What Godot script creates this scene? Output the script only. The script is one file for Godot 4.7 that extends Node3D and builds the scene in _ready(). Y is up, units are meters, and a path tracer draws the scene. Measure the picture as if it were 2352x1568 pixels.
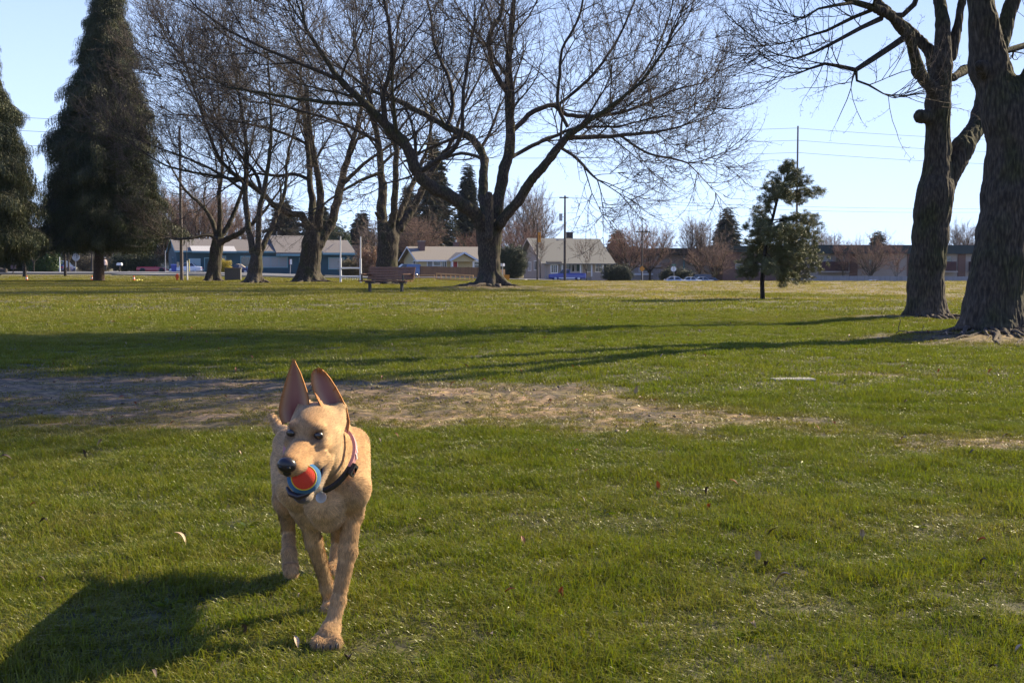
extends Node3D
# A park lawn on a sunny late winter day: a tan dog trots to the camera with a ball, bare maples, conifers, a street of low houses behind.

const EYE := 0.95          # height of the lens above the lawn
const FOCAL := 2900.0      # focal length in units of 1/2352 of the picture's width
var rng := RandomNumberGenerator.new()
var nz := FastNoiseLite.new()
var nf := FastNoiseLite.new()
var counts := {}
var mats := {}
var tex := {}
var sun_dir := Vector3.ZERO

func _ready():
	rng.seed = 20240311
	nz.seed = 5; nz.noise_type = FastNoiseLite.TYPE_SIMPLEX_SMOOTH; nz.frequency = 1.0; nz.fractal_octaves = 3
	nf.seed = 11; nf.noise_type = FastNoiseLite.TYPE_SIMPLEX_SMOOTH; nf.frequency = 1.0; nf.fractal_octaves = 1
	# camera
	var cam := Camera3D.new()
	cam.name = "camera"
	cam.fov = 2.0 * rad_to_deg(atan(784.0 / FOCAL))
	cam.position = Vector3(0, EYE, 0)
	cam.rotation.x = -atan(169.0 / FOCAL)
	cam.near = 0.05; cam.far = 6000.0
	cam.current = true
	add_child(cam)
	# sky and exposure
	var we := WorldEnvironment.new()
	we.name = "world_environment"
	var e := Environment.new()
	e.background_mode = Environment.BG_SKY
	var sm := ProceduralSkyMaterial.new()
	sm.sky_top_color = Color(0.235, 0.345, 0.60)
	sm.sky_horizon_color = Color(0.69, 0.775, 0.885)
	sm.sky_curve = 0.22
	sm.ground_bottom_color = Color(0.28, 0.27, 0.2)
	sm.ground_horizon_color = Color(0.5, 0.5, 0.45)
	sm.sun_angle_max = 42.0
	sm.sun_curve = 0.10
	var sky := Sky.new()
	sky.sky_material = sm
	e.sky = sky
	e.tonemap_mode = Environment.TONE_MAPPER_LINEAR
	e.tonemap_exposure = 2.3
	e.sdfgi_enabled = true; e.ssao_enabled = true; e.ssil_enabled = true
	e.fog_enabled = true
	e.fog_density = 0.00006
	e.fog_light_color = Color(0.88, 0.93, 1.0)
	we.environment = e
	add_child(we)
	# the sun: high on the right and a little ahead
	var sun := DirectionalLight3D.new()
	sun.name = "sun"
	var el := deg_to_rad(34.0)
	var az := deg_to_rad(32.0)
	sun_dir = Vector3(-cos(el) * cos(az), -sin(el), cos(el) * sin(az))
	sun.basis = Basis.looking_at(sun_dir)
	sun.light_energy = 1.6
	sun.light_color = Color(1.0, 0.93, 0.78)
	sun.light_angular_distance = 0.5
	sun.shadow_enabled = true
	add_child(sun)
	make_materials()
	make_ground()
	make_streets()
	make_buildings()
	make_maples()
	make_near_maples()
	make_evergreens()
	make_far_trees()
	make_cars()
	make_furniture()
	make_person()
	make_dog()
	make_grass()
	make_litter()

# ---------------------------------------------------------------- geometry helpers
class Geo:
	var v := PackedVector3Array()
	var n := PackedVector3Array()
	var c := PackedColorArray()
	var ix := PackedInt32Array()
	var col := Color(1, 1, 1)

	func vert(p: Vector3, nn: Vector3) -> int:
		v.append(p); n.append(nn); c.append(col)
		return v.size() - 1

	func tri(a: Vector3, b: Vector3, d: Vector3):        # counterclockwise seen from outside
		var nn := (b - a).cross(d - a).normalized()
		var i := v.size()
		v.append(a); v.append(b); v.append(d)
		for k in 3:
			n.append(nn); c.append(col)
		ix.append(i); ix.append(i + 2); ix.append(i + 1)

	func quad(a: Vector3, b: Vector3, d: Vector3, f: Vector3):
		var nn := (d - a).cross(f - b).normalized()
		var i := v.size()
		v.append(a); v.append(b); v.append(d); v.append(f)
		for k in 4:
			n.append(nn); c.append(col)
		ix.append(i); ix.append(i + 2); ix.append(i + 1); ix.append(i); ix.append(i + 3); ix.append(i + 2)

	func box(t: Transform3D, s: Vector3):
		var p := []
		for k in 8:
			p.append(t * Vector3((-0.5 if k & 1 == 0 else 0.5) * s.x, (-0.5 if k & 2 == 0 else 0.5) * s.y, (-0.5 if k & 4 == 0 else 0.5) * s.z))
		quad(p[4], p[5], p[7], p[6]); quad(p[1], p[0], p[2], p[3])
		quad(p[5], p[1], p[3], p[7]); quad(p[0], p[4], p[6], p[2])
		quad(p[6], p[7], p[3], p[2]); quad(p[0], p[1], p[5], p[4])

	func abox(lo: Vector3, hi: Vector3):
		box(Transform3D(Basis(), (lo + hi) * 0.5), hi - lo)

	func bar(a: Vector3, b: Vector3, w: float, h: float):    # a beam from a to b
		var d := (b - a)
		var z := d.normalized()
		var up := Vector3.UP if absf(z.y) < 0.95 else Vector3.RIGHT
		var x := up.cross(z).normalized()
		box(Transform3D(Basis(x, z.cross(x), z), (a + b) * 0.5), Vector3(w, h, d.length()))

	func chamfer(t: Transform3D, s: Vector3, r: float):      # a box whose edges along x are rounded off
		var y := s.y * 0.5
		var z := s.z * 0.5
		var poly := PackedVector2Array([Vector2(-z + r, -y), Vector2(z - r, -y), Vector2(z, -y + r), Vector2(z, y - r), Vector2(z - r, y), Vector2(-z + r, y), Vector2(-z, y - r), Vector2(-z, -y + r)])
		var tt := t * Transform3D(Basis(Vector3(0, 0, -1), Vector3(0, 1, 0), Vector3(1, 0, 0)), Vector3(-s.x * 0.5, 0, 0))
		prism(poly, tt, s.x)

	func prism(poly: PackedVector2Array, t: Transform3D, depth: float):   # counterclockwise outline in x, y pushed along z from 0 to depth
		var m := poly.size()
		for k in m:
			var a := poly[k]
			var b := poly[(k + 1) % m]
			quad(t * Vector3(a.x, a.y, depth), t * Vector3(a.x, a.y, 0), t * Vector3(b.x, b.y, 0), t * Vector3(b.x, b.y, depth))
		var id := Geometry2D.triangulate_polygon(poly)
		for k in range(0, id.size(), 3):
			var a := poly[id[k]]
			var b := poly[id[k + 1]]
			var d := poly[id[k + 2]]
			if (b - a).cross(d - a) < 0:
				var q := b
				b = d; d = q
			tri(t * Vector3(a.x, a.y, depth), t * Vector3(b.x, b.y, depth), t * Vector3(d.x, d.y, depth))
			tri(t * Vector3(a.x, a.y, 0), t * Vector3(d.x, d.y, 0), t * Vector3(b.x, b.y, 0))

	func tube(pts: PackedVector3Array, rad: PackedFloat32Array, sides: int, close := true, lumps: FastNoiseLite = null, amp := 0.0):
		var m := pts.size()
		var t := (pts[1] - pts[0]).normalized()
		var up := Vector3.UP if absf(t.y) < 0.9 else Vector3.RIGHT
		var x := up.cross(t).normalized()
		var first := v.size()
		for i in m:
			if i > 0:
				t = (pts[mini(i + 1, m - 1)] - pts[i - 1]).normalized()
			x = (x - t * x.dot(t)).normalized()
			var y := t.cross(x)
			for k in sides:
				var a := TAU * k / sides
				var d := x * cos(a) + y * sin(a)
				var r := rad[i]
				if lumps:
					r *= 1.0 + amp * lumps.get_noise_3dv(Vector3(d.x * 3.2, pts[i].y * 0.9 + pts[i].x * 0.5, d.z * 3.2))
				v.append(pts[i] + d * r); n.append(d); c.append(col)
		for i in m - 1:
			for k in sides:
				var a := first + i * sides + k
				var b := first + i * sides + (k + 1) % sides
				ix.append(a); ix.append(b + sides); ix.append(b)
				ix.append(a); ix.append(a + sides); ix.append(b + sides)
		if close:
			for e in 2:
				var i := 0 if e == 0 else m - 1
				var dn := (pts[0] - pts[1]).normalized() if e == 0 else (pts[m - 1] - pts[m - 2]).normalized()
				var cc := vert(pts[i], dn)
				var base := first + i * sides
				for k in sides:
					if e == 0:
						ix.append(cc); ix.append(base + k); ix.append(base + (k + 1) % sides)
					else:
						ix.append(cc); ix.append(base + (k + 1) % sides); ix.append(base + k)

	func rod(a: Vector3, b: Vector3, ra: float, rb: float, sides := 8):
		tube(PackedVector3Array([a, b]), PackedFloat32Array([ra, rb]), sides)

	func lathe(prof: PackedVector2Array, t: Transform3D, segs := 16):   # (radius, height) from the bottom up, turned about y
		var first := v.size()
		var m := prof.size()
		for i in m:
			var p0 := prof[maxi(i - 1, 0)]
			var p1 := prof[mini(i + 1, m - 1)]
			var tn := (p1 - p0)
			for k in segs:
				var a := TAU * k / segs
				var nn := Vector3(tn.y * cos(a), -tn.x, tn.y * sin(a)).normalized()
				v.append(t * Vector3(prof[i].x * cos(a), prof[i].y, prof[i].x * sin(a)))
				n.append((t.basis * nn).normalized()); c.append(col)
		for i in m - 1:
			for k in segs:
				var a := first + i * segs + k
				var b := first + i * segs + (k + 1) % segs
				ix.append(a); ix.append(b); ix.append(b + segs)
				ix.append(a); ix.append(b + segs); ix.append(a + segs)

	func ball(t: Transform3D, r: Vector3, rings := 8, segs := 12):
		var first := v.size()
		for i in rings + 1:
			var f := PI * i / rings
			for k in segs:
				var a := TAU * k / segs
				var d := Vector3(sin(f) * cos(a), -cos(f), sin(f) * sin(a))
				v.append(t * (d * r)); n.append((t.basis * (d / r)).normalized()); c.append(col)
		for i in rings:
			for k in segs:
				var a := first + i * segs + k
				var b := first + i * segs + (k + 1) % segs
				ix.append(a); ix.append(b); ix.append(b + segs)
				ix.append(a); ix.append(b + segs); ix.append(a + segs)

	func mesh() -> ArrayMesh:
		var arr := []
		arr.resize(Mesh.ARRAY_MAX)
		arr[Mesh.ARRAY_VERTEX] = v
		arr[Mesh.ARRAY_NORMAL] = n
		arr[Mesh.ARRAY_COLOR] = c
		arr[Mesh.ARRAY_INDEX] = ix
		var m := ArrayMesh.new()
		m.add_surface_from_arrays(Mesh.PRIMITIVE_TRIANGLES, arr)
		return m

# ---------------------------------------------------------------- nodes
func numbered(parent: Node, called: String) -> String:
	var key := str(parent.get_instance_id()) + called
	var k: int = counts.get(key, 0)
	counts[key] = k + 1
	return called if k == 0 else "%s_%03d" % [called, k]

func tag(o: Node, label: String, category := "", group := "", kind := "") -> Node:
	if label: o.set_meta("label", label)
	if category: o.set_meta("category", category)
	if group: o.set_meta("group", group)
	if kind: o.set_meta("kind", kind)
	return o

func thing(called: String, label: String, category: String, at := Vector3.ZERO, turn := 0.0, group := "") -> Node3D:
	var o := Node3D.new()
	o.name = numbered(self, called)
	add_child(o)
	o.position = at
	o.rotation.y = turn
	tag(o, label, category, group)
	return o

func obj(called: String, g, m: Material, parent: Node = self, at := Transform3D()) -> MeshInstance3D:
	var o := MeshInstance3D.new()
	o.mesh = g.mesh() if g is Geo else g
	o.material_override = m
	o.name = numbered(parent, called)
	o.transform = at
	parent.add_child(o)
	return o

func struct(called: String, g: Geo, m: Material) -> MeshInstance3D:
	var o := obj(called, g, m)
	o.set_meta("kind", "structure")
	return o

func copy(o: Node3D, label := "", at := Vector3.ZERO, turn := 0.0) -> Node3D:
	var base := str(o.name)
	var re := base.rsplit("_", true, 1)
	if re.size() == 2 and re[1].is_valid_int(): base = re[0]
	var r: Node3D = o.duplicate()
	r.name = numbered(self, base)
	add_child(r)
	r.position = at
	r.rotation.y = turn
	if label: r.set_meta("label", label)
	return r

func many(called: String, mesh: Mesh, m: Material, at: Array, colors, parent: Node = self) -> MultiMeshInstance3D:
	var mm := MultiMesh.new()
	mm.transform_format = MultiMesh.TRANSFORM_3D
	mm.use_colors = colors != null
	mm.mesh = mesh
	mm.instance_count = at.size()
	for i in at.size():
		mm.set_instance_transform(i, at[i])
	if colors != null:
		for i in at.size():
			mm.set_instance_color(i, colors[i])
	var o := MultiMeshInstance3D.new()
	o.multimesh = mm
	o.material_override = m
	o.name = numbered(parent, called)
	parent.add_child(o)
	o.set_meta("kind", "stuff")
	return o

# a point at a distance d in front of the lens, given by its place in the 2352 x 1568 frame
func at(px: float, py: float, d: float) -> Vector3:
	var th := atan(169.0 / FOCAL)
	var f := Vector3(0, -sin(th), -cos(th))
	var u := Vector3(0, cos(th), -sin(th))
	var r := f * FOCAL + Vector3.RIGHT * (px - 1176.0) + u * (784.0 - py)
	return Vector3(0, EYE, 0) + r * (d / -r.z)

func gx(px: float, d: float) -> float:
	return (px - 1176.0) / (FOCAL * cos(atan(169.0 / FOCAL)) + 0.0) * d * 1.0

func on_ground(px: float, d: float) -> Vector3:
	var x := gx(px, d)
	return Vector3(x, ground_h(x, -d), -d)

func rf(a: float, b: float) -> float:
	return rng.randf_range(a, b)

# ---------------------------------------------------------------- materials
func lin(r: float, g: float, b: float) -> Color:
	return Color(r, g, b).linear_to_srgb()

func ntex(key: String, size: int, freq: float, oct: int, lo: float, hi: float, kind := 0) -> NoiseTexture2D:
	if tex.has(key): return tex[key]
	var f := FastNoiseLite.new()
	f.seed = key.hash() % 1000
	f.noise_type = FastNoiseLite.TYPE_SIMPLEX_SMOOTH if kind == 0 else FastNoiseLite.TYPE_CELLULAR
	f.frequency = freq
	f.fractal_type = FastNoiseLite.FRACTAL_FBM
	f.fractal_octaves = oct
	var t := NoiseTexture2D.new()
	t.width = size; t.height = size
	t.seamless = true
	t.noise = f
	var ramp := Gradient.new()
	ramp.set_color(0, Color(lo, lo, lo)); ramp.set_color(1, Color(hi, hi, hi))
	t.color_ramp = ramp
	tex[key] = t
	return t

func mat(key: String, c := Color.WHITE, rough := 0.8, metal := 0.0) -> StandardMaterial3D:
	if mats.has(key): return mats[key]
	var m := StandardMaterial3D.new()
	m.resource_name = key
	m.albedo_color = c
	m.roughness = rough
	m.metallic = metal
	mats[key] = m
	return m

func grainy(key: String, c: Color, rough: float, t: Texture2D, scale: Vector3, bump := 0.0, world := false) -> StandardMaterial3D:
	if mats.has(key): return mats[key]
	var m := mat(key, c, rough)
	m.albedo_texture = t
	m.uv1_triplanar = true
	m.uv1_world_triplanar = world
	m.uv1_scale = scale
	m.vertex_color_use_as_albedo = true
	if bump > 0.0:
		m.heightmap_enabled = true
		m.heightmap_texture = t
		m.heightmap_scale = bump
	return m

func make_materials():
	var fine := ntex("fine", 512, 0.05, 4, 0.62, 1.0)
	var rough := ntex("rough", 512, 0.02, 5, 0.25, 1.0)
	var cell := ntex("cell", 512, 0.03, 3, 0.35, 1.0, 1)
	grainy("lawn", Color.WHITE, 0.95, rough, Vector3(0.9, 0.9, 0.9), 1.2, true)
	grainy("bark", Color.WHITE, 0.95, rough, Vector3(2.6, 0.55, 2.6), 3.0, true)
	grainy("bark_far", Color.WHITE, 0.95, rough, Vector3(1.6, 0.5, 1.6), 0.0, true)
	grainy("dirt", Color.WHITE, 1.0, rough, Vector3(2.2, 2.2, 2.2), 2.0, true)
	grainy("asphalt", lin(0.20, 0.20, 0.215), 0.9, fine, Vector3(0.5, 0.5, 0.5), 0.0, true)
	grainy("concrete", lin(0.42, 0.40, 0.37), 0.9, fine, Vector3(0.6, 0.6, 0.6), 0.4, true)
	grainy("shingle", Color.WHITE, 0.95, fine, Vector3(0.35, 1.1, 0.35), 0.0, true)
	grainy("brick", lin(0.36, 0.21, 0.18), 0.95, cell, Vector3(0.9, 2.0, 0.9), 0.0, true)
	grainy("wood", Color.WHITE, 0.75, rough, Vector3(1.2, 9.0, 9.0), 0.15, false)
	grainy("painted", Color.WHITE, 0.7, fine, Vector3(0.7, 0.7, 0.7), 0.0, false)
	var tw := mat("twig", lin(0.080, 0.062, 0.052), 0.85)
	tw.vertex_color_use_as_albedo = true
	var gr := mat("grass", Color.WHITE, 0.30)
	gr.vertex_color_use_as_albedo = true
	gr.backlight_enabled = true; gr.backlight = Color(0.85, 0.9, 0.35)
	gr.metallic_specular = 0.26
	var lf := mat("leaf", Color.WHITE, 0.5)
	lf.vertex_color_use_as_albedo = true
	lf.backlight_enabled = true; lf.backlight = Color(0.25, 0.3, 0.12)
	var nd := mat("needle", Color.WHITE, 0.6)
	nd.vertex_color_use_as_albedo = true
	nd.backlight_enabled = true; nd.backlight = Color(0.35, 0.4, 0.15)
	var vp := mat("vcol", Color.WHITE, 0.6)
	vp.vertex_color_use_as_albedo = true
	mat("white_paint", lin(0.75, 0.76, 0.78), 0.5)
	mat("glass", lin(0.02, 0.025, 0.03), 0.06).metallic_specular = 0.7
	mat("glass_pale", lin(0.22, 0.24, 0.26), 0.15)
	mat("black", lin(0.015, 0.015, 0.017), 0.5)
	mat("tyre", lin(0.02, 0.02, 0.02), 0.85)
	mat("rim", lin(0.5, 0.5, 0.52), 0.3, 0.8)
	mat("steel", lin(0.35, 0.36, 0.37), 0.45, 0.7)
	mat("wire", lin(0.03, 0.03, 0.035), 0.6)

# ---------------------------------------------------------------- the ground
const TREE_G := Vector3(6.67, 0, -17.5)
const TREE_F := Vector3(7.68, 0, -23.4)
const TREE_E := Vector3(-1.03, 0, -58.6)

func mound(x: float, z: float, c: Vector3, h: float, rx: float, rz: float) -> float:
	var a := (x - c.x) / rx
	var b := (z - c.z) / rz
	var q := a * a + b * b
	return h * exp(-q) if q < 8.0 else 0.0

func ground_h(x: float, z: float) -> float:
	var d := -z
	var left := smoothstep(-12.0, -34.0, x)
	var h := left * (0.44 * smoothstep(96.0, 126.0, d) - 0.14 * smoothstep(128.0, 160.0, d))
	h -= 0.4 * smoothstep(120.0, 180.0, d) * smoothstep(-55.0, -20.0, x) * (1.0 - smoothstep(-4.0, 6.0, x))
	h -= 2.6 * (1.0 - exp(-maxf(x + 4.0, 0.0) / 25.0)) * smoothstep(86.0, 150.0, d)
	h += mound(x, z, TREE_G + Vector3(0.15, 0, 0.3), 0.13, 1.9, 1.2)
	h += mound(x, z, TREE_F, 0.06, 1.6, 1.2)
	h += mound(x, z, TREE_E, 0.16, 3.2, 2.4)
	h += nf.get_noise_2d(x * 0.22, z * 0.22) * 0.035 * smoothstep(3.0, 9.0, d)
	h += nf.get_noise_2d(x * 1.7 + 40.0, z * 1.7) * 0.012
	h += worn(x, z) * nf.get_noise_2d(x * 9.0, z * 9.0) * 0.02
	return h

# 0 = turf, 1 = trodden bare earth
func worn(x: float, z: float) -> float:
	var d := -z
	if d > 130.0: return 0.0
	var w := 0.0
	var e := nz.get_noise_2d(x * 0.55, z * 0.55)
	var e2 := nz.get_noise_2d(x * 2.3 + 9.0, z * 2.3)
	if d < 16.0:
		# the long bare band across the lawn: its far edge runs away to the left
		var far := 10.6 - 0.25 * x - maxf(x - 0.3, 0.0) * 1.15 + e * 0.8 + e2 * 0.35
		var near := 7.15 + maxf(-1.6 - x, 0.0) * 0.10 + maxf(x - 1.0, 0.0) * 0.05 + e * 0.45 + e2 * 0.45
		w = smoothstep(near - 0.5, near + 0.7, d) * (1.0 - smoothstep(far - 0.8, far + 0.35, d))
		w *= 1.0 - smoothstep(1.7, 2.6, x + e * 0.4)
		# a narrow trodden spot at the right edge
		w = maxf(w, 1.25 - 1.15 * Vector2((x - 2.65) / 0.8, (d - 6.85) / 0.5).length() + e2 * 0.55)
		w = maxf(w, 0.75 - 1.1 * Vector2((x - 3.3) / 1.3, (d - 11.3) / 0.5).length() + e2 * 0.6)
	w = maxf(w, 1.15 - 1.0 * Vector2((x - TREE_G.x + 0.2) / 2.1, (z - TREE_G.z - 1.0) / 1.25).length() + e2 * 0.4)
	w = maxf(w, 1.05 - 1.0 * Vector2((x - TREE_F.x + 0.5) / 2.1, (z - TREE_F.z - 0.1) / 0.9).length() + e2 * 0.4)
	w = maxf(w, 1.1 - 1.0 * Vector2((x - TREE_E.x) / 3.4, (z - TREE_E.z - 0.8) / 2.2).length() + e2 * 0.35)
	w = maxf(w, 1.0 - 1.0 * Vector2((x + 4.7) / 3.2, (d - 48.6) / 0.9).length() + e2 * 0.4)
	for p in [Vector2(-21.9, 92.0), Vector2(-16.2, 79.0), Vector2(-13.4, 83.0), Vector2(-7.3, 74.0)]:
		w = maxf(w, 0.8 - 1.0 * Vector2((x - p.x) / 2.4, (d - p.y) / 2.4).length() + e2 * 0.3)
	return clampf(w, 0.0, 1.0)

# how dry and tan the turf is
func dry(x: float, z: float) -> float:
	var d := -z
	var n := nz.get_noise_2d(x * 0.12 + 3.0, z * 0.12)
	var n2 := nz.get_noise_2d(x * 0.9, z * 0.9 + 7.0)
	var t := 0.24 + (0.24 + 0.11 * smoothstep(8.0, 20.0, d)) * n + 0.17 * n2
	t += 0.75 * smoothstep(38.0, 52.0, d + n * 14.0) * smoothstep(0.5, 5.0, x + n * 4.0) * (1.0 - smoothstep(150.0, 165.0, d))
	t += 0.1 * smoothstep(10.0, 40.0, d)
	return clampf(t, 0.0, 1.0)

func turf_color(x: float, z: float) -> Color:
	var t := dry(x, z)
	var green := Color(0.188, 0.190, 0.032)
	var far := smoothstep(14.0, 50.0, -z)
	green = green.lerp(Color(0.245, 0.208, 0.055), far)
	var tan_c := Color(0.40, 0.30, 0.17)
	return green.lerp(tan_c, smoothstep(0.25, 1.0, t))

func make_ground():
	var xs := PackedFloat32Array()
	var zs := PackedFloat32Array()
	var s := 0.0
	var q := 0.05
	while s < 900.0:
		xs.append(s); s += q
		q = clampf(q * 1.045, 0.05, 60.0)
	var fx := PackedFloat32Array()
	for k in range(xs.size() - 1, 0, -1): fx.append(-xs[k])
	fx.append_array(xs)
	s = -40.0
	while s < 2600.0:
		zs.append(s)
		s += 8.0 if s < -8.0 else (1.0 if s < 1.0 else (0.05 if s < 4.0 else clampf((s - 4.0) * 0.022 + 0.05, 0.05, 80.0)))
	var g := Geo.new()
	var w := fx.size()
	var m := zs.size()
	for j in m:
		var z := -zs[j]
		for x in fx:
			var y := ground_h(x, z)
			var b := worn(x, z)
			var cc := turf_color(x, z)
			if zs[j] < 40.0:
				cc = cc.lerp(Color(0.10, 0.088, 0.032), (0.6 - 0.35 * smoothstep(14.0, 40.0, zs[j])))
			var soil := Color(0.50, 0.325, 0.175).lerp(Color(0.30, 0.23, 0.06), smoothstep(-0.15, 0.35, nz.get_noise_2d(x * 1.4 + 20.0, z * 1.9)) * 0.8)
			soil = soil.lerp(Color(0.13, 0.09, 0.06), smoothstep(0.0, 0.5, nz.get_noise_2d(x * 0.8 - 7.0, z * 1.6) + 0.35 * (1.0 - absf(b - 0.55) * 2.2)))
			g.v.append(Vector3(x, y, z))
			g.n.append(Vector3.UP)
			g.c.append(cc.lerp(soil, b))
	for j in m:
		for i in w:
			var k := j * w + i
			var dx := g.v[k + 1] - g.v[k] if i < w - 1 else g.v[k] - g.v[k - 1]
			var dz := g.v[k + w] - g.v[k] if j < m - 1 else g.v[k] - g.v[k - w]
			g.n[k] = dx.cross(dz).normalized() * signf(dx.cross(dz).y)
			if i < w - 1 and j < m - 1:
				g.ix.append(k); g.ix.append(k + w + 1); g.ix.append(k + 1)
				g.ix.append(k); g.ix.append(k + w); g.ix.append(k + w + 1)
	# rows run away from the lens: turn the faces so that their fronts look up
	for k in range(0, g.ix.size(), 3):
		var a := g.v[g.ix[k]]
		var nn := (g.v[g.ix[k + 2]] - a).cross(g.v[g.ix[k + 1]] - a)
		if nn.y < 0.0:
			var t := g.ix[k + 1]
			g.ix[k + 1] = g.ix[k + 2]
			g.ix[k + 2] = t
	var o := struct("ground", g, mats.lawn)
	tag(o, "park lawn with worn bare patches reaching to the street")

# a sheet laid on the ground along a strip
func sheet(called: String, a: Vector2, b: Vector2, width: float, lift: float, m: Material, label: String):
	var g := Geo.new()
	var dir := (b - a).normalized()
	var side := Vector2(-dir.y, dir.x)
	var n := int((b - a).length() / 4.0) + 1
	var cross := int(width / 3.0) + 1
	for i in n + 1:
		for k in cross + 1:
			var p := a.lerp(b, float(i) / n) + side * (float(k) / cross - 0.5) * width
			g.vert(Vector3(p.x, ground_h(p.x, p.y) + lift, p.y), Vector3.UP)
	for e in 2:
		for i in n:
			var q := i * (cross + 1) + e * cross
			var a0 := g.v[q]
			var a1 := g.v[q + cross + 1]
			var dn := Vector3(0, -0.5, 0)
			if e == 0: g.quad(a0 + dn, a0, a1, a1 + dn)
			else: g.quad(a0, a0 + dn, a1 + dn, a1)
	for i in n:
		for k in cross:
			var q := i * (cross + 1) + k
			var tri := [q, q + 1, q + cross + 2, q, q + cross + 2, q + cross + 1]
			var nn := (g.v[tri[2]] - g.v[tri[0]]).cross(g.v[tri[1]] - g.v[tri[0]])
			if nn.y < 0.0: tri = [q, q + cross + 2, q + 1, q, q + cross + 1, q + cross + 2]
			for t in tri: g.ix.append(t)
	tag(struct(called, g, m), label)

func make_streets():
	sheet("road", Vector2(-160, -123.5), Vector2(-20, -128), 18.0, 0.12, mats.asphalt, "grey asphalt street along the far edge of the lawn")
	sheet("parking_lot", Vector2(-75, -158), Vector2(-6, -164), 44.0, 0.08, mats.asphalt, "asphalt parking lot in front of the teal building")
	sheet("side_street", Vector2(-44, -130), Vector2(-66, -260), 12.0, 0.16, mats.asphalt, "asphalt side street running away behind the tall conifer")
	sheet("street", Vector2(1, -176), Vector2(160, -214), 9.0, 0.12, mats.asphalt, "asphalt street in front of the grey house and the apartments")
	sheet("path", Vector2(-36, -114.5), Vector2(-3, -112.5), 1.6, 0.14, mats.concrete, "pale concrete path at the edge of the lawn")
	sheet("sidewalk", Vector2(-160, -112.0), Vector2(-46, -113), 1.6, 0.14, mats.asphalt, "dark path beside the street at the left end of the lawn")
	sheet("driveway", Vector2(-0.4, -118), Vector2(0.5, -172), 3.2, 0.12, mats.concrete, "pale ramped driveway between the big maple and the grey house")

# ---------------------------------------------------------------- grass
func blade(g: Geo, p: Vector3, h: float, w: float, yaw: float, lean: float, c: Color):
	var side := Vector3(cos(yaw), 0, sin(yaw)) * w * 0.5
	var out := Vector3(-sin(yaw), 0, cos(yaw))
	var n := (-out + Vector3.UP * 0.35).normalized()
	var p1 := p + Vector3.UP * h * 0.55 + out * lean * h * 0.30
	var p2 := p + Vector3.UP * h * (1.0 - lean * 0.25) + out * lean * h * 0.95
	g.col = c
	var i := g.v.size()
	g.vert(p - side, n); g.vert(p + side, n)
	g.vert(p1 - side * 0.9, n); g.vert(p1 + side * 0.9, n)
	g.vert(p2, (n + Vector3.UP * lean).normalized())
	for t in [0, 1, 2, 1, 3, 2, 2, 3, 4]:
		g.ix.append(i + t)

func tuft(n: int, radius: float, h0: float, h1: float, w: float, straw: float) -> ArrayMesh:
	var g := Geo.new()
	for k in n:
		var a := rf(0, TAU)
		var r := radius * sqrt(rng.randf())
		var c := Color(rf(0.78, 1.1), rf(0.85, 1.1), rf(0.6, 1.1))
		if rng.randf() < straw: c = Color(rf(1.25, 1.75), rf(0.95, 1.25), rf(1.4, 2.3))
		blade(g, Vector3(cos(a) * r, -0.004, sin(a) * r), rf(h0, h1), w * rf(0.7, 1.2), rf(0, TAU), rf(0.3, 1.7), c)
	return g.mesh()

func grass_band(called: String, d0: float, d1: float, density: float, meshes: Array, label: String, spread: float):
	var spots := []
	var cols := []
	for k in meshes.size():
		spots.append([]); cols.append([])
	var area := 0.5 * spread * (d1 * d1 - d0 * d0)
	var n := int(area * density)
	for i in n:
		var d := sqrt(rf(d0 * d0, d1 * d1))
		var x := rf(-0.5, 0.5) * spread * d
		var z := -d
		var b := worn(x, z)
		if rng.randf() < b * 0.74 - 0.03: continue
		var fade := clampf((d1 - d) / (d1 - d0) * 3.0, 0.0, 1.0)
		if rng.randf() > fade + 0.4: continue
		if d > 40.0 and rng.randf() < dry(x, z) - 0.3: continue
		var clump := nz.get_noise_2d(x * 1.5, z * 1.5)
		if rng.randf() < 0.06 - clump * 0.3: continue
		var t := clampf(dry(x, z) + rf(-0.12, 0.12) + b * 0.5, 0.0, 1.0)
		var c := turf_color(x, z).lerp(Color(0.25, 0.20, 0.075), 0.25 * t)
		var g2 := nz.get_noise_2d(x * 3.0 + 50.0, z * 3.0)
		c = c.lerp(Color(0.130, 0.165, 0.017), clampf(0.2 + g2 * 0.9, 0.0, 0.75) * (1.0 - t) * (1.0 - smoothstep(20.0, 60.0, d)))
		c = c.lerp(Color(0.24, 0.185, 0.075), clampf(b * 1.1, 0.0, 0.85)) * rf(0.75, 1.25)
		var s := rf(0.7, 1.25) * (1.0 + clump * 0.85) * (1.0 - 0.62 * b)
		var ba := Basis(Vector3.UP, rf(0, TAU)).scaled(Vector3(1.0, s, 1.0))
		var kk := rng.randi() % meshes.size()
		spots[kk].append(Transform3D(ba, Vector3(x, ground_h(x, z), z)))
		cols[kk].append(Color(c.r, c.g, c.b))
	for k in meshes.size():
		var o := many(called, meshes[k], mats.grass, spots[k], cols[k])
		tag(o, label)

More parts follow.
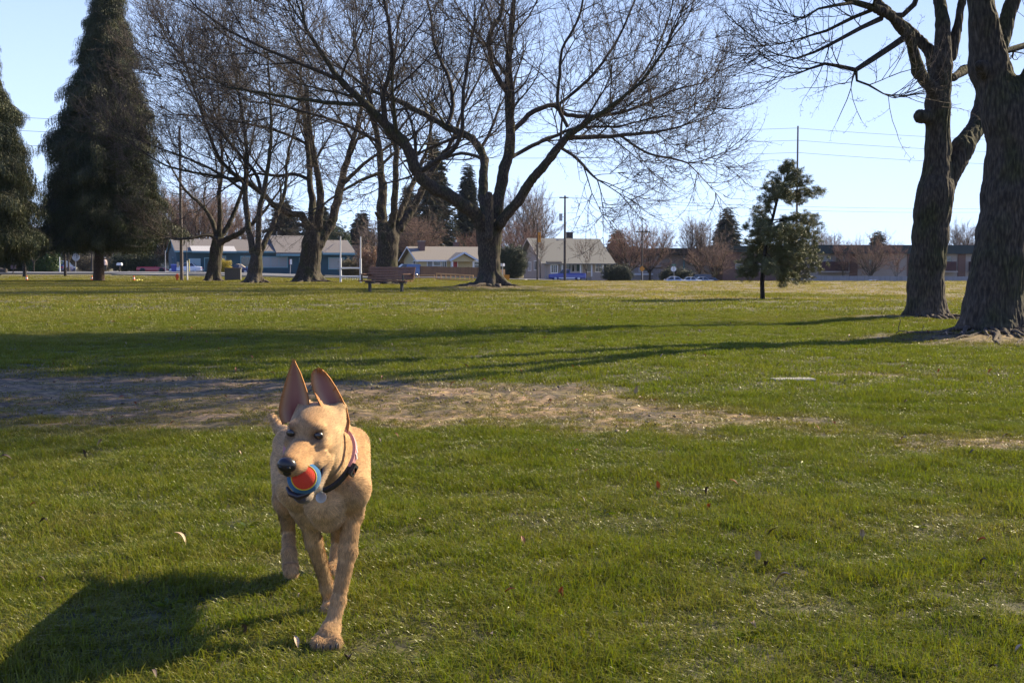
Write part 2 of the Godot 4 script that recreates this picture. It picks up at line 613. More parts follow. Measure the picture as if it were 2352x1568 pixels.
func make_grass():
	var near := []
	for k in 6: near.append(tuft(20, 0.04, 0.016, 0.046, 0.0026, 0.20))
	grass_band("lawn_grass", 2.2, 9.5, 1350.0, near, "short sunlit lawn grass in the foreground", 1.12)
	weeds()
	var mid := []
	for k in 5: mid.append(tuft(24, 0.09, 0.018, 0.05, 0.0048, 0.18))
	grass_band("lawn_grass", 8.0, 28.0, 210.0, mid, "short lawn grass in the middle of the lawn", 1.12)
	var far := []
	for k in 3: far.append(tuft(26, 0.24, 0.03, 0.065, 0.014, 0.03))
	grass_band("lawn_grass", 24.0, 85.0, 14.0, far, "short lawn grass on the far side of the lawn", 1.1)
	var last := []
	for k in 2: last.append(tuft(26, 0.4, 0.035, 0.075, 0.024, 0.02))
	grass_band("lawn_grass", 80.0, 113.0, 6.5, last, "short lawn grass at the end of the lawn by the street", 1.1)

# flat rosettes of broad leaves and clover patches in the turf
func weeds():
	var ros := Geo.new()
	for k in 9:
		var a := TAU * k / 9.0 + rf(-0.2, 0.2)
		var dirv := Vector3(cos(a), 0.25, sin(a)).normalized()
		var l := rf(0.035, 0.06)
		leaf_tri(ros, dirv * 0.006, dirv, l, l * 0.34, Color(rf(0.8, 1.2), rf(0.85, 1.15), rf(0.7, 1.1)))
	var spots := []
	var cols := []
	for i in 420:
		var d := sqrt(rf(2.3 * 2.3, 13.0 * 13.0))
		var x := rf(-0.5, 0.5) * 1.0 * d
		if worn(x, -d) > 0.3: continue
		var s := rf(0.5, 0.95)
		spots.append(Transform3D(Basis(Vector3.UP, rf(0, TAU)).scaled(Vector3(s, s, s)), Vector3(x, ground_h(x, -d) + 0.002, -d)))
		cols.append(Color(0.105, 0.130, 0.018) * rf(0.75, 1.2))
	tag(many("weeds", ros.mesh(), mats.grass, spots, cols), "broad leaved weeds in the lawn")

# ---------------------------------------------------------------- trees
func smooth_path(p: PackedVector3Array, r: PackedFloat32Array, step: float, wob: float) -> Array:
	var q := PackedVector3Array()
	var s := PackedFloat32Array()
	for i in p.size() - 1:
		var p0 := p[maxi(i - 1, 0)]
		var p3 := p[mini(i + 2, p.size() - 1)]
		var m := maxi(int((p[i + 1] - p[i]).length() / step), 1)
		for k in m:
			var t := float(k) / m
			var w := Vector3(nf.get_noise_1d(q.size() * 3.7 + p[0].x * 9.0), nf.get_noise_1d(q.size() * 3.7 + 50.0), nf.get_noise_1d(q.size() * 3.7 + 90.0 + p[0].x)) * wob if q.size() > 1 else Vector3.ZERO
			q.append(p[i].cubic_interpolate(p[i + 1], p0, p3, t) + w * lerpf(r[i], r[i + 1], t))
			s.append(lerpf(r[i], r[i + 1], t))
	q.append(p[p.size() - 1]); s.append(r[r.size() - 1])
	return [q, s]

func bark_color(y: float, moss: float) -> Color:
	var c := Color(0.125, 0.102, 0.080) * rf(0.85, 1.15)
	if rng.randf() < moss: c = c.lerp(Color(0.10, 0.115, 0.03), rf(0.2, 0.6))
	return Color(c.r, c.g, c.b)

# one twig spray about 1 m long that grows along +z and curls up: a bare shoot with short knobby spurs
func twig_spray(seed_no: int, thick: float, pairs := 5) -> ArrayMesh:
	var r := RandomNumberGenerator.new()
	r.seed = seed_no
	var g := Geo.new()
	var p := Vector3.ZERO
	var d := Vector3(0, 0, 1)
	var pts := PackedVector3Array([p])
	var rad := PackedFloat32Array([thick])
	var flip := r.randf() < 0.5
	for k in pairs:
		d = (d + Vector3(r.randf_range(-0.25, 0.25), r.randf_range(-0.05, 0.3), 0)).normalized()
		p += d * (1.0 / pairs) * r.randf_range(0.8, 1.15)
		pts.append(p); rad.append(thick * (1.0 - 0.6 * (k + 1.0) / pairs))
		for sgn in [-1.0, 1.0]:
			if r.randf() < 0.2: continue
			var side := Vector3(sgn, 0, 0) if flip else Vector3(0, sgn, 0)
			side = side.rotated(d, r.randf_range(-0.7, 0.7))
			var q := p
			var e := (d * 0.6 + side * 0.85).normalized()
			var l := r.randf_range(0.08, 0.24) * (1.2 - 0.6 * k / pairs)
			var sp := PackedVector3Array([q])
			var sr := PackedFloat32Array([thick * 0.62])
			for j in 2:
				e = (e + Vector3(0, 0.3, 0) + Vector3(r.randf_range(-0.2, 0.2), r.randf_range(-0.1, 0.15), r.randf_range(-0.2, 0.2))).normalized()
				q += e * l / 2.0
				sp.append(q); sr.append(thick * (0.55 - 0.1 * j))
			g.tube(sp, sr, 3, false)
			for s2 in [-1.0, 1.0]:
				if r.randf() < 0.45: continue
				var f: Vector3 = (e + e.cross(Vector3(0.3, 1, 0.2)).normalized() * s2 * 0.9).normalized()
				g.tube(PackedVector3Array([q, q + f * r.randf_range(0.03, 0.08)]), PackedFloat32Array([thick * 0.55, thick * 0.5]), 3, false)
		flip = not flip
	g.tube(pts, rad, 3, false)
	return g.mesh()

# grows side branches; the finest ones become sprays
func grow(T: Dictionary, p: Vector3, d: Vector3, length: float, r0: float, lvl: int):
	var seg := clampi(int(length / T.seg[lvl]), 3, 9)
	var pts := PackedVector3Array([p])
	var rad := PackedFloat32Array([r0])
	var l := length / seg
	var q := p
	var dir := d
	var kids := []
	for i in seg:
		dir = (dir + Vector3(rf(-1, 1), rf(-1, 1), rf(-1, 1)) * T.wob + Vector3.UP * T.up[lvl] * (0.5 + 0.8 * i / seg)).normalized()
		q += dir * l
		pts.append(q)
		rad.append(lerpf(r0, maxf(r0 * 0.34, 0.006), float(i + 1) / seg))
		kids.append([q, dir, rad[i + 1]])
	T.geo.col = bark_color(p.y, 0.15)
	T.geo.tube(pts, rad, T.sides[lvl], false)
	var last: int = T.levels - 1
	if lvl == last:
		for k in kids.size():
			for m in T.per:
				if rng.randf() < T.get("skip", 0.66) and k < kids.size() - 1: continue
				if k == kids.size() - 1 and m > 0: continue
				add_spray(T, kids[k][0], kids[k][1], T.spray * rf(0.7, 1.2), k == kids.size() - 1)
		return
	var phase := rf(0, TAU)
	for k in kids.size():
		var last_one: bool = k == kids.size() - 1
		var m: int = T.kids[lvl]
		for j in m:
			if k == 0 and lvl == 0 and rng.randf() < 0.5: continue
			var dd: Vector3 = kids[k][1]
			var ax := dd.cross(Vector3(0.21, 0.93, 0.3)).normalized().rotated(dd, phase + j * PI + rf(-0.6, 0.6))
			phase += 1.3
			var sp := rf(0.55, 0.95)
			var nd := (dd * cos(sp) + ax * sin(sp)).normalized()
			var ln: float = length * rf(0.38, 0.62) * (1.15 - 0.55 * float(k) / kids.size())
			grow(T, kids[k][0], nd, maxf(ln, T.seg[lvl + 1] * 2.5), maxf(kids[k][2] * rf(0.5, 0.72), T.thin * (1.0 - 0.33 * lvl)), lvl + 1)
		if last_one:
			grow(T, kids[k][0], kids[k][1], maxf(length * 0.35, T.seg[lvl + 1] * 2.5), maxf(kids[k][2], T.thin), lvl + 1)

func add_spray(T: Dictionary, p: Vector3, d: Vector3, s: float, tip: bool):
	var ax := Vector3(rf(-1, 1), rf(-0.6, 1), rf(-1, 1))
	var dd := d if tip else (d + ax * 0.9).normalized()
	dd = (dd + Vector3.UP * 0.18).normalized()
	var x := dd.cross(Vector3(rf(-1, 1), rf(-1, 1), rf(-1, 1))).normalized()
	var b := Basis(x, dd.cross(x), dd)
	T.spots[rng.randi() % T.sprays.size()].append(Transform3D(b.scaled_local(Vector3(s, s, s)), p))

func new_tree(called: String, label: String, group: String, base: Vector3, opt: Dictionary) -> Dictionary:
	var T := {"geo": Geo.new(), "trunk": Geo.new(), "levels": 3, "seg": [0.75, 0.42, 0.3], "up": [0.05, 0.08, 0.12], "wob": 0.2, "sides": [6, 4, 3], "kids": [2, 1], "per": 1, "spray": 0.95, "thin": 0.020, "base": base, "bones": [], "cell": 0.06, "ridge": 0.02, "furrow": 5.0, "thick": 0.13}
	T.merge(opt, true)
	if not T.has("sprays"): T.sprays = sprays
	T.spots = []
	for k in T.sprays.size(): T.spots.append([])
	T.node = thing(called, label, "tree", base, 0.0, group)
	return T

var sprays := []
var sprays_far := []

func finish_tree(T: Dictionary, bark := "bark_far", tint := Color.WHITE, twig_name := "twigs"):
	for g in [T.trunk, T.geo]:
		for i in g.v.size(): g.v[i] -= T.base
	if T.bones.size(): T.trunk = grow_bark(T)
	obj("trunk", T.trunk, mats[bark], T.node)
	if T.geo.v.size(): obj("limbs", T.geo, mats[bark], T.node)
	for k in T.sprays.size():
		if T.spots[k].is_empty(): continue
		var cc := []
		for i in T.spots[k].size():
			T.spots[k][i].origin -= T.base
			var f := rf(0.75, 1.3)
			cc.append(Color(tint.r * f, tint.g * f, tint.b * f))
		many(twig_name, T.sprays[k], mats.twig, T.spots[k], cc, T.node)

# a limb traced as [px, py, extra distance, radius in cm]; its side branches start at the share f0 of its length
func limb(T: Dictionary, d0: float, rows: Array, f0 := 0.35, kid_len := 3.2, spacing := 0.8, main := false, tip := true, first := 0):
	var p := PackedVector3Array()
	var r := PackedFloat32Array()
	for w in rows:
		p.append(at(w[0], w[1], d0 + w[2])); r.append(w[3] * 0.01 * T.get("rs", 1.0))
	var sp := smooth_path(p, r, 0.3, 0.35)
	var q: PackedVector3Array = sp[0]
	var s: PackedFloat32Array = sp[1]
	var g: Geo = T.geo
	g.col = bark_color(0, 0.4)
	# the thick start of a limb belongs to the trunk's body, the rest is a tube
	var cut := 0
	while cut < s.size() - 2 and s[cut] > T.thick: cut += 1
	if not tip: cut = s.size() - 1
	if cut > 1:
		var j := 0
		while j < cut:
			var j2 := mini(j + 2, cut)
			T.bones.append([q[j], q[j2], s[j], s[j2], s[j] * 0.45 if j < 4 else 0.04])
			j = j2
	if cut < s.size() - 2:
		var from := maxi(cut - 1, 0)
		g.tube(q.slice(from), s.slice(from), 12 if s[from] > 0.1 else 8, true, nf, 0.16)
	var acc := 0.0
	var total := 0.0
	for i in q.size() - 1: total += (q[i + 1] - q[i]).length()
	var run := 0.0
	var phase := rf(0, TAU)
	for i in range(1, q.size()):
		var step := (q[i] - q[i - 1]).length()
		run += step; acc += step
		var share := run / total
		if share < f0 or acc < spacing: continue
		acc = rf(-0.3, 0.2) * spacing
		var t := (q[i] - q[i - 1]).normalized()
		phase += 2.2 + rf(-0.5, 0.5)
		var side := t.cross(Vector3(0.1, 0.2, 0.97)).normalized().rotated(t, phase)
		var a := rf(0.6, 1.0)
		var nd := (t * cos(a) + side * sin(a) + Vector3.UP * 0.15).normalized()
		var br := clampf(s[i] * rf(0.38, 0.6), T.thin, 0.1)
		grow(T, q[i], nd, kid_len * rf(0.6, 1.15) * (1.15 - 0.45 * share), br, first)
	if tip and s[s.size() - 1] < 0.09:
		var t := (q[q.size() - 1] - q[q.size() - 2]).normalized()
		for k in 3:
			grow(T, q[q.size() - 1], (t + Vector3(rf(-0.5, 0.5), rf(-0.2, 0.5), rf(-0.5, 0.5))).normalized(), kid_len * rf(0.8, 1.2), s[s.size() - 1] * 0.8, first)

# the trunk's axis: rows [px, py, half width in px] at one distance; flared roots run out at its foot
func trunk(T: Dictionary, d: float, rows: Array, ridge: float, flares: int, reach: float, rise := 1.2):
	T.ridge = ridge
	var p := PackedVector3Array()
	var r := PackedFloat32Array()
	for w in rows:
		p.append(at(w[0], w[1], d)); r.append(w[2] / 2905.0 * d)
	for i in p.size() - 1: T.bones.append([p[i], p[i + 1], r[i], r[i + 1], r[i] * 0.25])
	var r0: float = r[2]
	for k in flares:
		var a := TAU * k / flares + rf(-0.3, 0.3)
		var dirv := Vector3(cos(a), 0, sin(a))
		var l := reach * rf(0.75, 1.3)
		var q := Vector3(p[1].x, T.base.y, p[1].z)
		var r1 := r0 * rf(0.22, 0.36) * (0.5 + 0.5 * minf(rise, 1.0))
		var o := q + dirv * (r0 * 0.9 + l)
		T.bones.append([q + dirv * r0 * 0.5 + Vector3(0, r0 * rf(0.75, 1.25) * rise, 0), q + dirv * (r0 * 0.9 + l * 0.35) + Vector3(0, r1 * 0.5, 0), r1 * 0.9, r1, r0 * 0.35])
		T.bones.append([q + dirv * (r0 * 0.9 + l * 0.35) + Vector3(0, r1 * 0.5, 0), Vector3(o.x, ground_h(o.x, o.z) - r1 * 0.55, o.z), r1, r1 * 0.55, r0 * 0.12])

# meshes trunk and limb roots as one body with furrowed bark
func grow_bark(T: Dictionary):
	var lo := Vector3.INF
	var hi := -Vector3.INF
	for b in T.bones:
		for k in 2:
			var m: Vector3 = Vector3.ONE * (b[2 + k] * 1.15 + T.cell * 2.0)
			lo = lo.min(b[k] - m); hi = hi.max(b[k] + m)
	lo.y = maxf(lo.y, T.base.y - 0.45)
	var F := Field.new()
	F.start(lo, hi, T.cell)
	for b in T.bones: F.bone(b[0], b[1], b[2], b[3], maxf(b[4], T.cell))
	var g := Geo.new()
	F.into(g, func(_p: Vector3, _n: Vector3) -> Color: return Color.WHITE)
	var f: float = T.furrow
	for i in g.v.size():
		var p := g.v[i]
		var a := nf.get_noise_3d(p.x * f, p.y * f * 0.13, p.z * f)
		var b := nf.get_noise_3d(p.x * f * 2.1 + 30.0, p.y * f * 0.4, p.z * f * 2.1)
		var lump := nf.get_noise_3d(p.x * 1.7, p.y * 1.1, p.z * 1.7)
		var h: float = T.ridge * (0.55 - absf(a) * 1.9 + 0.35 * b) + 0.02 * lump
		g.v[i] = p + g.n[i] * h
		var low := 1.0 - smoothstep(0.0, 0.75, p.y - T.base.y)
		var moss := clampf(nz.get_noise_3d(p.x * 1.5, p.y * 1.1, p.z * 1.5) * 1.3 + 0.1 + 0.3 * g.n[i].y, 0.0, 0.7)
		var c := Color(0.135, 0.108, 0.083).lerp(Color(0.085, 0.095, 0.025), moss)
		c = c.lerp(Color(0.22, 0.17, 0.13), low * clampf(0.35 + lump, 0.0, 0.8))
		c = c * (1.0 + 0.35 * b)
		g.c[i] = Color(c.r, c.g, c.b)
	var nn := PackedVector3Array()
	nn.resize(g.v.size())
	for k in range(0, g.ix.size(), 3):
		var fn := (g.v[g.ix[k + 2]] - g.v[g.ix[k]]).cross(g.v[g.ix[k + 1]] - g.v[g.ix[k]])
		for j in 3: nn[g.ix[k + j]] += fn
	for i in nn.size(): g.n[i] = nn[i].normalized()
	for i in g.v.size(): g.v[i] -= T.base
	return g

func roots(T: Dictionary, n: int, r0: float, reach: float, a0: float, a1: float, thick: float):
	for k in n:
		var g := Geo.new()
		var a := rf(a0, a1)
		var p := PackedVector3Array()
		var r := PackedFloat32Array()
		var dirv := Vector3(cos(a), 0, sin(a))
		var q: Vector3 = T.base + dirv * r0 * rf(0.7, 1.1)
		var l := reach * rf(0.5, 1.2)
		var steps := 9
		for i in steps:
			var t := float(i) / (steps - 1)
			p.append(Vector3(q.x, ground_h(q.x, q.z) + thick * (0.5 - 1.4 * t * t) + 0.02 * sin(i * 2.1 + a * 9.0), q.z))
			r.append(thick * (1.0 - 0.7 * t) * rf(0.85, 1.15))
			dirv = dirv.rotated(Vector3.UP, rf(-0.4, 0.4))
			q += dirv * l / steps
		g.col = Color(0.24, 0.185, 0.14) * rf(0.7, 1.1)
		g.tube(p, r, 7, true, nf, 0.2)
		for i in g.v.size(): g.v[i] -= T.base
		obj("root", g, mats.bark, T.node)

func make_maples():
	for k in 4: sprays.append(twig_spray(100 + k, 0.0095, 4))
	for k in 3: sprays_far.append(twig_spray(300 + k, 0.016, 5))
	# E: the big one in the middle
	var d := 58.6
	var grp := "bare maples on the lawn"
	var T := new_tree("maple_tree", "largest bare maple, standing right of the park bench with a wide domed crown", grp, on_ground(1125, d), {"levels": 3})
	trunk(T, d, [[1123, 672, 30], [1124, 655, 27], [1124, 640, 25], [1124, 610, 24], [1124, 575, 24.5], [1124, 545, 27], [1124, 525, 26]], 0.022, 9, 0.75)
	limb(T, d, [[1112, 548, 0, 34], [1099, 501, -0.4, 32], [1060, 468, -0.8, 30], [1008, 442, -1.2, 27], [958, 396, -1.8, 26], [935, 337, -2.2, 23], [885, 283, -2.6, 20], [839, 237, -3, 17], [780, 182, -3.4, 13], [739, 123, -3.8, 9], [700, 60, -4, 6]], 0.36, 4.0, 0.8)
	limb(T, d, [[1116, 540, 0, 27], [1115, 480, 0.8, 24], [1108, 410, 1.6, 22], [1113, 365, 2.2, 20], [1085, 319, 2.6, 18], [1026, 292, 3, 16], [962, 255, 3.6, 13], [908, 228, 4, 11], [848, 205, 4.6, 8], [790, 160, 5, 6]], 0.36, 3.6, 0.8)
	limb(T, d, [[1130, 545, 0, 30], [1136, 501, 0.2, 30], [1149, 433, 0.4, 27], [1167, 351, 0.5, 24], [1170, 273, 0.4, 21], [1167, 219, 0.4, 18], [1167, 160, 0.6, 15], [1172, 91, 0.8, 12], [1177, 23, 1, 10], [1185, -60, 1.2, 7], [1190, -120, 1.2, 4]], 0.38, 4.2, 0.8)
	limb(T, d, [[1166, 212, 0.4, 13], [1140, 173, 0.2, 13], [1126, 128, 0, 12], [1126, 77, -0.2, 10], [1149, 36, -0.3, 9], [1154, -20, -0.5, 7], [1140, -90, -0.5, 4]], 0.15, 3.2, 0.8)
	limb(T, d, [[1136, 538, 0, 26], [1149, 510, -0.6, 24], [1195, 451, -1, 22], [1236, 396, -1.6, 20], [1277, 346, -2, 18], [1309, 310, -2.3, 15], [1345, 283, -2.6, 12], [1400, 245, -3, 9], [1470, 190, -3.3, 7], [1530, 110, -3.6, 5]], 0.45, 3.4, 0.75)
	limb(T, d, [[1305, 316, -2.2, 11], [1372, 314, -1.8, 10], [1436, 310, -1.4, 8], [1520, 300, -1, 6], [1570, 288, -0.8, 4]], 0.1, 2.0, 0.5)
	limb(T, d, [[1427, 312, -1.4, 6], [1486, 351, -1.6, 5.5], [1540, 363, -1.8, 5], [1580, 374, -2, 3.5]], 0.1, 1.6, 0.5)
	limb(T, d, [[1290, 340, -2, 8], [1327, 365, -2.4, 7], [1350, 392, -2.8, 6], [1372, 412, -3, 4]], 0.2, 2.0, 0.5)
	limb(T, d, [[1168, 310, 0.4, 13], [1181, 296, 0.8, 13], [1227, 255, 1.4, 12], [1272, 242, 1.8, 11], [1304, 264, 2.2, 10], [1391, 264, 2.6, 8.5], [1464, 246, 3, 7], [1545, 208, 3.4, 5], [1610, 192, 3.8, 3.5]], 0.25, 2.0, 0.6)
	limb(T, d, [[1165, 365, 0.4, 11], [1186, 355, 1, 10], [1236, 328, 1.6, 9], [1281, 310, 2.2, 8], [1327, 292, 2.6, 7], [1418, 290, 3, 5], [1490, 272, 3.2, 3.5]], 0.2, 2.0, 0.55)
	limb(T, d, [[1304, 292, -2.2, 8], [1281, 237, -2.2, 8], [1286, 173, -2.4, 7], [1291, 114, -2.6, 6], [1327, 46, -3, 5], [1345, -30, -3, 3.5]], 0.1, 2.8, 0.7)
	limb(T, d, [[1277, 244, 1.8, 8], [1327, 205, 2.2, 7.5], [1372, 160, 2.6, 7], [1418, 91, 3, 6], [1455, 10, 3.2, 4.5], [1480, -50, 3.2, 3]], 0.1, 2.8, 0.7)
	limb(T, d, [[1391, 264, 2.6, 6], [1440, 215, 3.4, 6], [1490, 150, 4, 5], [1530, 60, 4.4, 4], [1550, -10, 4.6, 3]], 0.1, 1.9, 0.6)
	limb(T, d, [[1026, 292, 3, 11], [1040, 240, 3.4, 10], [1030, 180, 3.8, 9], [1000, 110, 4.2, 8], [990, 40, 4.6, 6], [970, -40, 4.6, 4]], 0.1, 3.4, 0.55)
	limb(T, d, [[885, 283, -2.6, 13], [880, 220, -3, 12], [900, 150, -3.4, 10], [895, 70, -3.8, 8], [880, -10, -4, 6]], 0.15, 3.2, 0.8)
	limb(T, d, [[958, 400, -1.8, 12], [1000, 370, -2.4, 11], [1040, 345, -3, 10], [1060, 300, -3.4, 9], [1063, 220, -3.6, 8], [1075, 140, -3.6, 6], [1090, 60, -3.6, 4]], 0.15, 2.8, 0.55)
	limb(T, d, [[1113, 366, 2.2, 9], [1060, 352, 2.6, 8], [1000, 372, 3, 7], [940, 405, 3.2, 5], [890, 420, 3.4, 3.5]], 0.25, 2.2, 0.6)
	limb(T, d, [[839, 240, -3, 10], [760, 236, -3.6, 8.5], [680, 226, -4.2, 7], [600, 212, -4.6, 5.5], [520, 200, -5, 4]], 0.15, 2.6, 0.6)
	limb(T, d, [[785, 185, -3.4, 9], [700, 150, -4, 8], [610, 112, -4.6, 6.5], [520, 66, -5, 5], [450, 15, -5.2, 3.5]], 0.15, 2.8, 0.6)
	# a sawn-off stub in the fork
	limb(T, d, [[1124, 545, -0.9, 17], [1123, 500, -0.95, 19], [1123, 462, -0.9, 20], [1123, 448, -0.9, 17]], 2.0, 1, 9, false, false)
	roots(T, 12, 0.85, 1.6, 0.2, 2.9, 0.10)
	finish_tree(T)
	# D: behind the bench
	d = 74.0
	T = new_tree("maple_tree", "bare maple directly behind the park bench with a knob on its trunk", grp, on_ground(885, d), {})
	trunk(T, d, [[888, 660, 27], [887, 640, 25], [888, 610, 24], [890, 575, 23], [892, 545, 23], [892, 530, 19]], 0.022, 8, 0.6)
	limb(T, d, [[882, 545, 0, 32], [875, 500, 0.3, 30], [880, 440, 0.6, 27], [876, 400, 0.8, 22], [868, 330, 1, 17], [852, 250, 1, 13], [830, 170, 1.2, 9], [815, 90, 1.4, 6]], 0.36, 4.0, 0.58)
	limb(T, d, [[896, 535, 0, 24], [906, 470, -0.6, 20], [908, 400, -1, 17], [910, 320, -1.2, 14], [900, 230, -1.4, 10], [905, 140, -1.6, 7], [915, 50, -1.6, 4]], 0.36, 4.0, 0.58)
	limb(T, d, [[903, 540, 0, 26], [935, 500, 0.5, 24], [955, 470, 0.8, 22], [975, 425, 1, 19], [1000, 380, 1.2, 15], [1040, 320, 1.6, 11], [1060, 260, 2, 8], [1100, 180, 2.4, 5]], 0.45, 3.6, 0.7)
	limb(T, d, [[912, 530, 1, 20], [922, 480, 1.6, 18], [945, 430, 2.2, 16], [960, 390, 2.6, 12], [985, 330, 3, 9], [990, 250, 3.2, 6]], 0.4, 3.2, 0.8)
	limb(T, d, [[878, 395, 0.6, 11], [850, 405, 0.2, 10], [800, 430, -0.6, 8], [740, 470, -1, 5]], 0.3, 2.4, 0.9)
	limb(T, d, [[872, 500, -0.6, 12], [866, 492, -1.0, 11], [862, 488, -1.2, 8]], 2.0, 1, 9, false, false)
	limb(T, d, [[866, 325, 1, 10], [800, 290, 0.4, 9], [720, 262, -0.2, 7.5], [640, 242, -0.6, 6], [570, 232, -1, 4]], 0.2, 2.8, 0.65)
	roots(T, 7, 0.8, 1.6, 0.2, 2.9, 0.09)
	finish_tree(T)
	# C: left of the white frame
	d = 83.0
	T = new_tree("maple_tree", "bare maple with widely flared roots in front of the teal building's door", grp, on_ground(708, d), {})
	trunk(T, d, [[709, 658, 30], [709, 642, 27], [710, 620, 24], [713, 590, 23], [717, 560, 23], [720, 540, 21]], 0.022, 9, 0.8)
	limb(T, d, [[712, 530, -0.2, 24], [691, 494, -1, 23], [655, 488, -1.6, 20], [627, 470, -2.2, 18], [600, 440, -2.8, 16], [559, 415, -3.2, 14], [512, 376, -3.8, 11], [480, 310, -4.2, 9], [455, 235, -4.6, 7], [430, 160, -5, 5]], 0.3, 4.0, 0.58)
	limb(T, d, [[600, 442, -2.8, 12], [585, 395, -2.6, 11], [545, 350, -2.4, 9], [505, 290, -2.2, 7], [480, 200, -2, 5]], 0.15, 3.2, 0.75)
	limb(T, d, [[560, 416, -3.2, 10], [500, 405, -3.8, 9], [440, 395, -4.2, 7], [370, 375, -4.6, 5], [310, 335, -4.8, 4]], 0.2, 3.0, 0.75)
	limb(T, d, [[718, 540, 0.6, 26], [716, 470, 1.2, 22], [710, 400, 1.6, 19], [705, 330, 2, 16], [698, 260, 2.2, 13], [690, 180, 2.4, 9], [690, 100, 2.4, 6]], 0.33, 4.2, 0.58)
	limb(T, d, [[726, 540, 0, 28], [735, 480, -0.4, 25], [733, 420, -0.6, 22], [722, 360, -0.8, 19], [710, 290, -1, 15], [706, 215, -1.2, 14], [705, 205, -1.2, 10]], 0.55, 3.2, 0.8)
	limb(T, d, [[735, 560, 0, 32], [760, 510, 0.4, 30], [775, 460, 0.6, 28], [788, 400, 0.8, 23], [805, 340, 1, 18], [822, 280, 1.2, 14], [838, 200, 1.4, 10], [850, 110, 1.6, 6], [860, 40, 1.6, 4]], 0.36, 4.2, 0.58)
	limb(T, d, [[782, 425, 0.7, 16], [805, 405, 0.4, 13], [845, 370, 0, 11], [900, 330, -0.4, 8], [960, 300, -0.6, 5]], 0.35, 3.0, 0.8)
	limb(T, d, [[705, 410, 1.6, 13], [675, 400, 1.8, 12], [635, 404, 2.2, 10], [580, 400, 2.6, 8], [520, 430, 3, 5]], 0.25, 3.0, 0.8)
	limb(T, d, [[705, 330, 2, 10], [640, 302, 1.6, 9], [560, 282, 1.2, 7.5], [470, 268, 0.8, 6], [400, 262, 0.6, 4]], 0.2, 2.8, 0.65)
	limb(T, d, [[698, 262, 2.2, 9], [620, 226, 2.6, 8], [540, 196, 3, 6.5], [460, 176, 3.2, 5], [405, 160, 3.4, 3.5]], 0.2, 2.8, 0.65)
	limb(T, d, [[692, 185, 2.4, 8], [610, 132, 2, 7], [520, 82, 1.6, 6], [450, 25, 1.4, 4]], 0.2, 2.8, 0.65)
	roots(T, 8, 1.0, 1.8, 0.2, 2.9, 0.11)
	finish_tree(T)
	# B: forked, left of C
	d = 79.0
	T = new_tree("maple_tree", "slender bare maple forking low between the concrete box and the flared maple", grp, on_ground(585, d), {})
	trunk(T, d, [[583, 657, 18], [584, 640, 17], [586, 615, 16], [588, 595, 14]], 0.02, 7, 0.6)
	limb(T, d, [[586, 595, 0, 24], [575, 550, 0.2, 20], [567, 500, 0.4, 18], [562, 440, 0.6, 16], [566, 370, 0.8, 13], [560, 290, 1, 10], [545, 200, 1, 7], [530, 120, 1, 4]], 0.34, 3.8, 0.6)
	limb(T, d, [[592, 590, 0, 20], [594, 540, -0.4, 18], [597, 480, -0.8, 16], [612, 400, -1, 13], [622, 320, -1.2, 10], [620, 230, -1.4, 7], [615, 130, -1.4, 4]], 0.34, 3.8, 0.6)
	limb(T, d, [[594, 588, 0, 18], [610, 555, 0.4, 17], [625, 520, 0.8, 16], [640, 480, 1, 14], [655, 430, 1.4, 11], [660, 360, 1.6, 8], [680, 280, 1.8, 5]], 0.4, 3.2, 0.8)
	limb(T, d, [[562, 440, 0.6, 9], [510, 402, 0.2, 8], [450, 372, -0.2, 6.5], [395, 350, -0.4, 5], [350, 335, -0.6, 3.5]], 0.2, 2.4, 0.65)
	limb(T, d, [[566, 372, 0.8, 9], [505, 300, 1.2, 8], [445, 222, 1.6, 6], [405, 140, 1.8, 4]], 0.2, 2.8, 0.65)
	roots(T, 6, 0.6, 1.3, 0.2, 2.9, 0.08)
	finish_tree(T)
	# A: the leftmost maple
	d = 92.0
	T = new_tree("maple_tree", "bare maple beside the grey concrete box with one long low bough to the left", grp, on_ground(490, d), {})
	trunk(T, d, [[487, 655, 19], [489, 640, 17], [492, 610, 15], [496, 575, 14], [500, 555, 14]], 0.02, 7, 0.6)
	limb(T, d, [[497, 552, 0, 15], [484, 540, -0.6, 12], [460, 541, -1.2, 10], [432, 548, -1.8, 9], [400, 549, -2.2, 7], [370, 540, -2.6, 4]], 0.6, 1.8, 1.0)
	limb(T, d, [[498, 550, 0, 20], [490, 515, 0.4, 17], [470, 480, 0.8, 14], [450, 460, 1.2, 11], [420, 430, 1.6, 8], [390, 380, 2, 5]], 0.35, 3.4, 0.75)
	limb(T, d, [[502, 545, 0, 20], [505, 500, -0.4, 17], [503, 440, -0.8, 14], [510, 380, -1, 11], [505, 300, -1.2, 8], [500, 210, -1.4, 5]], 0.33, 3.8, 0.6)
	limb(T, d, [[507, 545, 0, 19], [530, 505, 0.5, 17], [545, 470, 0.8, 15], [560, 420, 1, 12], [572, 350, 1.2, 8], [590, 270, 1.4, 5]], 0.4, 3.4, 0.75)
	limb(T, d, [[508, 555, 0, 22], [530, 545, -0.6, 20], [558, 530, -1.2, 17], [585, 508, -1.8, 14], [610, 480, -2.2, 10], [640, 440, -2.6, 6]], 0.5, 2.8, 0.85)
	roots(T, 6, 0.6, 1.3, 0.2, 2.9, 0.08)
	finish_tree(T)

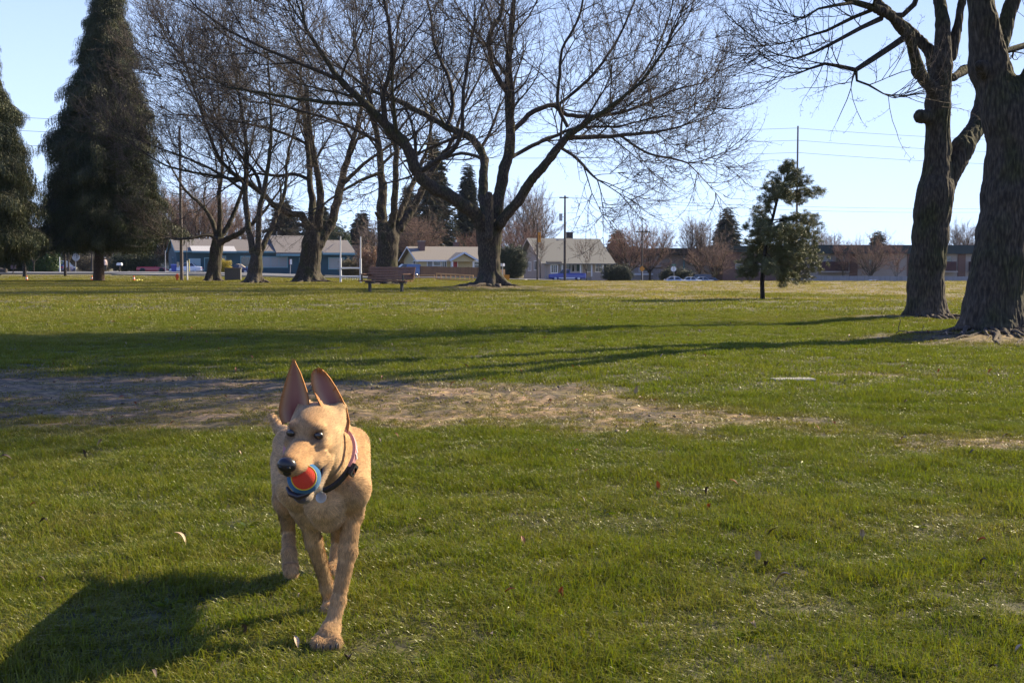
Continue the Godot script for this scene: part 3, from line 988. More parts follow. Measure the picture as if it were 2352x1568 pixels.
func make_near_maples():
	var grp := "two thick maple trunks at the right edge of the lawn"
	var d := 23.4
	var opt := {"rs": 1.09, "seg": [0.6, 0.34, 0.26], "kids": [2, 1], "thin": 0.010, "spray": 0.55, "skip": 0.15, "up": [0.2, 0.14, 0.14], "cell": 0.024, "furrow": 10.0, "thick": 0.075}
	var T := new_tree("maple_tree", "thick forked maple trunk with a round knob, second from the right edge", grp, TREE_F + Vector3(0, ground_h(TREE_F.x, TREE_F.z), 0), opt)
	trunk(T, d, [[2133, 745, 44], [2130, 722, 43], [2129, 700, 41], [2129, 660, 40], [2132, 600, 39], [2137, 540, 39], [2143, 490, 39], [2149, 445, 38]], 0.014, 6, 0.14, 0.35)
	limb(T, d, [[2148, 455, 0, 27], [2150, 400, 0, 23], [2152, 340, 0, 20], [2155, 290, 0, 19.5], [2158, 240, 0, 21], [2163, 195, 0, 22], [2170, 150, 0, 16], [2173, 109, 0, 13.5], [2166, 60, 0.1, 12], [2160, 20, 0.2, 11], [2150, -70, 0.4, 11], [2140, -180, 0.6, 9], [2120, -320, 1, 7], [2110, -460, 1.2, 4]], 0.52, 3.4, 0.7, true)
	limb(T, d, [[2162, 440, 0.1, 20], [2190, 391, 0.2, 19], [2217, 340, 0.3, 18], [2248, 285, 0.8, 17], [2268, 219, 1.2, 16], [2290, 137, 1.4, 15], [2310, 55, 1.5, 14], [2340, -40, 1.6, 12], [2390, -170, 1.8, 10], [2440, -320, 2, 7], [2470, -460, 2, 4]], 0.55, 3.6, 0.7, true)
	limb(T, d, [[2150, -70, 0.4, 9], [2060, -230, 1.5, 8], [1930, -380, 2.4, 6.5], [1800, -500, 3, 5]], 0.2, 3.0, 0.55)
	limb(T, d, [[2145, -120, 0.4, 9], [2190, -300, -1, 8], [2150, -480, -2.4, 6]], 0.2, 3.0, 0.55)
	high_crown(T, [at(2120, -320, d + 1), at(2440, -320, d + 2), at(1930, -380, d + 2.4), at(2190, -300, d - 1), at(2110, -460, d + 1.2), at(2470, -460, d + 2)])
	T.skip = 0.45
	limb(T, d, [[2150, 215, -0.1, 12], [2130, 187, -0.3, 10.5], [2114, 164, -0.5, 9.5], [2097, 109, -0.7, 8.5], [2087, 80, -0.8, 9], [2062, 52, -1, 8], [2045, 33, -1.1, 7], [2007, 19, -1.3, 5.5], [1952, 3, -1.5, 4.5], [1900, -25, -1.7, 3]], 0.6, 0.55, 0.42, false, true, 1)
	limb(T, d, [[2150, 185, 0.1, 10], [2141, 150, 0.3, 9.5], [2135, 115, 0.4, 9], [2114, 90, 0.5, 8.5], [2084, 63, 0.5, 8], [2045, 36, 0.6, 7.5], [2025, 10, 0.7, 6.5], [1990, -40, 0.9, 5], [1940, -110, 1.1, 3.5]], 0.65, 0.6, 0.5, false, true, 1)
	limb(T, d, [[2078, 86, -0.8, 5.5], [2048, 107, -0.9, 5], [2004, 137, -1.1, 4.5], [1966, 160, -1.3, 4], [1930, 152, -1.4, 3], [1895, 146, -1.5, 2.5], [1862, 157, -1.6, 1.8]], 0.4, 0.55, 0.30, false, true, 1)
	limb(T, d, [[1967, 160, -1.3, 2.6], [1969, 185, -1.3, 2.2], [1996, 195, -1.4, 1.8], [2030, 215, -1.5, 1.2]], 0.3, 0.45, 0.25, false, true, 1)
	limb(T, d, [[2026, 41, -1.1, 4.2], [1980, 63, -1.3, 3.6], [1939, 85, -1.5, 3], [1870, 120, -1.7, 2.2], [1829, 134, -1.9, 1.6], [1790, 126, -2, 1]], 0.15, 0.45, 0.30, false, true, 1)
	limb(T, d, [[2010, 20, -1.2, 3.6], [1960, 40, -1, 3], [1900, 70, -0.8, 2.4], [1850, 85, -0.6, 1.6], [1815, 95, -0.6, 1]], 0.15, 0.42, 0.32, false, true, 1)
	limb(T, d, [[1960, 6, -1.5, 3], [1920, 12, -1.8, 2.4], [1880, 20, -2, 1.8], [1850, 40, -2.1, 1.2]], 0.15, 0.42, 0.32, false, true, 1)
	limb(T, d, [[2048, 36, 0.6, 5.5], [2075, 34, 0.4, 5], [2100, 10, 0.3, 4.5], [2120, -40, 0.3, 3.5], [2130, -110, 0.4, 2.5]], 0.4, 0.9, 0.35, false, true, 1)
	limb(T, d, [[2190, 178, 0.2, 8], [2205, 166, 0.5, 7.5], [2232, 152, 1, 7], [2290, 125, 1.8, 6], [2350, 105, 2.4, 5], [2430, 70, 3, 4]], 0.5, 0.9, 0.4, false, true, 1)
	limb(T, d, [[2186, 130, 0.1, 8], [2198, 60, 0.2, 7.5], [2211, 8, 0.2, 7], [2228, -90, 0.2, 6], [2235, -200, 0.2, 4]], 0.5, 2.4, 0.6)
	# the sawn knob
	limb(T, d, [[2134, 268, -0.05, 12], [2124, 266, -0.14, 11], [2118, 266, -0.2, 10], [2116, 266, -0.22, 7]], 2.0, 1, 9, false, false)
	roots(T, 9, 0.4, 0.9, -0.5, 2.6, 0.045)
	finish_tree(T, "bark")
	# G: cut by the right edge
	d = 17.5
	T = new_tree("maple_tree", "thickest dark maple trunk, cut by the right edge of the picture", grp, TREE_G + Vector3(0, ground_h(TREE_G.x, TREE_G.z), 0), opt)
	trunk(T, d, [[2285, 790, 68], [2284, 752, 66], [2283, 730, 64], [2284, 700, 61], [2289, 650, 59], [2295, 600, 58], [2305, 530, 57], [2317, 450, 57], [2327, 380, 57], [2332, 310, 58], [2334, 260, 54]], 0.015, 8, 0.20, 0.4)
	limb(T, d, [[2312, 265, 0, 30], [2290, 205, 0.05, 25], [2274, 155, 0.05, 22.5], [2262, 105, 0.05, 19], [2254, 50, 0.05, 18], [2246, -20, 0.1, 16], [2230, -130, 0.2, 14], [2190, -280, 0.4, 11], [2130, -450, 0.6, 8], [2090, -620, 0.8, 5]], 0.5, 3.0, 0.7, true)
	limb(T, d, [[2356, 260, 0, 26], [2392, 190, -0.1, 22], [2412, 120, -0.2, 20], [2424, 40, -0.3, 18], [2440, -80, -0.5, 15], [2460, -260, -0.8, 12], [2500, -460, -1, 8], [2520, -640, -1, 5]], 0.5, 3.2, 0.7, true)
	limb(T, d, [[2225, -160, 0.2, 10], [2120, -340, -0.8, 9], [2000, -480, -1.6, 7], [1890, -600, -2.2, 5]], 0.3, 2.6, 0.55)
	limb(T, d, [[2410, 40, -0.3, 12], [2460, -160, -1.6, 10], [2420, -360, -2.6, 8], [2330, -540, -3.2, 5]], 0.4, 2.8, 0.55)
	limb(T, d, [[2240, -130, 0.1, 10], [2180, -330, 0.5, 9], [2080, -560, 0.9, 7.5], [1960, -760, 1.3, 6], [1840, -900, 1.6, 4]], 0.4, 2.2, 0.6)
	limb(T, d, [[2262, 165, -0.1, 11], [2254, 152, -0.2, 9], [2250, 150, -0.24, 6]], 2.0, 1, 9, false, false)
	high_crown(T, [at(2130, -450, d + 0.6), at(2090, -620, d + 0.8), at(2500, -460, d - 1), at(2520, -640, d - 1), at(2080, -560, d + 0.9), at(2420, -360, d - 2.6), at(2000, -480, d - 1.6)])
	roots(T, 16, 0.36, 2.3, 0.1, 3.0, 0.034)
	roots(T, 12, 0.7, 1.6, 0.4, 2.4, 0.02)
	finish_tree(T, "bark")

# the wide upper crown above the picture, which shades the lawn
func high_crown(T: Dictionary, tops: Array):
	for q in tops:
		for k in 4:
			var a := TAU * k / 4.0 + rf(-0.5, 0.5)
			grow(T, q, Vector3(cos(a) * 0.7, rf(0.6, 1.1), sin(a) * 0.7).normalized(), rf(4.5, 7.0), 0.07, 0)

# ---------------------------------------------------------------- evergreens, far trees, shrubs
func leaf_tri(g: Geo, p: Vector3, d: Vector3, l: float, w: float, c: Color):
	var side := d.cross(Vector3(rf(-1, 1), rf(-1, 1), rf(-1, 1))).normalized() * w * 0.5
	g.col = c
	var n := side.cross(d).normalized()
	if n.y < 0: n = -n
	var i := g.v.size()
	g.vert(p - side * 0.6, n); g.vert(p + d * l * 0.5 + side, n); g.vert(p + d * l, n); g.vert(p + d * l * 0.5 - side, n)
	var f := (g.v[i + 2] - g.v[i]).cross(g.v[i + 1] - g.v[i])
	if f.dot(n) > 0:
		for t in [0, 1, 2, 0, 2, 3]: g.ix.append(i + t)
	else:
		for t in [0, 2, 1, 0, 3, 2]: g.ix.append(i + t)

# a cedar bough of about 1 m along +z whose foliage hangs in strings
func cedar_bough() -> ArrayMesh:
	var g := Geo.new()
	for s in 9:
		var t := s / 8.0
		var p := Vector3(rf(-0.12, 0.12) - 0.0, 0.05 - 0.28 * t * t, t)
		for side in 5:
			var q := p + Vector3((side - 2) * 0.5 * rf(0.15, 0.36) * (1.0 - 0.5 * t), rf(-0.05, 0.03), rf(-0.08, 0.1))
			var d := Vector3((side - 2) * 0.25 + rf(-0.2, 0.2), -0.75, 0.5 + rf(-0.2, 0.2)).normalized()
			var k := 9
			for j in k:
				leaf_tri(g, q, (d + Vector3(rf(-0.35, 0.35), rf(-0.25, 0.1), rf(-0.35, 0.35))).normalized(), rf(0.09, 0.17), rf(0.016, 0.03), Color(rf(0.75, 1.2), rf(0.8, 1.15), rf(0.7, 1.2)))
				q += d * rf(0.04, 0.07)
				d = (d + Vector3(0, -0.25, 0)).normalized()
	g.col = Color(0.8, 0.6, 0.5)
	g.tube(PackedVector3Array([Vector3(0, 0, -0.2), Vector3(0, 0.05, 0.3), Vector3(0, -0.05, 0.7), Vector3(0, -0.2, 1.0)]), PackedFloat32Array([0.02, 0.016, 0.01, 0.004]), 4, false)
	return g.mesh()

# a fir bough of about 1 m along +z: flat, with side shoots
func fir_bough() -> ArrayMesh:
	var g := Geo.new()
	for s in 9:
		var t := (s + 0.5) / 9.0
		var p := Vector3(0, 0.06 * sin(t * 3.0) - 0.15 * t * t, t)
		for sg in [-1.0, 1.0]:
			var l := 0.5 * (1.0 - t * 0.75) * rf(0.7, 1.1)
			var d := Vector3(sg * 0.8, rf(-0.2, 0.1), 0.6).normalized()
			var q := p
			for j in 4:
				for m in 2:
					leaf_tri(g, q, (d + Vector3(rf(-0.6, 0.6), rf(-0.35, 0.4), rf(-0.3, 0.6))).normalized(), rf(0.1, 0.17), rf(0.035, 0.055), Color(rf(0.75, 1.2), rf(0.8, 1.15), rf(0.7, 1.2)))
				q += d * l / 4.0
	g.col = Color(0.8, 0.6, 0.5)
	g.tube(PackedVector3Array([Vector3(0, 0, -0.2), Vector3(0, 0.04, 0.5), Vector3(0, -0.12, 1.0)]), PackedFloat32Array([0.018, 0.012, 0.004]), 3, false)
	return g.mesh()

func needle_tuft() -> ArrayMesh:
	var g := Geo.new()
	for k in 80:
		var d := Vector3(rf(-1, 1), rf(-0.7, 1), rf(-0.6, 1.2)).normalized()
		leaf_tri(g, Vector3(rf(-0.04, 0.04), rf(-0.03, 0.03), rf(-0.08, 0.08)), d, rf(0.05, 0.095), rf(0.007, 0.012), Color(rf(0.75, 1.25), rf(0.8, 1.15), rf(0.6, 1.1)))
	return g.mesh()

func leaf_clump(n: int, r: float, l: float, w: float) -> ArrayMesh:
	var g := Geo.new()
	for k in n:
		var p := Vector3(rf(-1, 1), rf(-1, 1), rf(-1, 1)) * r
		leaf_tri(g, p, Vector3(rf(-1, 1), rf(-0.6, 0.8), rf(-1, 1)).normalized(), rf(0.7, 1.2) * l, w * rf(0.7, 1.2), Color(rf(0.7, 1.3), rf(0.8, 1.2), rf(0.6, 1.2)))
	return g.mesh()

# profile: [height in m, radius in m] from the ground up
func conifer(called: String, label: String, group: String, base: Vector3, prof: Array, trunk_r: float, kinds: Array, n: int, color: Color, droop: float, size: float, lean := Vector3.ZERO, bare := 1.0) -> Node3D:
	var o := thing(called, label, "tree", base, 0.0, group)
	var top: float = prof[prof.size() - 1][0]
	var g := Geo.new()
	var p := PackedVector3Array()
	var r := PackedFloat32Array()
	for k in 13:
		var t := k / 12.0
		p.append(Vector3(0, -0.2 + t * (top + 0.1), 0) + lean * t)
		r.append(trunk_r * (1.0 - 0.94 * t) * (1.0 + 0.35 * exp(-t * top * 1.2)))
	g.col = Color(0.20, 0.125, 0.10)
	g.tube(p, r, 14, false, nf, 0.14)
	obj("trunk", g, mats.bark, o)
	var spots := []
	var cols := []
	for k in kinds.size():
		spots.append([]); cols.append([])
	var low: float = prof[0][0]
	for i in n:
		var t := rng.randf()
		t = 1.0 - pow(1.0 - t, 0.62) if top - low > 5.0 else t
		var y := lerpf(low, top, t)
		var rad := 0.0
		for k in prof.size() - 1:
			if y >= prof[k][0] and y <= prof[k + 1][0]:
				rad = lerpf(prof[k][1], prof[k + 1][1], (y - prof[k][0]) / (prof[k + 1][0] - prof[k][0]))
		var a := rf(0, TAU)
		if droop > 0.4: rad *= 1.02 - 0.32 * fposmod(y * 0.5 + 0.6 * nf.get_noise_1d(a * 1.3 + base.x), 1.0)
		var lump := 1.0 + 0.40 * nf.get_noise_2d(a * 1.1 + base.x, y * 0.75) + 0.38 * nf.get_noise_2d(a * 3.1 + base.x, y * 1.6)
		var rr := rad * lump * pow(rng.randf(), 0.38)
		var s := size * rf(0.65, 1.25) * (0.55 + 0.45 * clampf(rad / 2.5, 0.0, 1.0))
		rr = maxf(rr - s * 0.75, 0.0)
		var d := Vector3(cos(a), -droop * rf(0.3, 1.1) + 0.25 * t, sin(a)).rotated(Vector3.UP, rf(-0.5, 0.5)).normalized()
		var q := Vector3(cos(a) * rr, y - rr * droop * 0.35, sin(a) * rr) + lean * (y / top)
		var x := Vector3.UP.cross(d).normalized()
		var b := Basis(x, d.cross(x), d).scaled_local(Vector3(s, s, s))
		var k := rng.randi() % kinds.size()
		spots[k].append(Transform3D(b, q))
		var f := rf(0.7, 1.3)
		var w := maxf(0.0, nf.get_noise_3d(q.x * 0.5, q.y * 0.5, q.z * 0.5))
		cols[k].append(Color(color.r * f * (1.0 + w * 0.9), color.g * f * (1.0 + w * 0.4), color.b * f))
	for k in kinds.size():
		many("foliage", kinds[k], mats.needle, spots[k], cols[k], o)
	return o

func far_tree(label: String, px: float, d: float, height: float, spread: float, tint: Color, opt := {}, called := "bare_tree", group := "bare trees along the street") -> Node3D:
	var base := on_ground(px, d)
	var op := {"levels": 2, "seg": [0.9, 0.6], "kids": [2], "per": 4, "skip": 0.15, "spray": 1.25, "thin": 0.02, "sides": [5, 3], "sprays": sprays_far, "up": [0.16, 0.14], "wob": 0.2}
	op.merge(opt, true)
	var T := new_tree(called, label, group, base, op)
	var th: float = height * opt.get("bole", 0.22)
	var r0: float = opt.get("girth", height * 0.022)
	T.trunk.col = Color(0.10, 0.08, 0.068)
	T.trunk.tube(PackedVector3Array([base - Vector3(0, 0.2, 0), base + Vector3(0, th * 0.5, 0), base + Vector3(rf(-0.1, 0.1), th, 0)]), PackedFloat32Array([r0 * 1.35, r0, r0 * 0.95]), 10)
	var n: int = opt.get("limbs", 7)
	for k in n:
		var a := TAU * k / n + rf(-0.4, 0.4)
		var out: float = spread / height * (0.15 if k == 0 else rf(0.55, 1.15))
		var dirv := Vector3(cos(a) * out, 0.75, sin(a) * out).normalized()
		grow(T, base + Vector3(0, th * rf(0.75, 1.0), 0), dirv, (height - th) * rf(0.7, 0.95), r0 * 0.5, 0)
	finish_tree(T, "bark_far", tint)
	return T.node

func shrub(called: String, label: String, category: String, base: Vector3, size: Vector3, m: Mesh, n: int, c: Color, group := "", gap := 0.25) -> Node3D:
	var o := thing(called, label, category, base, 0.0, group)
	var g := Geo.new()
	g.col = Color(0.09, 0.07, 0.055)
	for k in 7:
		var a := TAU * k / 7.0
		g.tube(PackedVector3Array([Vector3(0, -0.1, 0), Vector3(cos(a) * size.x * 0.15, size.y * 0.35, sin(a) * size.z * 0.15), Vector3(cos(a) * size.x * 0.3, size.y * 0.75, sin(a) * size.z * 0.3)]), PackedFloat32Array([0.05, 0.035, 0.015]), 5, false)
	obj("stem", g, mats.bark_far, o)
	var spots := []
	var cols := []
	for i in n:
		var dirv := Vector3(rf(-1, 1), rf(-1, 1), rf(-1, 1)).normalized() * pow(rng.randf(), 0.3)
		var lump := 1.0 + gap * nf.get_noise_3d(dirv.x * 2.5 + base.x, dirv.y * 2.5, dirv.z * 2.5)
		var q := Vector3(dirv.x * size.x * 0.5, size.y * 0.5 + dirv.y * size.y * 0.5, dirv.z * size.z * 0.5) * lump
		if q.y < 0.05: continue
		spots.append(Transform3D(Basis.from_euler(Vector3(rf(0, TAU), rf(0, TAU), 0)), q))
		var f := rf(0.65, 1.35)
		cols.append(Color(c.r * f, c.g * f, c.b * f))
	many("foliage", m, mats.leaf, spots, cols, o)
	return o

func make_evergreens():
	var ced := [cedar_bough(), cedar_bough(), cedar_bough()]
	var fir := [fir_bough(), fir_bough()]
	var dark := Color(0.040, 0.052, 0.019)
	# the tall drooping conifer at the left
	var m := 92.0 / 2905.0
	var b := on_ground(228, 92.0)
	conifer("conifer_tree", "tall drooping dark conifer with a bare reddish trunk foot, the highest tree at left", "dark conifers at left", b,
		[[3.5, 3.5], [4.2, 4.4], [5.0, 4.4], [6.5, 4.1], [7.7, 3.9], [10.9, 3.4], [12.6, 3.0], [14.0, 2.9], [15.6, 2.2], [17.2, 2.0], [18.8, 1.4], [20.3, 1.0], [22.0, 0.6], [24.0, 0.15]], 0.34, ced, 7000, dark, 0.55, 1.2, Vector3(1.2, 0, 0))
	b = on_ground(-24, 84.0)
	conifer("conifer_tree", "dark drooping conifer cut by the left edge of the picture", "dark conifers at left", b,
		[[2.6, 2.5], [3.4, 2.9], [5.0, 3.1], [8.0, 2.8], [10.5, 2.3], [12.0, 1.9], [13.0, 1.6], [13.8, 0.9], [15.0, 0.8], [16.2, 0.2]], 0.45, ced, 5000, Color(0.048, 0.060, 0.020), 0.5, 1.2)
	# leaning pine out on the lawn
	var d := 38.3
	var tuftm := [needle_tuft(), needle_tuft()]
	var o := thing("pine_tree", "small leaning pine with a bare lower trunk out on the lawn", "tree", on_ground(1752, d))
	var base := o.position
	var g := Geo.new()
	g.col = Color(0.075, 0.06, 0.05)
	var tp := PackedVector3Array()
	var tr := PackedFloat32Array()
	for w in [[1752, 693, 7.0], [1752, 680, 6.0], [1751, 650, 5.5], [1754, 610, 5.0], [1760, 560, 4.6], [1768, 530, 4.2], [1778, 490, 3.6], [1788, 450, 3.0], [1800, 420, 2.2], [1812, 395, 1.5], [1816, 375, 0.8]]:
		tp.append(at(w[0], w[1], d) - base); tr.append(w[2] / 2905.0 * d * 0.9)
	g.tube(tp, tr, 12, true, nf, 0.12)
	obj("trunk", g, mats.bark, o)
	g = Geo.new()
	g.col = Color(0.085, 0.065, 0.05)
	var spots := [[], []]
	var cols := [[], []]
	# branches as [from, to, spread of the foliage], in frame units; the last entry is how far they reach towards or away from the lens
	var rows := [[1757, 585, 1722, 600, 26, 0.3], [1757, 590, 1712, 628, 22, -0.2], [1760, 565, 1735, 560, 28, 0.4], [1764, 545, 1735, 520, 26, -0.4], [1768, 530, 1748, 490, 22, 0.2], [1775, 500, 1755, 450, 20, -0.2], [1782, 470, 1768, 430, 18, 0.3], [1790, 445, 1780, 408, 16, 0.0],
		[1760, 570, 1830, 590, 34, -0.6], [1762, 560, 1865, 600, 30, 0.3], [1764, 550, 1850, 560, 34, 0.5], [1768, 535, 1825, 535, 30, -0.5], [1766, 545, 1868, 530, 26, -0.1], [1758, 590, 1840, 630, 28, 0.4], [1760, 580, 1810, 640, 24, -0.6], [1770, 515, 1840, 500, 24, 0.2], [1772, 505, 1872, 505, 18, 0.5],
		[1788, 455, 1830, 455, 22, 0.3], [1790, 450, 1868, 442, 18, -0.2], [1792, 440, 1888, 440, 12, 0.1], [1794, 430, 1845, 415, 20, 0.4], [1800, 420, 1830, 398, 16, -0.3], [1808, 400, 1818, 375, 14, 0.0], [1802, 410, 1800, 385, 12, 0.2], [1795, 435, 1800, 440, 26, -0.5], [1770, 520, 1780, 540, 30, -0.8], [1765, 560, 1780, 590, 30, 0.9], [1760, 590, 1770, 620, 22, -0.9]]
	for w in rows:
		var a := at(w[0], w[1], d) - base
		var e := at(w[2], w[3], d + w[5] * 1.2) - base
		var mid := (a + e) * 0.5 + Vector3(0, 0.06, 0)
		g.tube(PackedVector3Array([a, mid, e]), PackedFloat32Array([0.022, 0.014, 0.006]), 5, false)
		var px_r: float = w[4] * 1.12 / 2905.0 * d
		var n := int(px_r * px_r * 2300.0) + 12
		for i in n:
			var t := pow(rng.randf(), 0.6)
			var off := Vector3(rf(-1, 1), rf(-0.65, 0.75), rf(-1, 1))
			if off.length() > 1.0: continue
			var q := a.lerp(e, 0.25 + 0.85 * t) + off * px_r * (0.45 + 0.55 * t)
			if nf.get_noise_3d(q.x * 4.0, q.y * 4.0, q.z * 4.0) < -0.06: continue
			var k := rng.randi() % 2
			spots[k].append(Transform3D(Basis.from_euler(Vector3(rf(-0.6, 0.6), rf(0, TAU), rf(-0.6, 0.6))).scaled_local(Vector3.ONE * rf(0.7, 1.15)), q))
			var f := rf(0.75, 1.25)
			cols[k].append(Color(0.125 * f, 0.128 * f, 0.056 * f))
	obj("branches", g, mats.bark_far, o)
	for k in 2: many("foliage", tuftm[k], mats.leaf, spots[k], cols[k], o)
	# dark firs behind the houses
	var firs := [
		["dark fir rising behind the yellow house, left of the big maple", 1000, 240, 26.0, 4.6, 9.0],
		["dark fir crowded behind the maple limbs above the park bench", 940, 255, 17.0, 4.2, 9.0],
		["broad dark fir behind the teal building's right half", 655, 225, 12.5, 4.8, 5.0],
		["dark fir behind the teal building's stepped roof", 735, 215, 11.5, 5.2, 4.0],
		["grey green fir showing between two maples above the white frame", 832, 250, 11.5, 4.2, 8.0],
		["dark fir close behind the big maple's right limb", 1075, 250, 21.0, 3.8, 8.0],
		["small narrow fir standing behind the grey house's chimney", 1327, 300, 8.2, 1.4, 14.0],
		["small pointed fir behind the grey house's roof end", 1380, 300, 7.2, 1.8, 14.0],
		["broad fir right of the grey house", 1417, 255, 9.4, 3.6, 8.0],
		["dark fir left of the leaning pine with layered boughs", 1668, 270, 15.0, 5.4, 8.0],
		["dark fir poking above the apartment roof between the pine and the right trunks", 2013, 290, 11.0, 4.0, 14.0],
		["dark low fir beside the taller one above the apartment roof", 1975, 295, 7.0, 2.8, 14.0],
		["small conical fir above the apartment roof nearest the right trunks", 2068, 300, 7.0, 2.0, 14.0]]
	for w in firs:
		var bb := on_ground(w[1], w[2])
		bb.y = minf(bb.y, 0.0)
		var hh: float = w[3] + EYE
		conifer("fir_tree", w[0], "firs behind the houses", bb, [[1.0, w[4] * 0.9], [2.5, w[4]], [hh * 0.45, w[4] * 0.72], [hh * 0.75, w[4] * 0.42], [hh * 0.92, w[4] * 0.16], [hh, 0.03]], hh * 0.018, fir, int(400 + hh * 95), Color(0.026, 0.036, 0.026) * rf(0.9, 1.25), 0.3, 1.9 if w[4] > 2.5 else 1.2)

func make_far_trees():
	var grey := Color(2.6, 2.5, 2.5)
	var red := Color(2.6, 1.85, 1.7)
	var brown := Color(2.5, 2.0, 1.75)
	far_tree("wide brown bare tree filling the gap behind the teal building's left end", 455, 215, 14.0, 13.0, brown, {"limbs": 12, "bole": 0.12})
	far_tree("brown bare tree right of the tall conifer, behind the parked cars", 395, 225, 13.0, 9.0, brown, {"limbs": 10, "bole": 0.12})
	far_tree("brown bare tree behind the middle of the teal building's roof", 545, 235, 13.0, 10.0, brown, {"limbs": 10, "bole": 0.12})
	far_tree("drooping brown birch behind the yellow house's left gable", 962, 215, 10.5, 5.0, brown, {"up": [0.1, -0.25], "limbs": 9})
	far_tree("reddish bare tree between the big maple and the grey house", 1178, 212, 8.6, 7.5, red, {"limbs": 12, "bole": 0.12, "spray": 1.0})
	far_tree("second reddish bare tree just right of the big maple's trunk", 1110, 222, 8.0, 6.0, red, {"limbs": 10, "bole": 0.12, "spray": 1.0})
	far_tree("tall pale grey bare tree behind the grey house's left gable", 1215, 262, 17.0, 9.5, grey, {"limbs": 11, "bole": 0.15})
	far_tree("bare reddish tree right of the grey house, nearest its porch end", 1446, 212, 9.2, 7.0, Color(2.8, 2.0, 1.8), {"limbs": 11, "spray": 1.0})
	far_tree("bare brown tree with a pruned fork beside the yellow diamond sign", 1492, 222, 9.6, 8.0, brown, {"limbs": 10, "spray": 1.1})
	far_tree("bare tree with upright pale twigs left of the dark fir", 1606, 228, 11.6, 8.0, grey, {"limbs": 12, "spray": 1.0, "up": [0.25, 0.2]})
	far_tree("low brown bare tree in front of the apartment's brick wall", 1640, 222, 7.0, 8.0, brown, {"limbs": 12, "spray": 1.0})
	far_tree("pale grey bare tree above the apartment roof right of the pine", 1890, 285, 10.5, 5.0, grey, {"limbs": 9})
	far_tree("vase shaped bare tree in front of the apartment balconies", 1998, 224, 9.0, 8.0, brown, {"limbs": 9, "spray": 0.95})
	far_tree("small reddish bare tree in front of the apartment's brick pier", 1935, 226, 7.2, 3.0, red, {"limbs": 6, "spray": 0.8, "girth": 0.07})
	far_tree("small reddish bare tree nearest the right trunks before the apartments", 2057, 226, 7.2, 3.4, red, {"limbs": 6, "spray": 0.8, "girth": 0.07})
	far_tree("pale bare tree seen in the gap between the two thick right trunks", 2215, 290, 12.5, 6.0, grey, {"limbs": 9})
	far_tree("faint bare tree behind the second right trunk", 2150, 300, 10.0, 7.0, grey, {"limbs": 8})
	far_tree("grey bare tree behind the white frame, left of the bench", 862, 225, 8.6, 4.5, grey, {"limbs": 9, "spray": 1.0})
	far_tree("thin bare sapling at the left corner of the grey house", 1241, 181, 5.6, 2.4, Color(1.3, 1.0, 0.95), {"limbs": 4, "girth": 0.06, "spray": 0.8, "bole": 0.35})
	far_tree("thin bare sapling before the grey house's porch", 1347, 184, 5.6, 2.6, Color(1.3, 1.0, 0.95), {"limbs": 4, "girth": 0.06, "spray": 0.8, "bole": 0.35})
	far_tree("small bare tree beside the hedge at far left", 80, 126, 4.2, 3.4, Color(1.4, 1.1, 1.05), {"limbs": 7, "girth": 0.06, "spray": 0.8, "bole": 0.3})
	far_tree("dark bare young tree left of the orange cone", 59, 109, 4.2, 1.8, Color(1.1, 1, 0.95), {"limbs": 4, "girth": 0.13, "spray": 0.7, "bole": 0.6}, "young_tree")
	far_tree("leaning bare young tree near the round grey sign", 152, 111, 3.6, 1.8, Color(1.1, 1, 0.95), {"limbs": 4, "girth": 0.1, "spray": 0.7, "bole": 0.6}, "young_tree")
	far_tree("brown bare tree far down the side street", 265, 260, 9.5, 8.0, brown, {"limbs": 9})
	far_tree("brown bare tree at the end of the side street, left of the other", 215, 275, 9.0, 8.0, brown, {"limbs": 9})
	# shrubs and hedges
	var clump := leaf_clump(26, 0.16, 0.13, 0.06)
	var big := leaf_clump(26, 0.2, 0.16, 0.09)
	shrub("laurel_hedge", "glossy green laurel hedge ending in sunlight at far left", "hedge", on_ground(101, 133), Vector3(3.6, 2.3, 2.6), big, 1100, Color(0.045, 0.085, 0.02))
	shrub("hedge", "dark clipped hedge at the left edge, beside the laurel", "hedge", on_ground(32, 138), Vector3(6.6, 2.8, 3.0), clump, 2200, Color(0.02, 0.03, 0.014))
	shrub("evergreen_shrub", "dark rounded evergreen shrub between the big maple and the grey house", "shrub", on_ground(1176, 176), Vector3(4.4, 4.6, 3.6), clump, 2600, Color(0.035, 0.045, 0.02))
	shrub("forsythia_bush", "yellow flowering bush behind the leftmost maple", "bush", on_ground(508, 163), Vector3(2.9, 1.9, 2.0), clump, 600, Color(0.42, 0.30, 0.02))
	shrub("grass_clump", "rounded clump of tawny ornamental grass behind the white frame", "shrub", on_ground(810, 163), Vector3(3.4, 2.3, 2.4), clump, 900, Color(0.16, 0.12, 0.06))
	shrub("beech_shrub", "shrub of copper brown dead leaves left of the bench tree", "shrub", on_ground(848, 158), Vector3(3.0, 3.6, 2.4), big, 420, Color(0.25, 0.135, 0.085), "", 0.5)
	shrub("evergreen_shrub", "green leafy shrub at the teal building's right corner", "shrub", on_ground(782, 188), Vector3(3.4, 7.0, 3.0), big, 1500, Color(0.05, 0.07, 0.03))
	shrub("evergreen_shrub", "dark shrub between the warning sign and the apartments", "shrub", on_ground(1552, 212), Vector3(6.0, 2.8, 2.6), clump, 1500, Color(0.022, 0.034, 0.018))
	shrub("evergreen_shrub", "dark low shrub right of the grey house's porch", "shrub", on_ground(1418, 198), Vector3(5.0, 2.8, 2.6), clump, 1400, Color(0.022, 0.034, 0.018))
	shrub("evergreen_shrub", "small green shrub by the apartment's grey fence, left end", "shrub", on_ground(1870, 226), Vector3(3.0, 1.7, 1.6), clump, 500, Color(0.03, 0.05, 0.015))
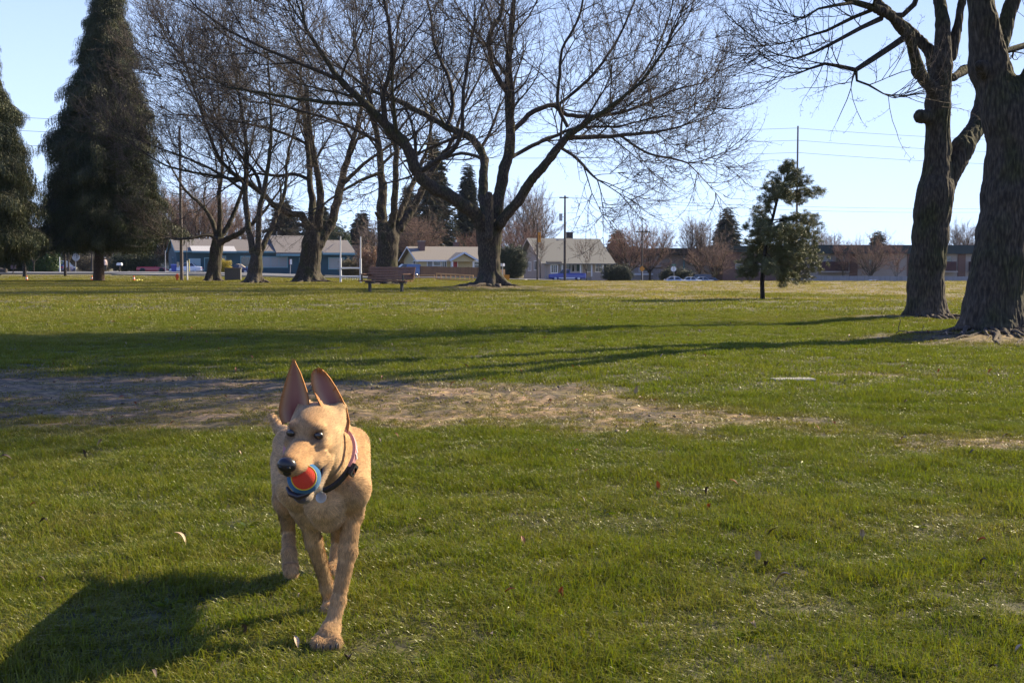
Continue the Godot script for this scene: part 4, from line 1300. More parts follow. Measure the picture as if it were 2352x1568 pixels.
	shrub("hedge", "dark green hedge behind the walking person", "hedge", on_ground(310, 172), Vector3(7.0, 2.6, 2.0), clump, 1500, Color(0.02, 0.035, 0.014))
	shrub("undergrowth", "brown brambles along the side street", "shrub", on_ground(205, 175), Vector3(8.0, 2.4, 3.0), clump, 1200, Color(0.085, 0.062, 0.04))
	shrub("evergreen_shrub", "dark evergreen tree mass far behind the tall conifer", "shrub", on_ground(340, 240), Vector3(13.0, 9.5, 6.0), big, 3200, Color(0.02, 0.028, 0.016))
	shrub("evergreen_shrub", "dark evergreen mass at the end of the side street", "shrub", on_ground(150, 230), Vector3(16.0, 9.0, 6.0), big, 3600, Color(0.02, 0.026, 0.016))
	# wooded hills far away
	var g := Geo.new()
	g.col = Color(0.045, 0.055, 0.05)
	var n := 900
	for i in n:
		var a := lerpf(-0.75, 0.75, i / float(n - 1))
		var dd := 1500.0
		var hh := 24.0 + 12.0 * nz.get_noise_1d(a * 6.0) + 2.5 * nf.get_noise_1d(a * 260.0) + 2.0 * nf.get_noise_1d(a * 700.0)
		for k in 3:
			var q: float = [0.0, 60.0, 400.0][k]
			g.vert(Vector3(sin(a) * (dd + q), [-6.0, hh, hh * 0.5][k], -cos(a) * (dd + q)), Vector3(0, 0.5, 0.8).normalized())
	for i in n - 1:
		for k in 2:
			var p := i * 3 + k
			for t in [0, 1, 4, 0, 4, 3]: g.ix.append(p + t)
	tag(struct("hills", g, mats.vcol), "low wooded hills fading blue far behind the apartments")

# ---------------------------------------------------------------- buildings
# a window in the front wall of o: the wall's face lies at z
func window(o: Node3D, x: float, y: float, z: float, w: float, h: float, frame: Material, pane: Material, bars := 0, cross := 0, turn := 0.0, origin := Vector3.ZERO):
	var g := Geo.new()
	var f := 0.11
	g.abox(Vector3(x - w / 2 - f, y - f, z), Vector3(x + w / 2 + f, y, z + 0.07))
	g.abox(Vector3(x - w / 2 - f, y + h, z), Vector3(x + w / 2 + f, y + h + f, z + 0.07))
	g.abox(Vector3(x - w / 2 - f, y, z), Vector3(x - w / 2, y + h, z + 0.06))
	g.abox(Vector3(x + w / 2, y, z), Vector3(x + w / 2 + f, y + h, z + 0.06))
	for k in bars:
		var bx := x - w / 2 + w * (k + 1) / (bars + 1.0)
		g.abox(Vector3(bx - 0.03, y, z + 0.022), Vector3(bx + 0.03, y + h, z + 0.05))
	for k in cross:
		var by := y + h * (k + 1) / (cross + 1.0)
		g.abox(Vector3(x - w / 2, by - 0.03, z + 0.023), Vector3(x + w / 2, by + 0.03, z + 0.048))
	var t := Transform3D(Basis(Vector3.UP, turn), origin)
	var fr := obj("window", g, frame, o, t)
	var p := Geo.new()
	p.abox(Vector3(x - w / 2, y, z + 0.005), Vector3(x + w / 2, y + h, z + 0.02))
	obj("pane", p, pane, fr)

func door(o: Node3D, x: float, y: float, z: float, w: float, h: float, frame: Material, leaf: Material, glass: Material = null):
	var g := Geo.new()
	var f := 0.12
	g.abox(Vector3(x - w / 2 - f, y, z), Vector3(x - w / 2, y + h, z + 0.07))
	g.abox(Vector3(x + w / 2, y, z), Vector3(x + w / 2 + f, y + h, z + 0.07))
	g.abox(Vector3(x - w / 2 - f, y + h, z), Vector3(x + w / 2 + f, y + h + f, z + 0.075))
	var fr := obj("door_frame", g, frame, o)
	g = Geo.new()
	g.abox(Vector3(x - w / 2, y, z + 0.004), Vector3(x + w / 2, y + h, z + 0.03))
	var d := obj("door", g, leaf, o)
	g = Geo.new()
	g.ball(Transform3D(Basis(), Vector3(x + w * 0.4, y + h * 0.48, z + 0.06)), Vector3.ONE * 0.035, 5, 8)
	obj("handle", g, mats.steel, d)
	if glass:
		g = Geo.new()
		g.abox(Vector3(x - w * 0.3, y + h * 0.18, z + 0.03), Vector3(x + w * 0.3, y + h * 0.9, z + 0.04))
		obj("pane", g, glass, d)

# walls under a gable roof: ridge along x from x0 to x1, wall faces at z0 (back) and z1 (front)
func gable_walls(o: Node3D, x0: float, x1: float, z0: float, z1: float, eave: float, ridge: float, m: Material, base := -1.2, called := "wall"):
	var g := Geo.new()
	g.col = Color(0.95, 0.95, 0.95)
	var zc := (z0 + z1) / 2
	var poly := PackedVector2Array([Vector2(z0, base), Vector2(z1, base), Vector2(z1, eave), Vector2(zc, ridge), Vector2(z0, eave)])
	g.prism(poly, Transform3D(Basis(Vector3(0, 0, 1), Vector3(0, 1, 0), Vector3(1, 0, 0)), Vector3(x0, 0, 0)), x1 - x0)
	flip(g)
	obj(called, g, m, o)

func flip(g: Geo):
	for k in range(0, g.ix.size(), 3):
		var t := g.ix[k + 1]
		g.ix[k + 1] = g.ix[k + 2]
		g.ix[k + 2] = t
	for k in g.n.size(): g.n[k] = -g.n[k]

func gable_roof(o: Node3D, x0: float, x1: float, z0: float, z1: float, eave: float, ridge: float, over: float, side: float, m: Material, trim: Material, tone: Color, called := "roof") -> MeshInstance3D:
	var g := Geo.new()
	g.col = tone
	var zc := (z0 + z1) / 2
	var th := 0.14
	var slope := (ridge - eave) / (z1 - zc)
	for s in [-1.0, 1.0]:
		var zo: float = zc + s * ((z1 - zc) + over)
		var yo := eave - slope * over
		var a := Vector3(x0 - side, ridge + th, zc)
		var b := Vector3(x1 + side, ridge + th, zc)
		var c := Vector3(x1 + side, yo + th, zo)
		var d := Vector3(x0 - side, yo + th, zo)
		var dn := Vector3(0, -th, 0)
		if s > 0:
			g.quad(d, c, b, a)
			g.quad(d + dn, d, a, a + dn); g.quad(c, c + dn, b + dn, b); g.quad(d + dn, c + dn, c, d); g.quad(a + dn, b + dn, c + dn, d + dn)
		else:
			g.quad(a, b, c, d)
			g.quad(a + dn, a, d, d + dn); g.quad(b, b + dn, c + dn, c); g.quad(d, c, c + dn, d + dn); g.quad(d + dn, c + dn, b + dn, a + dn)
	var r := obj(called, g, m, o)
	if trim:
		g = Geo.new()
		var yo := eave - slope * over
		var zo := z1 + over
		g.abox(Vector3(x0 - side, yo - 0.10, zo + 0.002), Vector3(x1 + side, yo + 0.13, zo + 0.05))
		for x in [x0 - side - 0.045, x1 + side + 0.002]:
			for s in [-1.0, 1.0]:
				var a := Vector3(x, ridge + 0.02, zc)
				var b := Vector3(x, yo, zc + s * (z1 - zc + over))
				var up := Vector3(0, 0.1, 0)
				var w := Vector3(0.04, 0, 0)
				if s < 0:
					g.quad(b - up, b + up, a + up, a - up); g.quad(b - up + w, a - up + w, a + up + w, b + up + w); g.quad(b + up, b + up + w, a + up + w, a + up); g.quad(b - up, a - up, a - up + w, b - up + w)
				else:
					g.quad(b - up, a - up, a + up, b + up); g.quad(b - up + w, b + up + w, a + up + w, a - up + w); g.quad(b + up, a + up, a + up + w, b + up + w); g.quad(b - up, b - up + w, a - up + w, a - up)
		obj("fascia", g, trim, o)
	return r

func box_part(o: Node, called: String, lo: Vector3, hi: Vector3, m: Material, c := Color.WHITE) -> MeshInstance3D:
	var g := Geo.new()
	g.col = c
	g.abox(lo, hi)
	return obj(called, g, m, o)

func make_buildings():
	var teal := grainy("teal_siding", lin(0.030, 0.105, 0.150), 0.8, ntex("fine", 512, 0.05, 4, 0.62, 1.0), Vector3(0.25, 2.2, 0.25), 0.0, false)
	var teal_trim := mat("teal_trim", lin(0.13, 0.27, 0.32), 0.6)
	var grey_roof := Color(0.235, 0.21, 0.205)
	# the long teal building at left
	var base := at(405, 629, 171)
	var o := thing("teal_building", "long low teal building with a grey shingled roof behind the left maples", "building", base, deg_to_rad(23.0))
	var H := 3.15
	gable_walls(o, 0, 24.6, -7.5, 0, H, 4.7, teal, -0.8)
	gable_roof(o, 0, 24.6, -7.5, 0, H, 4.7, 0.35, 0.25, mats.shingle, teal_trim, grey_roof)
	# the raised roof section over the right half, and the two low porch roofs
	var g := Geo.new()
	g.col = grey_roof
	var sl := (4.7 - H) / 3.75
	g.quad(Vector3(13.4, H - sl * 1.0 + 0.22, 1.0), Vector3(19.6, H - sl * 1.0 + 0.22, 1.0), Vector3(19.6, 5.45, -4.0), Vector3(13.4, 5.45, -4.0))
	g.quad(Vector3(13.4, H - sl * 1.0 + 0.02, 1.0), Vector3(19.6, H - sl * 1.0 + 0.02, 1.0), Vector3(19.6, H - sl * 1.0 + 0.22, 1.0), Vector3(13.4, H - sl * 1.0 + 0.22, 1.0))
	g.quad(Vector3(13.4, H - sl * 1.0 + 0.02, 1.0), Vector3(13.4, H - sl * 1.0 + 0.22, 1.0), Vector3(13.4, 5.45, -4.0), Vector3(13.4, 4.5, -4.0))
	g.quad(Vector3(19.6, H - sl * 1.0 + 0.22, 1.0), Vector3(19.6, H - sl * 1.0 + 0.02, 1.0), Vector3(19.6, 4.5, -4.0), Vector3(19.6, 5.45, -4.0))
	g.quad(Vector3(13.4, 5.45, -4.0), Vector3(19.6, 5.45, -4.0), Vector3(19.6, 4.3, -7.0), Vector3(13.4, 4.3, -7.0))
	obj("roof", g, mats.shingle, o)
	g = Geo.new()
	g.abox(Vector3(13.4, H - sl * 1.0 - 0.26, 0.8), Vector3(19.6, H - sl * 1.0 + 0.015, 1.03))
	obj("fascia", g, teal_trim, o)
	g = Geo.new()
	g.col = Color(0.62, 0.61, 0.62)
	g.box(Transform3D(Basis(Vector3.RIGHT, 0.36), Vector3(4.9, 3.42, 0.15)), Vector3(6.0, 0.1, 2.0))
	obj("porch_roof", g, mats.shingle, o)
	box_part(o, "fascia", Vector3(1.9, 2.86, 1.02), Vector3(7.9, 3.04, 1.12), teal_trim)
	g = Geo.new()
	g.col = grey_roof
	g.tri(Vector3(19.9, 2.95, 1.3), Vector3(24.9, 2.95, 1.3), Vector3(22.6, 4.4, -1.6))
	g.tri(Vector3(24.9, 2.95, 1.3), Vector3(24.9, 2.95, -3.0), Vector3(22.6, 4.4, -1.6))
	g.tri(Vector3(19.9, 2.95, -3.0), Vector3(19.9, 2.95, 1.3), Vector3(22.6, 4.4, -1.6))
	g.quad(Vector3(19.9, 2.95, -3.0), Vector3(24.9, 2.95, -3.0), Vector3(24.9, 2.95, 1.3), Vector3(19.9, 2.95, 1.3))
	obj("porch_roof", g, mats.shingle, o)
	box_part(o, "fascia", Vector3(19.9, 2.66, 1.2), Vector3(24.95, 2.945, 1.31), teal_trim)
	g = Geo.new()
	g.rod(Vector3(14.6, 5.3, -4.0), Vector3(14.6, 6.0, -4.0), 0.07, 0.07)
	obj("vent_pipe", g, mats.steel, o)
	window(o, 9.3, 1.0, 0, 1.2, 1.35, teal_trim, mats.glass)
	window(o, 6.0, 0.9, 0, 1.1, 1.5, teal_trim, mats.glass)
	window(o, 11.3, 1.0, 0, 0.5, 1.5, teal_trim, mats.glass)
	window(o, 13.4, 0.95, 0, 3.4, 1.35, teal_trim, mats.glass_pale, 2)
	window(o, 22.2, 0.7, 0, 2.2, 1.5, teal_trim, mats.glass_pale)
	door(o, 4.3, 0.0, 0, 1.0, 2.1, teal_trim, teal)
	door(o, 17.4, -0.05, 0, 0.95, 2.2, teal_trim, teal, mats.glass_pale)
	box_part(o, "garage_door", Vector3(1.6, 0.0, 0.004), Vector3(3.2, 2.1, 0.05), mat("pale_blue", lin(0.25, 0.36, 0.42), 0.6))
	window(o, 3.2, 1.1, 0.0, 0.9, 1.1, teal_trim, mats.glass, 0, 0, -PI / 2, Vector3(0, 0, -7.5 + 1.2))
	# signs on the wall
	var s := thing("wall_sign", "small blue and orange sign on the teal building, left of the slender maple", "sign", base + Basis(Vector3.UP, deg_to_rad(23.0)) * Vector3(10.5, 2.15, 0.06), deg_to_rad(23.0))
	box_part(s, "panel", Vector3(-0.45, -0.25, 0), Vector3(0.75, 0.25, 0.05), mat("sign_blue", lin(0.03, 0.04, 0.22), 0.5))
	box_part(s, "emblem", Vector3(-0.43, -0.2, 0.05), Vector3(-0.02, 0.2, 0.056), mat("sign_orange", lin(0.5, 0.2, 0.06), 0.5))
	# house with a brown roof in the gap
	var tan_wall := grainy("tan_wall", lin(0.36, 0.34, 0.31), 0.85, ntex("fine", 512, 0.05, 4, 0.62, 1.0), Vector3(0.4, 1.5, 0.4), 0.0, false)
	base = at(782, 634, 222)
	o = thing("tan_house", "small tan house with a brown roof behind the white frame", "house", base, deg_to_rad(20.0))
	gable_walls(o, 0, 9.5, -7, 0, 2.7, 5.4, tan_wall)
	gable_roof(o, 0, 9.5, -7, 0, 2.7, 5.4, 0.4, 0.3, mats.shingle, mats.white_paint, Color(0.16, 0.105, 0.08))
	window(o, 1.8, 0.9, 0, 0.8, 1.2, mats.white_paint, mats.glass)
	window(o, 4.2, 0.9, 0, 0.7, 1.2, mats.white_paint, mats.glass)
	window(o, 6.7, 0.7, 0, 1.7, 1.4, mats.white_paint, mats.glass)
	window(o, 8.8, 0.9, 0, 0.6, 1.2, mats.white_paint, mats.glass)
	# the yellow house
	var yellow := grainy("yellow_wall", lin(0.80, 0.68, 0.42), 0.85, ntex("fine", 512, 0.05, 4, 0.62, 1.0), Vector3(0.4, 1.5, 0.4), 0.0, false)
	base = at(962, 632, 190)
	var ty := deg_to_rad(24.0)
	o = thing("yellow_house", "pale yellow bungalow with a red front door behind the brown fence", "house", base, ty)
	H = 2.45
	var RZ := 4.35
	gable_walls(o, 0, 12.4, -6.8, 0, H, RZ - 0.1, yellow)
	gable_roof(o, 0, 12.4, -6.8, 0, H, RZ - 0.1, 0.55, 0.7, mats.shingle, mats.white_paint, Color(0.30, 0.27, 0.24))
	# its porch gable
	var pg := Geo.new()
	pg.col = Color(0.95, 0.95, 0.95)
	pg.prism(PackedVector2Array([Vector2(4.9, H - 0.35), Vector2(8.3, H - 0.35), Vector2(8.3, H - 0.1), Vector2(6.6, H + 0.75), Vector2(4.9, H - 0.1)]), Transform3D(Basis(), Vector3(0, 0, 1.2)), 0.18)
	obj("porch_gable", pg, yellow, o)
	pg = Geo.new()
	pg.col = Color(0.30, 0.27, 0.24)
	var pw := Geo.new()
	for sg in [-1.0, 1.0]:
		var a := Vector3(6.6, H + 1.02, 1.9)
		var b := Vector3(6.6 + sg * 2.35, H - 0.22, 1.9)
		var back := Vector3(0, 0, -3.6)
		if sg < 0:
			pg.quad(b, a, a + back, b + back)
		else:
			pg.quad(a, b, b + back, a + back)
		pw.bar(a + Vector3(0, -0.06, 0.03), b + Vector3(0, -0.06, 0.03), 0.08, 0.26)
	obj("roof", pg, mats.shingle, o)
	obj("fascia", pw, mat("pale_blue_trim", lin(0.5, 0.56, 0.66), 0.6), o)
	for x in [4.75, 8.2]: box_part(o, "column", Vector3(x, -0.6, 1.15), Vector3(x + 0.24, H - 0.36, 1.4), mats.white_paint)
	door(o, 5.7, 0.0, 0, 0.95, 2.05, mats.white_paint, mat("red_door", lin(0.32, 0.012, 0.02), 0.5))
	window(o, 1.75, 0.75, 0, 0.75, 1.35, mats.white_paint, mats.glass_pale, 0, 0)
	window(o, 2.9, 0.75, 0, 1.0, 1.35, mats.white_paint, mats.glass, 0, 1)
	window(o, 4.05, 0.75, 0, 0.6, 1.35, mats.white_paint, mats.glass, 1, 0)
	window(o, 9.6, 0.65, 0, 1.25, 1.35, mats.white_paint, mats.glass, 0, 2)
	window(o, 4.8, 0.6, 0.0, 0.7, 1.5, mats.white_paint, mats.glass, 0, 1, -PI / 2, Vector3(0, 0, -6.8 + 0.0))
	var ch := box_part(o, "chimney", Vector3(0.9, 2.6, -2.9), Vector3(1.75, 5.1, -2.1), mats.brick)
	box_part(ch, "cap", Vector3(0.82, 5.1, -2.98), Vector3(1.83, 5.22, -2.02), mats.concrete)
	ch = box_part(o, "chimney", Vector3(7.3, 3.4, -4.6), Vector3(8.0, 5.1, -3.9), mats.brick)
	g = Geo.new()
	g.rod(Vector3(7.65, 5.1, -4.25), Vector3(7.65, 5.45, -4.25), 0.16, 0.2)
	obj("cap", g, mats.steel, ch)
	# the grey house
	var greyw := grainy("grey_wall", lin(0.58, 0.51, 0.48), 0.85, ntex("fine", 512, 0.05, 4, 0.62, 1.0), Vector3(0.4, 1.5, 0.4), 0.0, false)
	base = at(1252, 634, 198)
	var tg := deg_to_rad(24.0)
	o = thing("grey_house", "pinkish grey house with a large grey roof sweeping over its porch, behind the blue pickup", "house", base, tg)
	H = 2.25
	gable_walls(o, 0, 11.3, -8.0, -1.6, 3.0, 5.9, greyw)
	# roof with a longer front slope over the porch
	g = Geo.new()
	var gr := Color(0.235, 0.23, 0.215)
	g.col = gr
	var rz := -4.8
	for pair in [[1.0, 0.75, 1.98], [-1.0, -9.6, 2.1]]:
		var a := Vector3(-0.9, 6.05, rz)
		var b := Vector3(12.2, 6.05, rz)
		var c := Vector3(12.2, pair[2], pair[1])
		var d := Vector3(-0.9, pair[2], pair[1])
		var dn := Vector3(0, -0.16, 0)
		if pair[0] > 0:
			g.quad(d, c, b, a); g.quad(a + dn, b + dn, c + dn, d + dn); g.quad(d + dn, c + dn, c, d); g.quad(d + dn, d, a, a + dn); g.quad(c, c + dn, b + dn, b)
		else:
			g.quad(a, b, c, d); g.quad(d + dn, c + dn, b + dn, a + dn); g.quad(a + dn, a, d, d + dn); g.quad(b, b + dn, c + dn, c)
	obj("roof", g, mats.shingle, o)
	g = Geo.new()
	for e in [[0.75, 1.98], [-9.6, 2.1]]:
		g.bar(Vector3(-0.93, 5.93, rz), Vector3(-0.93, e[1] - 0.1, e[0]), 0.05, 0.2)
	obj("fascia", g, greyw, o)
	# gable wall that fills the left end out to the porch
	g = Geo.new()
	g.col = Color(0.95, 0.95, 0.95)
	g.abox(Vector3(0.003, -1.0, -1.6), Vector3(2.6, 2.35, -0.1))
	obj("wall", g, greyw, o)
	window(o, 4.5, 1.0, 0.0, 0.9, 1.35, mats.white_paint, mats.glass, 1, 0, -PI / 2, Vector3(0, 0, -8.0 + 0.1))
	window(o, 2.2, 0.9, 0.0, 0.9, 1.25, mats.white_paint, mats.glass_pale, 1, 0, -PI / 2, Vector3(0, 0, -8.0 + 0.1))
	window(o, 4.6, 3.6, 0.0, 0.5, 1.0, mats.white_paint, mats.glass, 0, 0, -PI / 2, Vector3(0, 0, -8.0 + 0.1))
	# bay window with its small hood on the left front
	g = Geo.new()
	g.col = Color(0.95, 0.95, 0.95)
	g.prism(PackedVector2Array([Vector2(0.25, 0.0), Vector2(2.45, 0.0), Vector2(2.05, 0.55), Vector2(0.65, 0.55)]), Transform3D(Basis(Vector3(1, 0, 0), Vector3(0, 0, 1), Vector3(0, -1, 0)), Vector3(0, 2.1, -0.1)), 2.4)
	obj("bay", g, greyw, o)
	window(o, 1.35, 0.55, 0.46, 1.0, 1.2, mats.white_paint, mats.glass, 2, 0)
	g = Geo.new()
	g.col = Color(0.05, 0.05, 0.06)
	g.box(Transform3D(Basis(Vector3.RIGHT, 0.4), Vector3(1.35, 2.32, 0.2)), Vector3(2.6, 0.09, 1.0))
	obj("hood", g, mats.shingle, o)
	door(o, 6.75, 0.0, -1.6, 0.95, 2.05, mats.white_paint, mat("green_door", lin(0.02, 0.07, 0.075), 0.5))
	window(o, 3.55, 0.7, -1.6, 0.75, 1.3, mats.white_paint, mats.glass)
	window(o, 4.7, 0.7, -1.6, 1.0, 1.3, mats.white_paint, mats.glass)
	window(o, 5.7, 0.7, -1.6, 0.4, 1.3, mats.white_paint, mats.glass)
	window(o, 8.6, 0.7, -1.6, 0.9, 1.3, mats.white_paint, mats.glass_pale)
	window(o, 10.3, 0.7, -1.6, 1.1, 1.3, mats.white_paint, mats.glass, 1, 1)
	for x in [2.75, 6.0, 8.0, 10.0, 11.15]: box_part(o, "column", Vector3(x, -0.1, 0.1), Vector3(x + 0.2, 1.98, 0.3), mats.white_paint)
	box_part(o, "porch_rail", Vector3(2.7, -0.9, 0.13), Vector3(6.1, 0.75, 0.26), greyw)
	box_part(o, "porch_rail", Vector3(8.05, -0.9, 0.13), Vector3(11.3, 0.6, 0.26), greyw)
	box_part(o, "porch_floor", Vector3(2.62, -0.95, -1.58), Vector3(11.3, -0.12, 0.12), mats.concrete)
	box_part(o, "foundation", Vector3(-0.05, -1.6, -8.05), Vector3(11.35, -0.35, -1.5), mats.concrete)
	ch = box_part(o, "chimney", Vector3(6.6, 5.0, -5.9), Vector3(7.5, 7.0, -5.2), mat("dark_brick", lin(0.035, 0.03, 0.03), 0.9))
	box_part(ch, "cap", Vector3(6.52, 7.0, -5.98), Vector3(7.58, 7.12, -5.12), mats.concrete)
	# brown board fence before the yellow house
	fence("board_fence", "brown vertical board fence between the bench and the yellow house", at(966, 635, 166), at(1112, 637, 172), 1.35, 0.145, mat("fence_brown", lin(0.10, 0.055, 0.035), 0.85), 0.6)
	fence("board_fence", "short brown fence stub right of the big maple's trunk", at(1149, 641, 171), at(1160, 641, 172), 1.35, 0.145, mats.fence_brown, 0.6)
	# apartments
	var pale := grainy("pale_siding", lin(0.52, 0.46, 0.42), 0.85, ntex("fine", 512, 0.05, 4, 0.62, 1.0), Vector3(0.3, 2.0, 0.3), 0.0, false)
	var mans := mat("mansard", lin(0.022, 0.034, 0.03), 0.85)
	var maroon := mat("maroon", lin(0.05, 0.018, 0.022), 0.8)
	base = at(1405, 655, 236)
	o = thing("low_building", "low pale building with a light band, left of the apartments behind bare trees", "building", base, deg_to_rad(8.0))
	box_part(o, "wall", Vector3(4, -1, -8), Vector3(16.5, 5.2, 0), pale, Color(1.15, 1.15, 1.2))
	box_part(o, "band", Vector3(4, 1.9, 0.003), Vector3(16.5, 2.25, 0.12), mats.white_paint)
	box_part(o, "roof", Vector3(3.7, 5.2, -8.3), Vector3(16.8, 5.9, 0.4), mans)
	window(o, 6.0, 2.6, 0, 1.4, 1.3, mats.white_paint, mats.glass)
	base = at(1518, 660, 232)
	o = thing("apartment_block", "two storey pale apartment block with a dark flat roof behind the stop sign", "building", base, deg_to_rad(10.0))
	box_part(o, "wall", Vector3(0, -1, -9), Vector3(12.0, 5.9, 0), pale)
	box_part(o, "brick_base", Vector3(-0.003, -1, 0.002), Vector3(4.2, 3.0, 0.06), mats.brick)
	box_part(o, "roof", Vector3(-0.5, 5.9, -9.5), Vector3(12.4, 7.2, 0.8), mans)
	box_part(o, "pier", Vector3(4.2, -1, 0.003), Vector3(4.5, 5.9, 0.3), teal_trim)
	window(o, 6.2, 1.2, 0, 2.2, 1.5, greyw, mats.glass)
	window(o, 6.2, 4.1, 0, 2.0, 1.2, greyw, mats.glass)
	box_part(o, "balcony", Vector3(9.6, 2.9, 0.003), Vector3(11.9, 4.2, 1.4), maroon)
	door(o, 10.5, 0.3, 0, 1.6, 2.1, maroon, mats.black)
	base = at(1660, 662, 230)
	o = thing("brick_block", "brick apartment wing with a dark flat roof, partly behind the leaning pine", "building", base, deg_to_rad(10.0))
	box_part(o, "wall", Vector3(0, -1, -9), Vector3(15.6, 6.6, 0), mats.brick, Color(1.1, 1.0, 1.0))
	box_part(o, "roof", Vector3(-0.5, 6.6, -9.5), Vector3(16.0, 7.0, 0.8), mans)
	box_part(o, "roof", Vector3(-0.6, 7.05, -9.6), Vector3(16.1, 7.7, 0.9), mans)
	window(o, 3.2, 3.6, 0, 1.5, 0.8, greyw, mats.glass)
	window(o, 7.4, 3.6, 0, 1.5, 0.8, greyw, mats.glass)
	window(o, 11.5, 1.0, 0, 1.6, 1.4, greyw, mats.glass)
	base = at(1858, 663, 228)
	o = thing("apartment_block", "long two storey apartment block with maroon balconies and a dark mansard, right of the pine", "building", base, deg_to_rad(6.0))
	var L := 33.0
	box_part(o, "wall", Vector3(0, -1, -9), Vector3(L, 6.3, 0), pale)
	g = Geo.new()
	g.prism(PackedVector2Array([Vector2(-9.6, 6.3), Vector2(0.9, 6.3), Vector2(0.25, 7.9), Vector2(-8.9, 7.9)]), Transform3D(Basis(Vector3(0, 0, 1), Vector3(0, 1, 0), Vector3(1, 0, 0)), Vector3(-0.6, 0, 0)), L + 1.2)
	flip(g)
	obj("roof", g, mans, o)
	for x in [1.2, 21.5, 29.5]:
		box_part(o, "balcony", Vector3(x + 0.6, 3.2, 0.003), Vector3(x + 5.6, 4.9, 1.5), maroon)
		box_part(o, "balcony_floor", Vector3(x + 0.4, 2.95, 0.002), Vector3(x + 5.8, 3.19, 1.7), pale)
		window(o, x + 2.2, 4.2, 0, 1.9, 1.6, greyw, mats.glass_pale, 1)
		window(o, x + 4.5, 4.2, 0, 1.6, 1.6, greyw, mats.glass)
		window(o, x + 2.4, 0.2, 0, 2.6, 2.0, greyw, mats.glass_pale, 2)
		window(o, x + 6.2, 0.5, 0, 1.2, 1.6, greyw, mats.glass)
	for x in [7.6, 18.4, 28.0]: box_part(o, "brick_pier", Vector3(x, -1, 0.004), Vector3(x + 1.4, 6.28, 0.25), mats.brick)
	for x in [11.0, 14.6, 16.8]: window(o, x, 0.5, 0, 1.7, 1.6, greyw, mats.glass)
	for x in [11.4, 16.4]: window(o, x, 4.0, 0, 0.8, 1.3, greyw, mats.glass)
	fence("grey_fence", "grey weathered board fence along the foot of the long apartment block", at(1795, 655, 222), at(2250, 658, 216), 1.7, 0.2, mat("fence_grey", lin(0.24, 0.245, 0.27), 0.85), 0.35)

# upright boards between two points; too fine to tell apart at this distance, so they are one part
func fence(called: String, label: String, a: Vector3, b: Vector3, h: float, w: float, m: Material, vary: float):
	var o := thing(called, label, "fence", a)
	var d := b - a
	var n := int(d.length() / w)
	var g := Geo.new()
	var dirv := Vector3(d.x, 0, d.z).normalized()
	var bs := Basis(dirv, Vector3.UP, dirv.cross(Vector3.UP))
	var mm: StandardMaterial3D = m.duplicate()
	mm.vertex_color_use_as_albedo = true
	for i in n:
		var f := 1.0 - vary * 0.5 + vary * rng.randf()
		g.col = Color(f, f, f)
		var p := d * ((i + 0.5) / n)
		g.box(Transform3D(bs, p + Vector3(0, h * 0.5 - 0.3 + rf(-0.015, 0.015), rf(-0.008, 0.008))), Vector3(w * 0.93, h + 0.6, 0.025))
	obj("boards", g, mm, o).set_meta("kind", "stuff")
	var off := Vector3(-dirv.z, 0, dirv.x) * -0.06
	for y in [0.25, h - 0.25]:
		var r := Geo.new()
		r.bar(Vector3(0, y, 0) + off, d + Vector3(0, y, 0) + off, 0.05, 0.09)
		obj("rail", r, mm, o)
	var posts := maxi(int(d.length() / 2.4), 1)
	for i in posts + 1:
		var p := d * (float(i) / posts) + off * 1.8
		box_part(o, "post", p + Vector3(-0.05, -0.6, -0.05), p + Vector3(0.05, h + 0.06, 0.05), m)

# ---------------------------------------------------------------- vehicles
func loft(g: Geo, st: Array):          # stations [x, bottom, top, half width] from the tail to the nose
	var rings := []
	for s in st:
		var yb: float = s[1]
		var yt: float = s[2]
		var w: float = s[3]
		rings.append([Vector3(s[0], yb, -w * 0.9), Vector3(s[0], yb, w * 0.9), Vector3(s[0], lerpf(yb, yt, 0.25), w), Vector3(s[0], lerpf(yb, yt, 0.62), w * 0.985), Vector3(s[0], lerpf(yb, yt, 0.9), w * 0.94), Vector3(s[0], yt, w * 0.84), Vector3(s[0], yt + 0.015, 0), Vector3(s[0], yt, -w * 0.84), Vector3(s[0], lerpf(yb, yt, 0.9), -w * 0.94), Vector3(s[0], lerpf(yb, yt, 0.62), -w * 0.985), Vector3(s[0], lerpf(yb, yt, 0.25), -w)])
	var m: int = rings[0].size()
	for i in rings.size() - 1:
		for k in m:
			var j := (k + 1) % m
			g.quad(rings[i][k], rings[i][j], rings[i + 1][j], rings[i + 1][k])
	for e in 2:
		var r: Array = rings[0] if e == 0 else rings[rings.size() - 1]
		for k in range(1, m - 1):
			if e == 0: g.tri(r[0], r[k + 1], r[k])
			else: g.tri(r[0], r[k], r[k + 1])

func outward(g: Geo, from: int, c: Vector3):
	for k in range(from, g.ix.size(), 3):
		var a := g.v[g.ix[k]]
		var b := g.v[g.ix[k + 1]]
		var d := g.v[g.ix[k + 2]]
		var nn := (d - a).cross(b - a)
		var out := ((a + b + d) / 3.0 - c) * Vector3(0.25, 1, 1)
		if nn.dot(out) < 0:
			var t := g.ix[k + 1]
			g.ix[k + 1] = g.ix[k + 2]
			g.ix[k + 2] = t
	for k in range(from, g.ix.size(), 3):
		var a := g.v[g.ix[k]]
		var nn := (g.v[g.ix[k + 2]] - a).cross(g.v[g.ix[k + 1]] - a).normalized()
		for i in 3: g.n[g.ix[k + i]] = nn

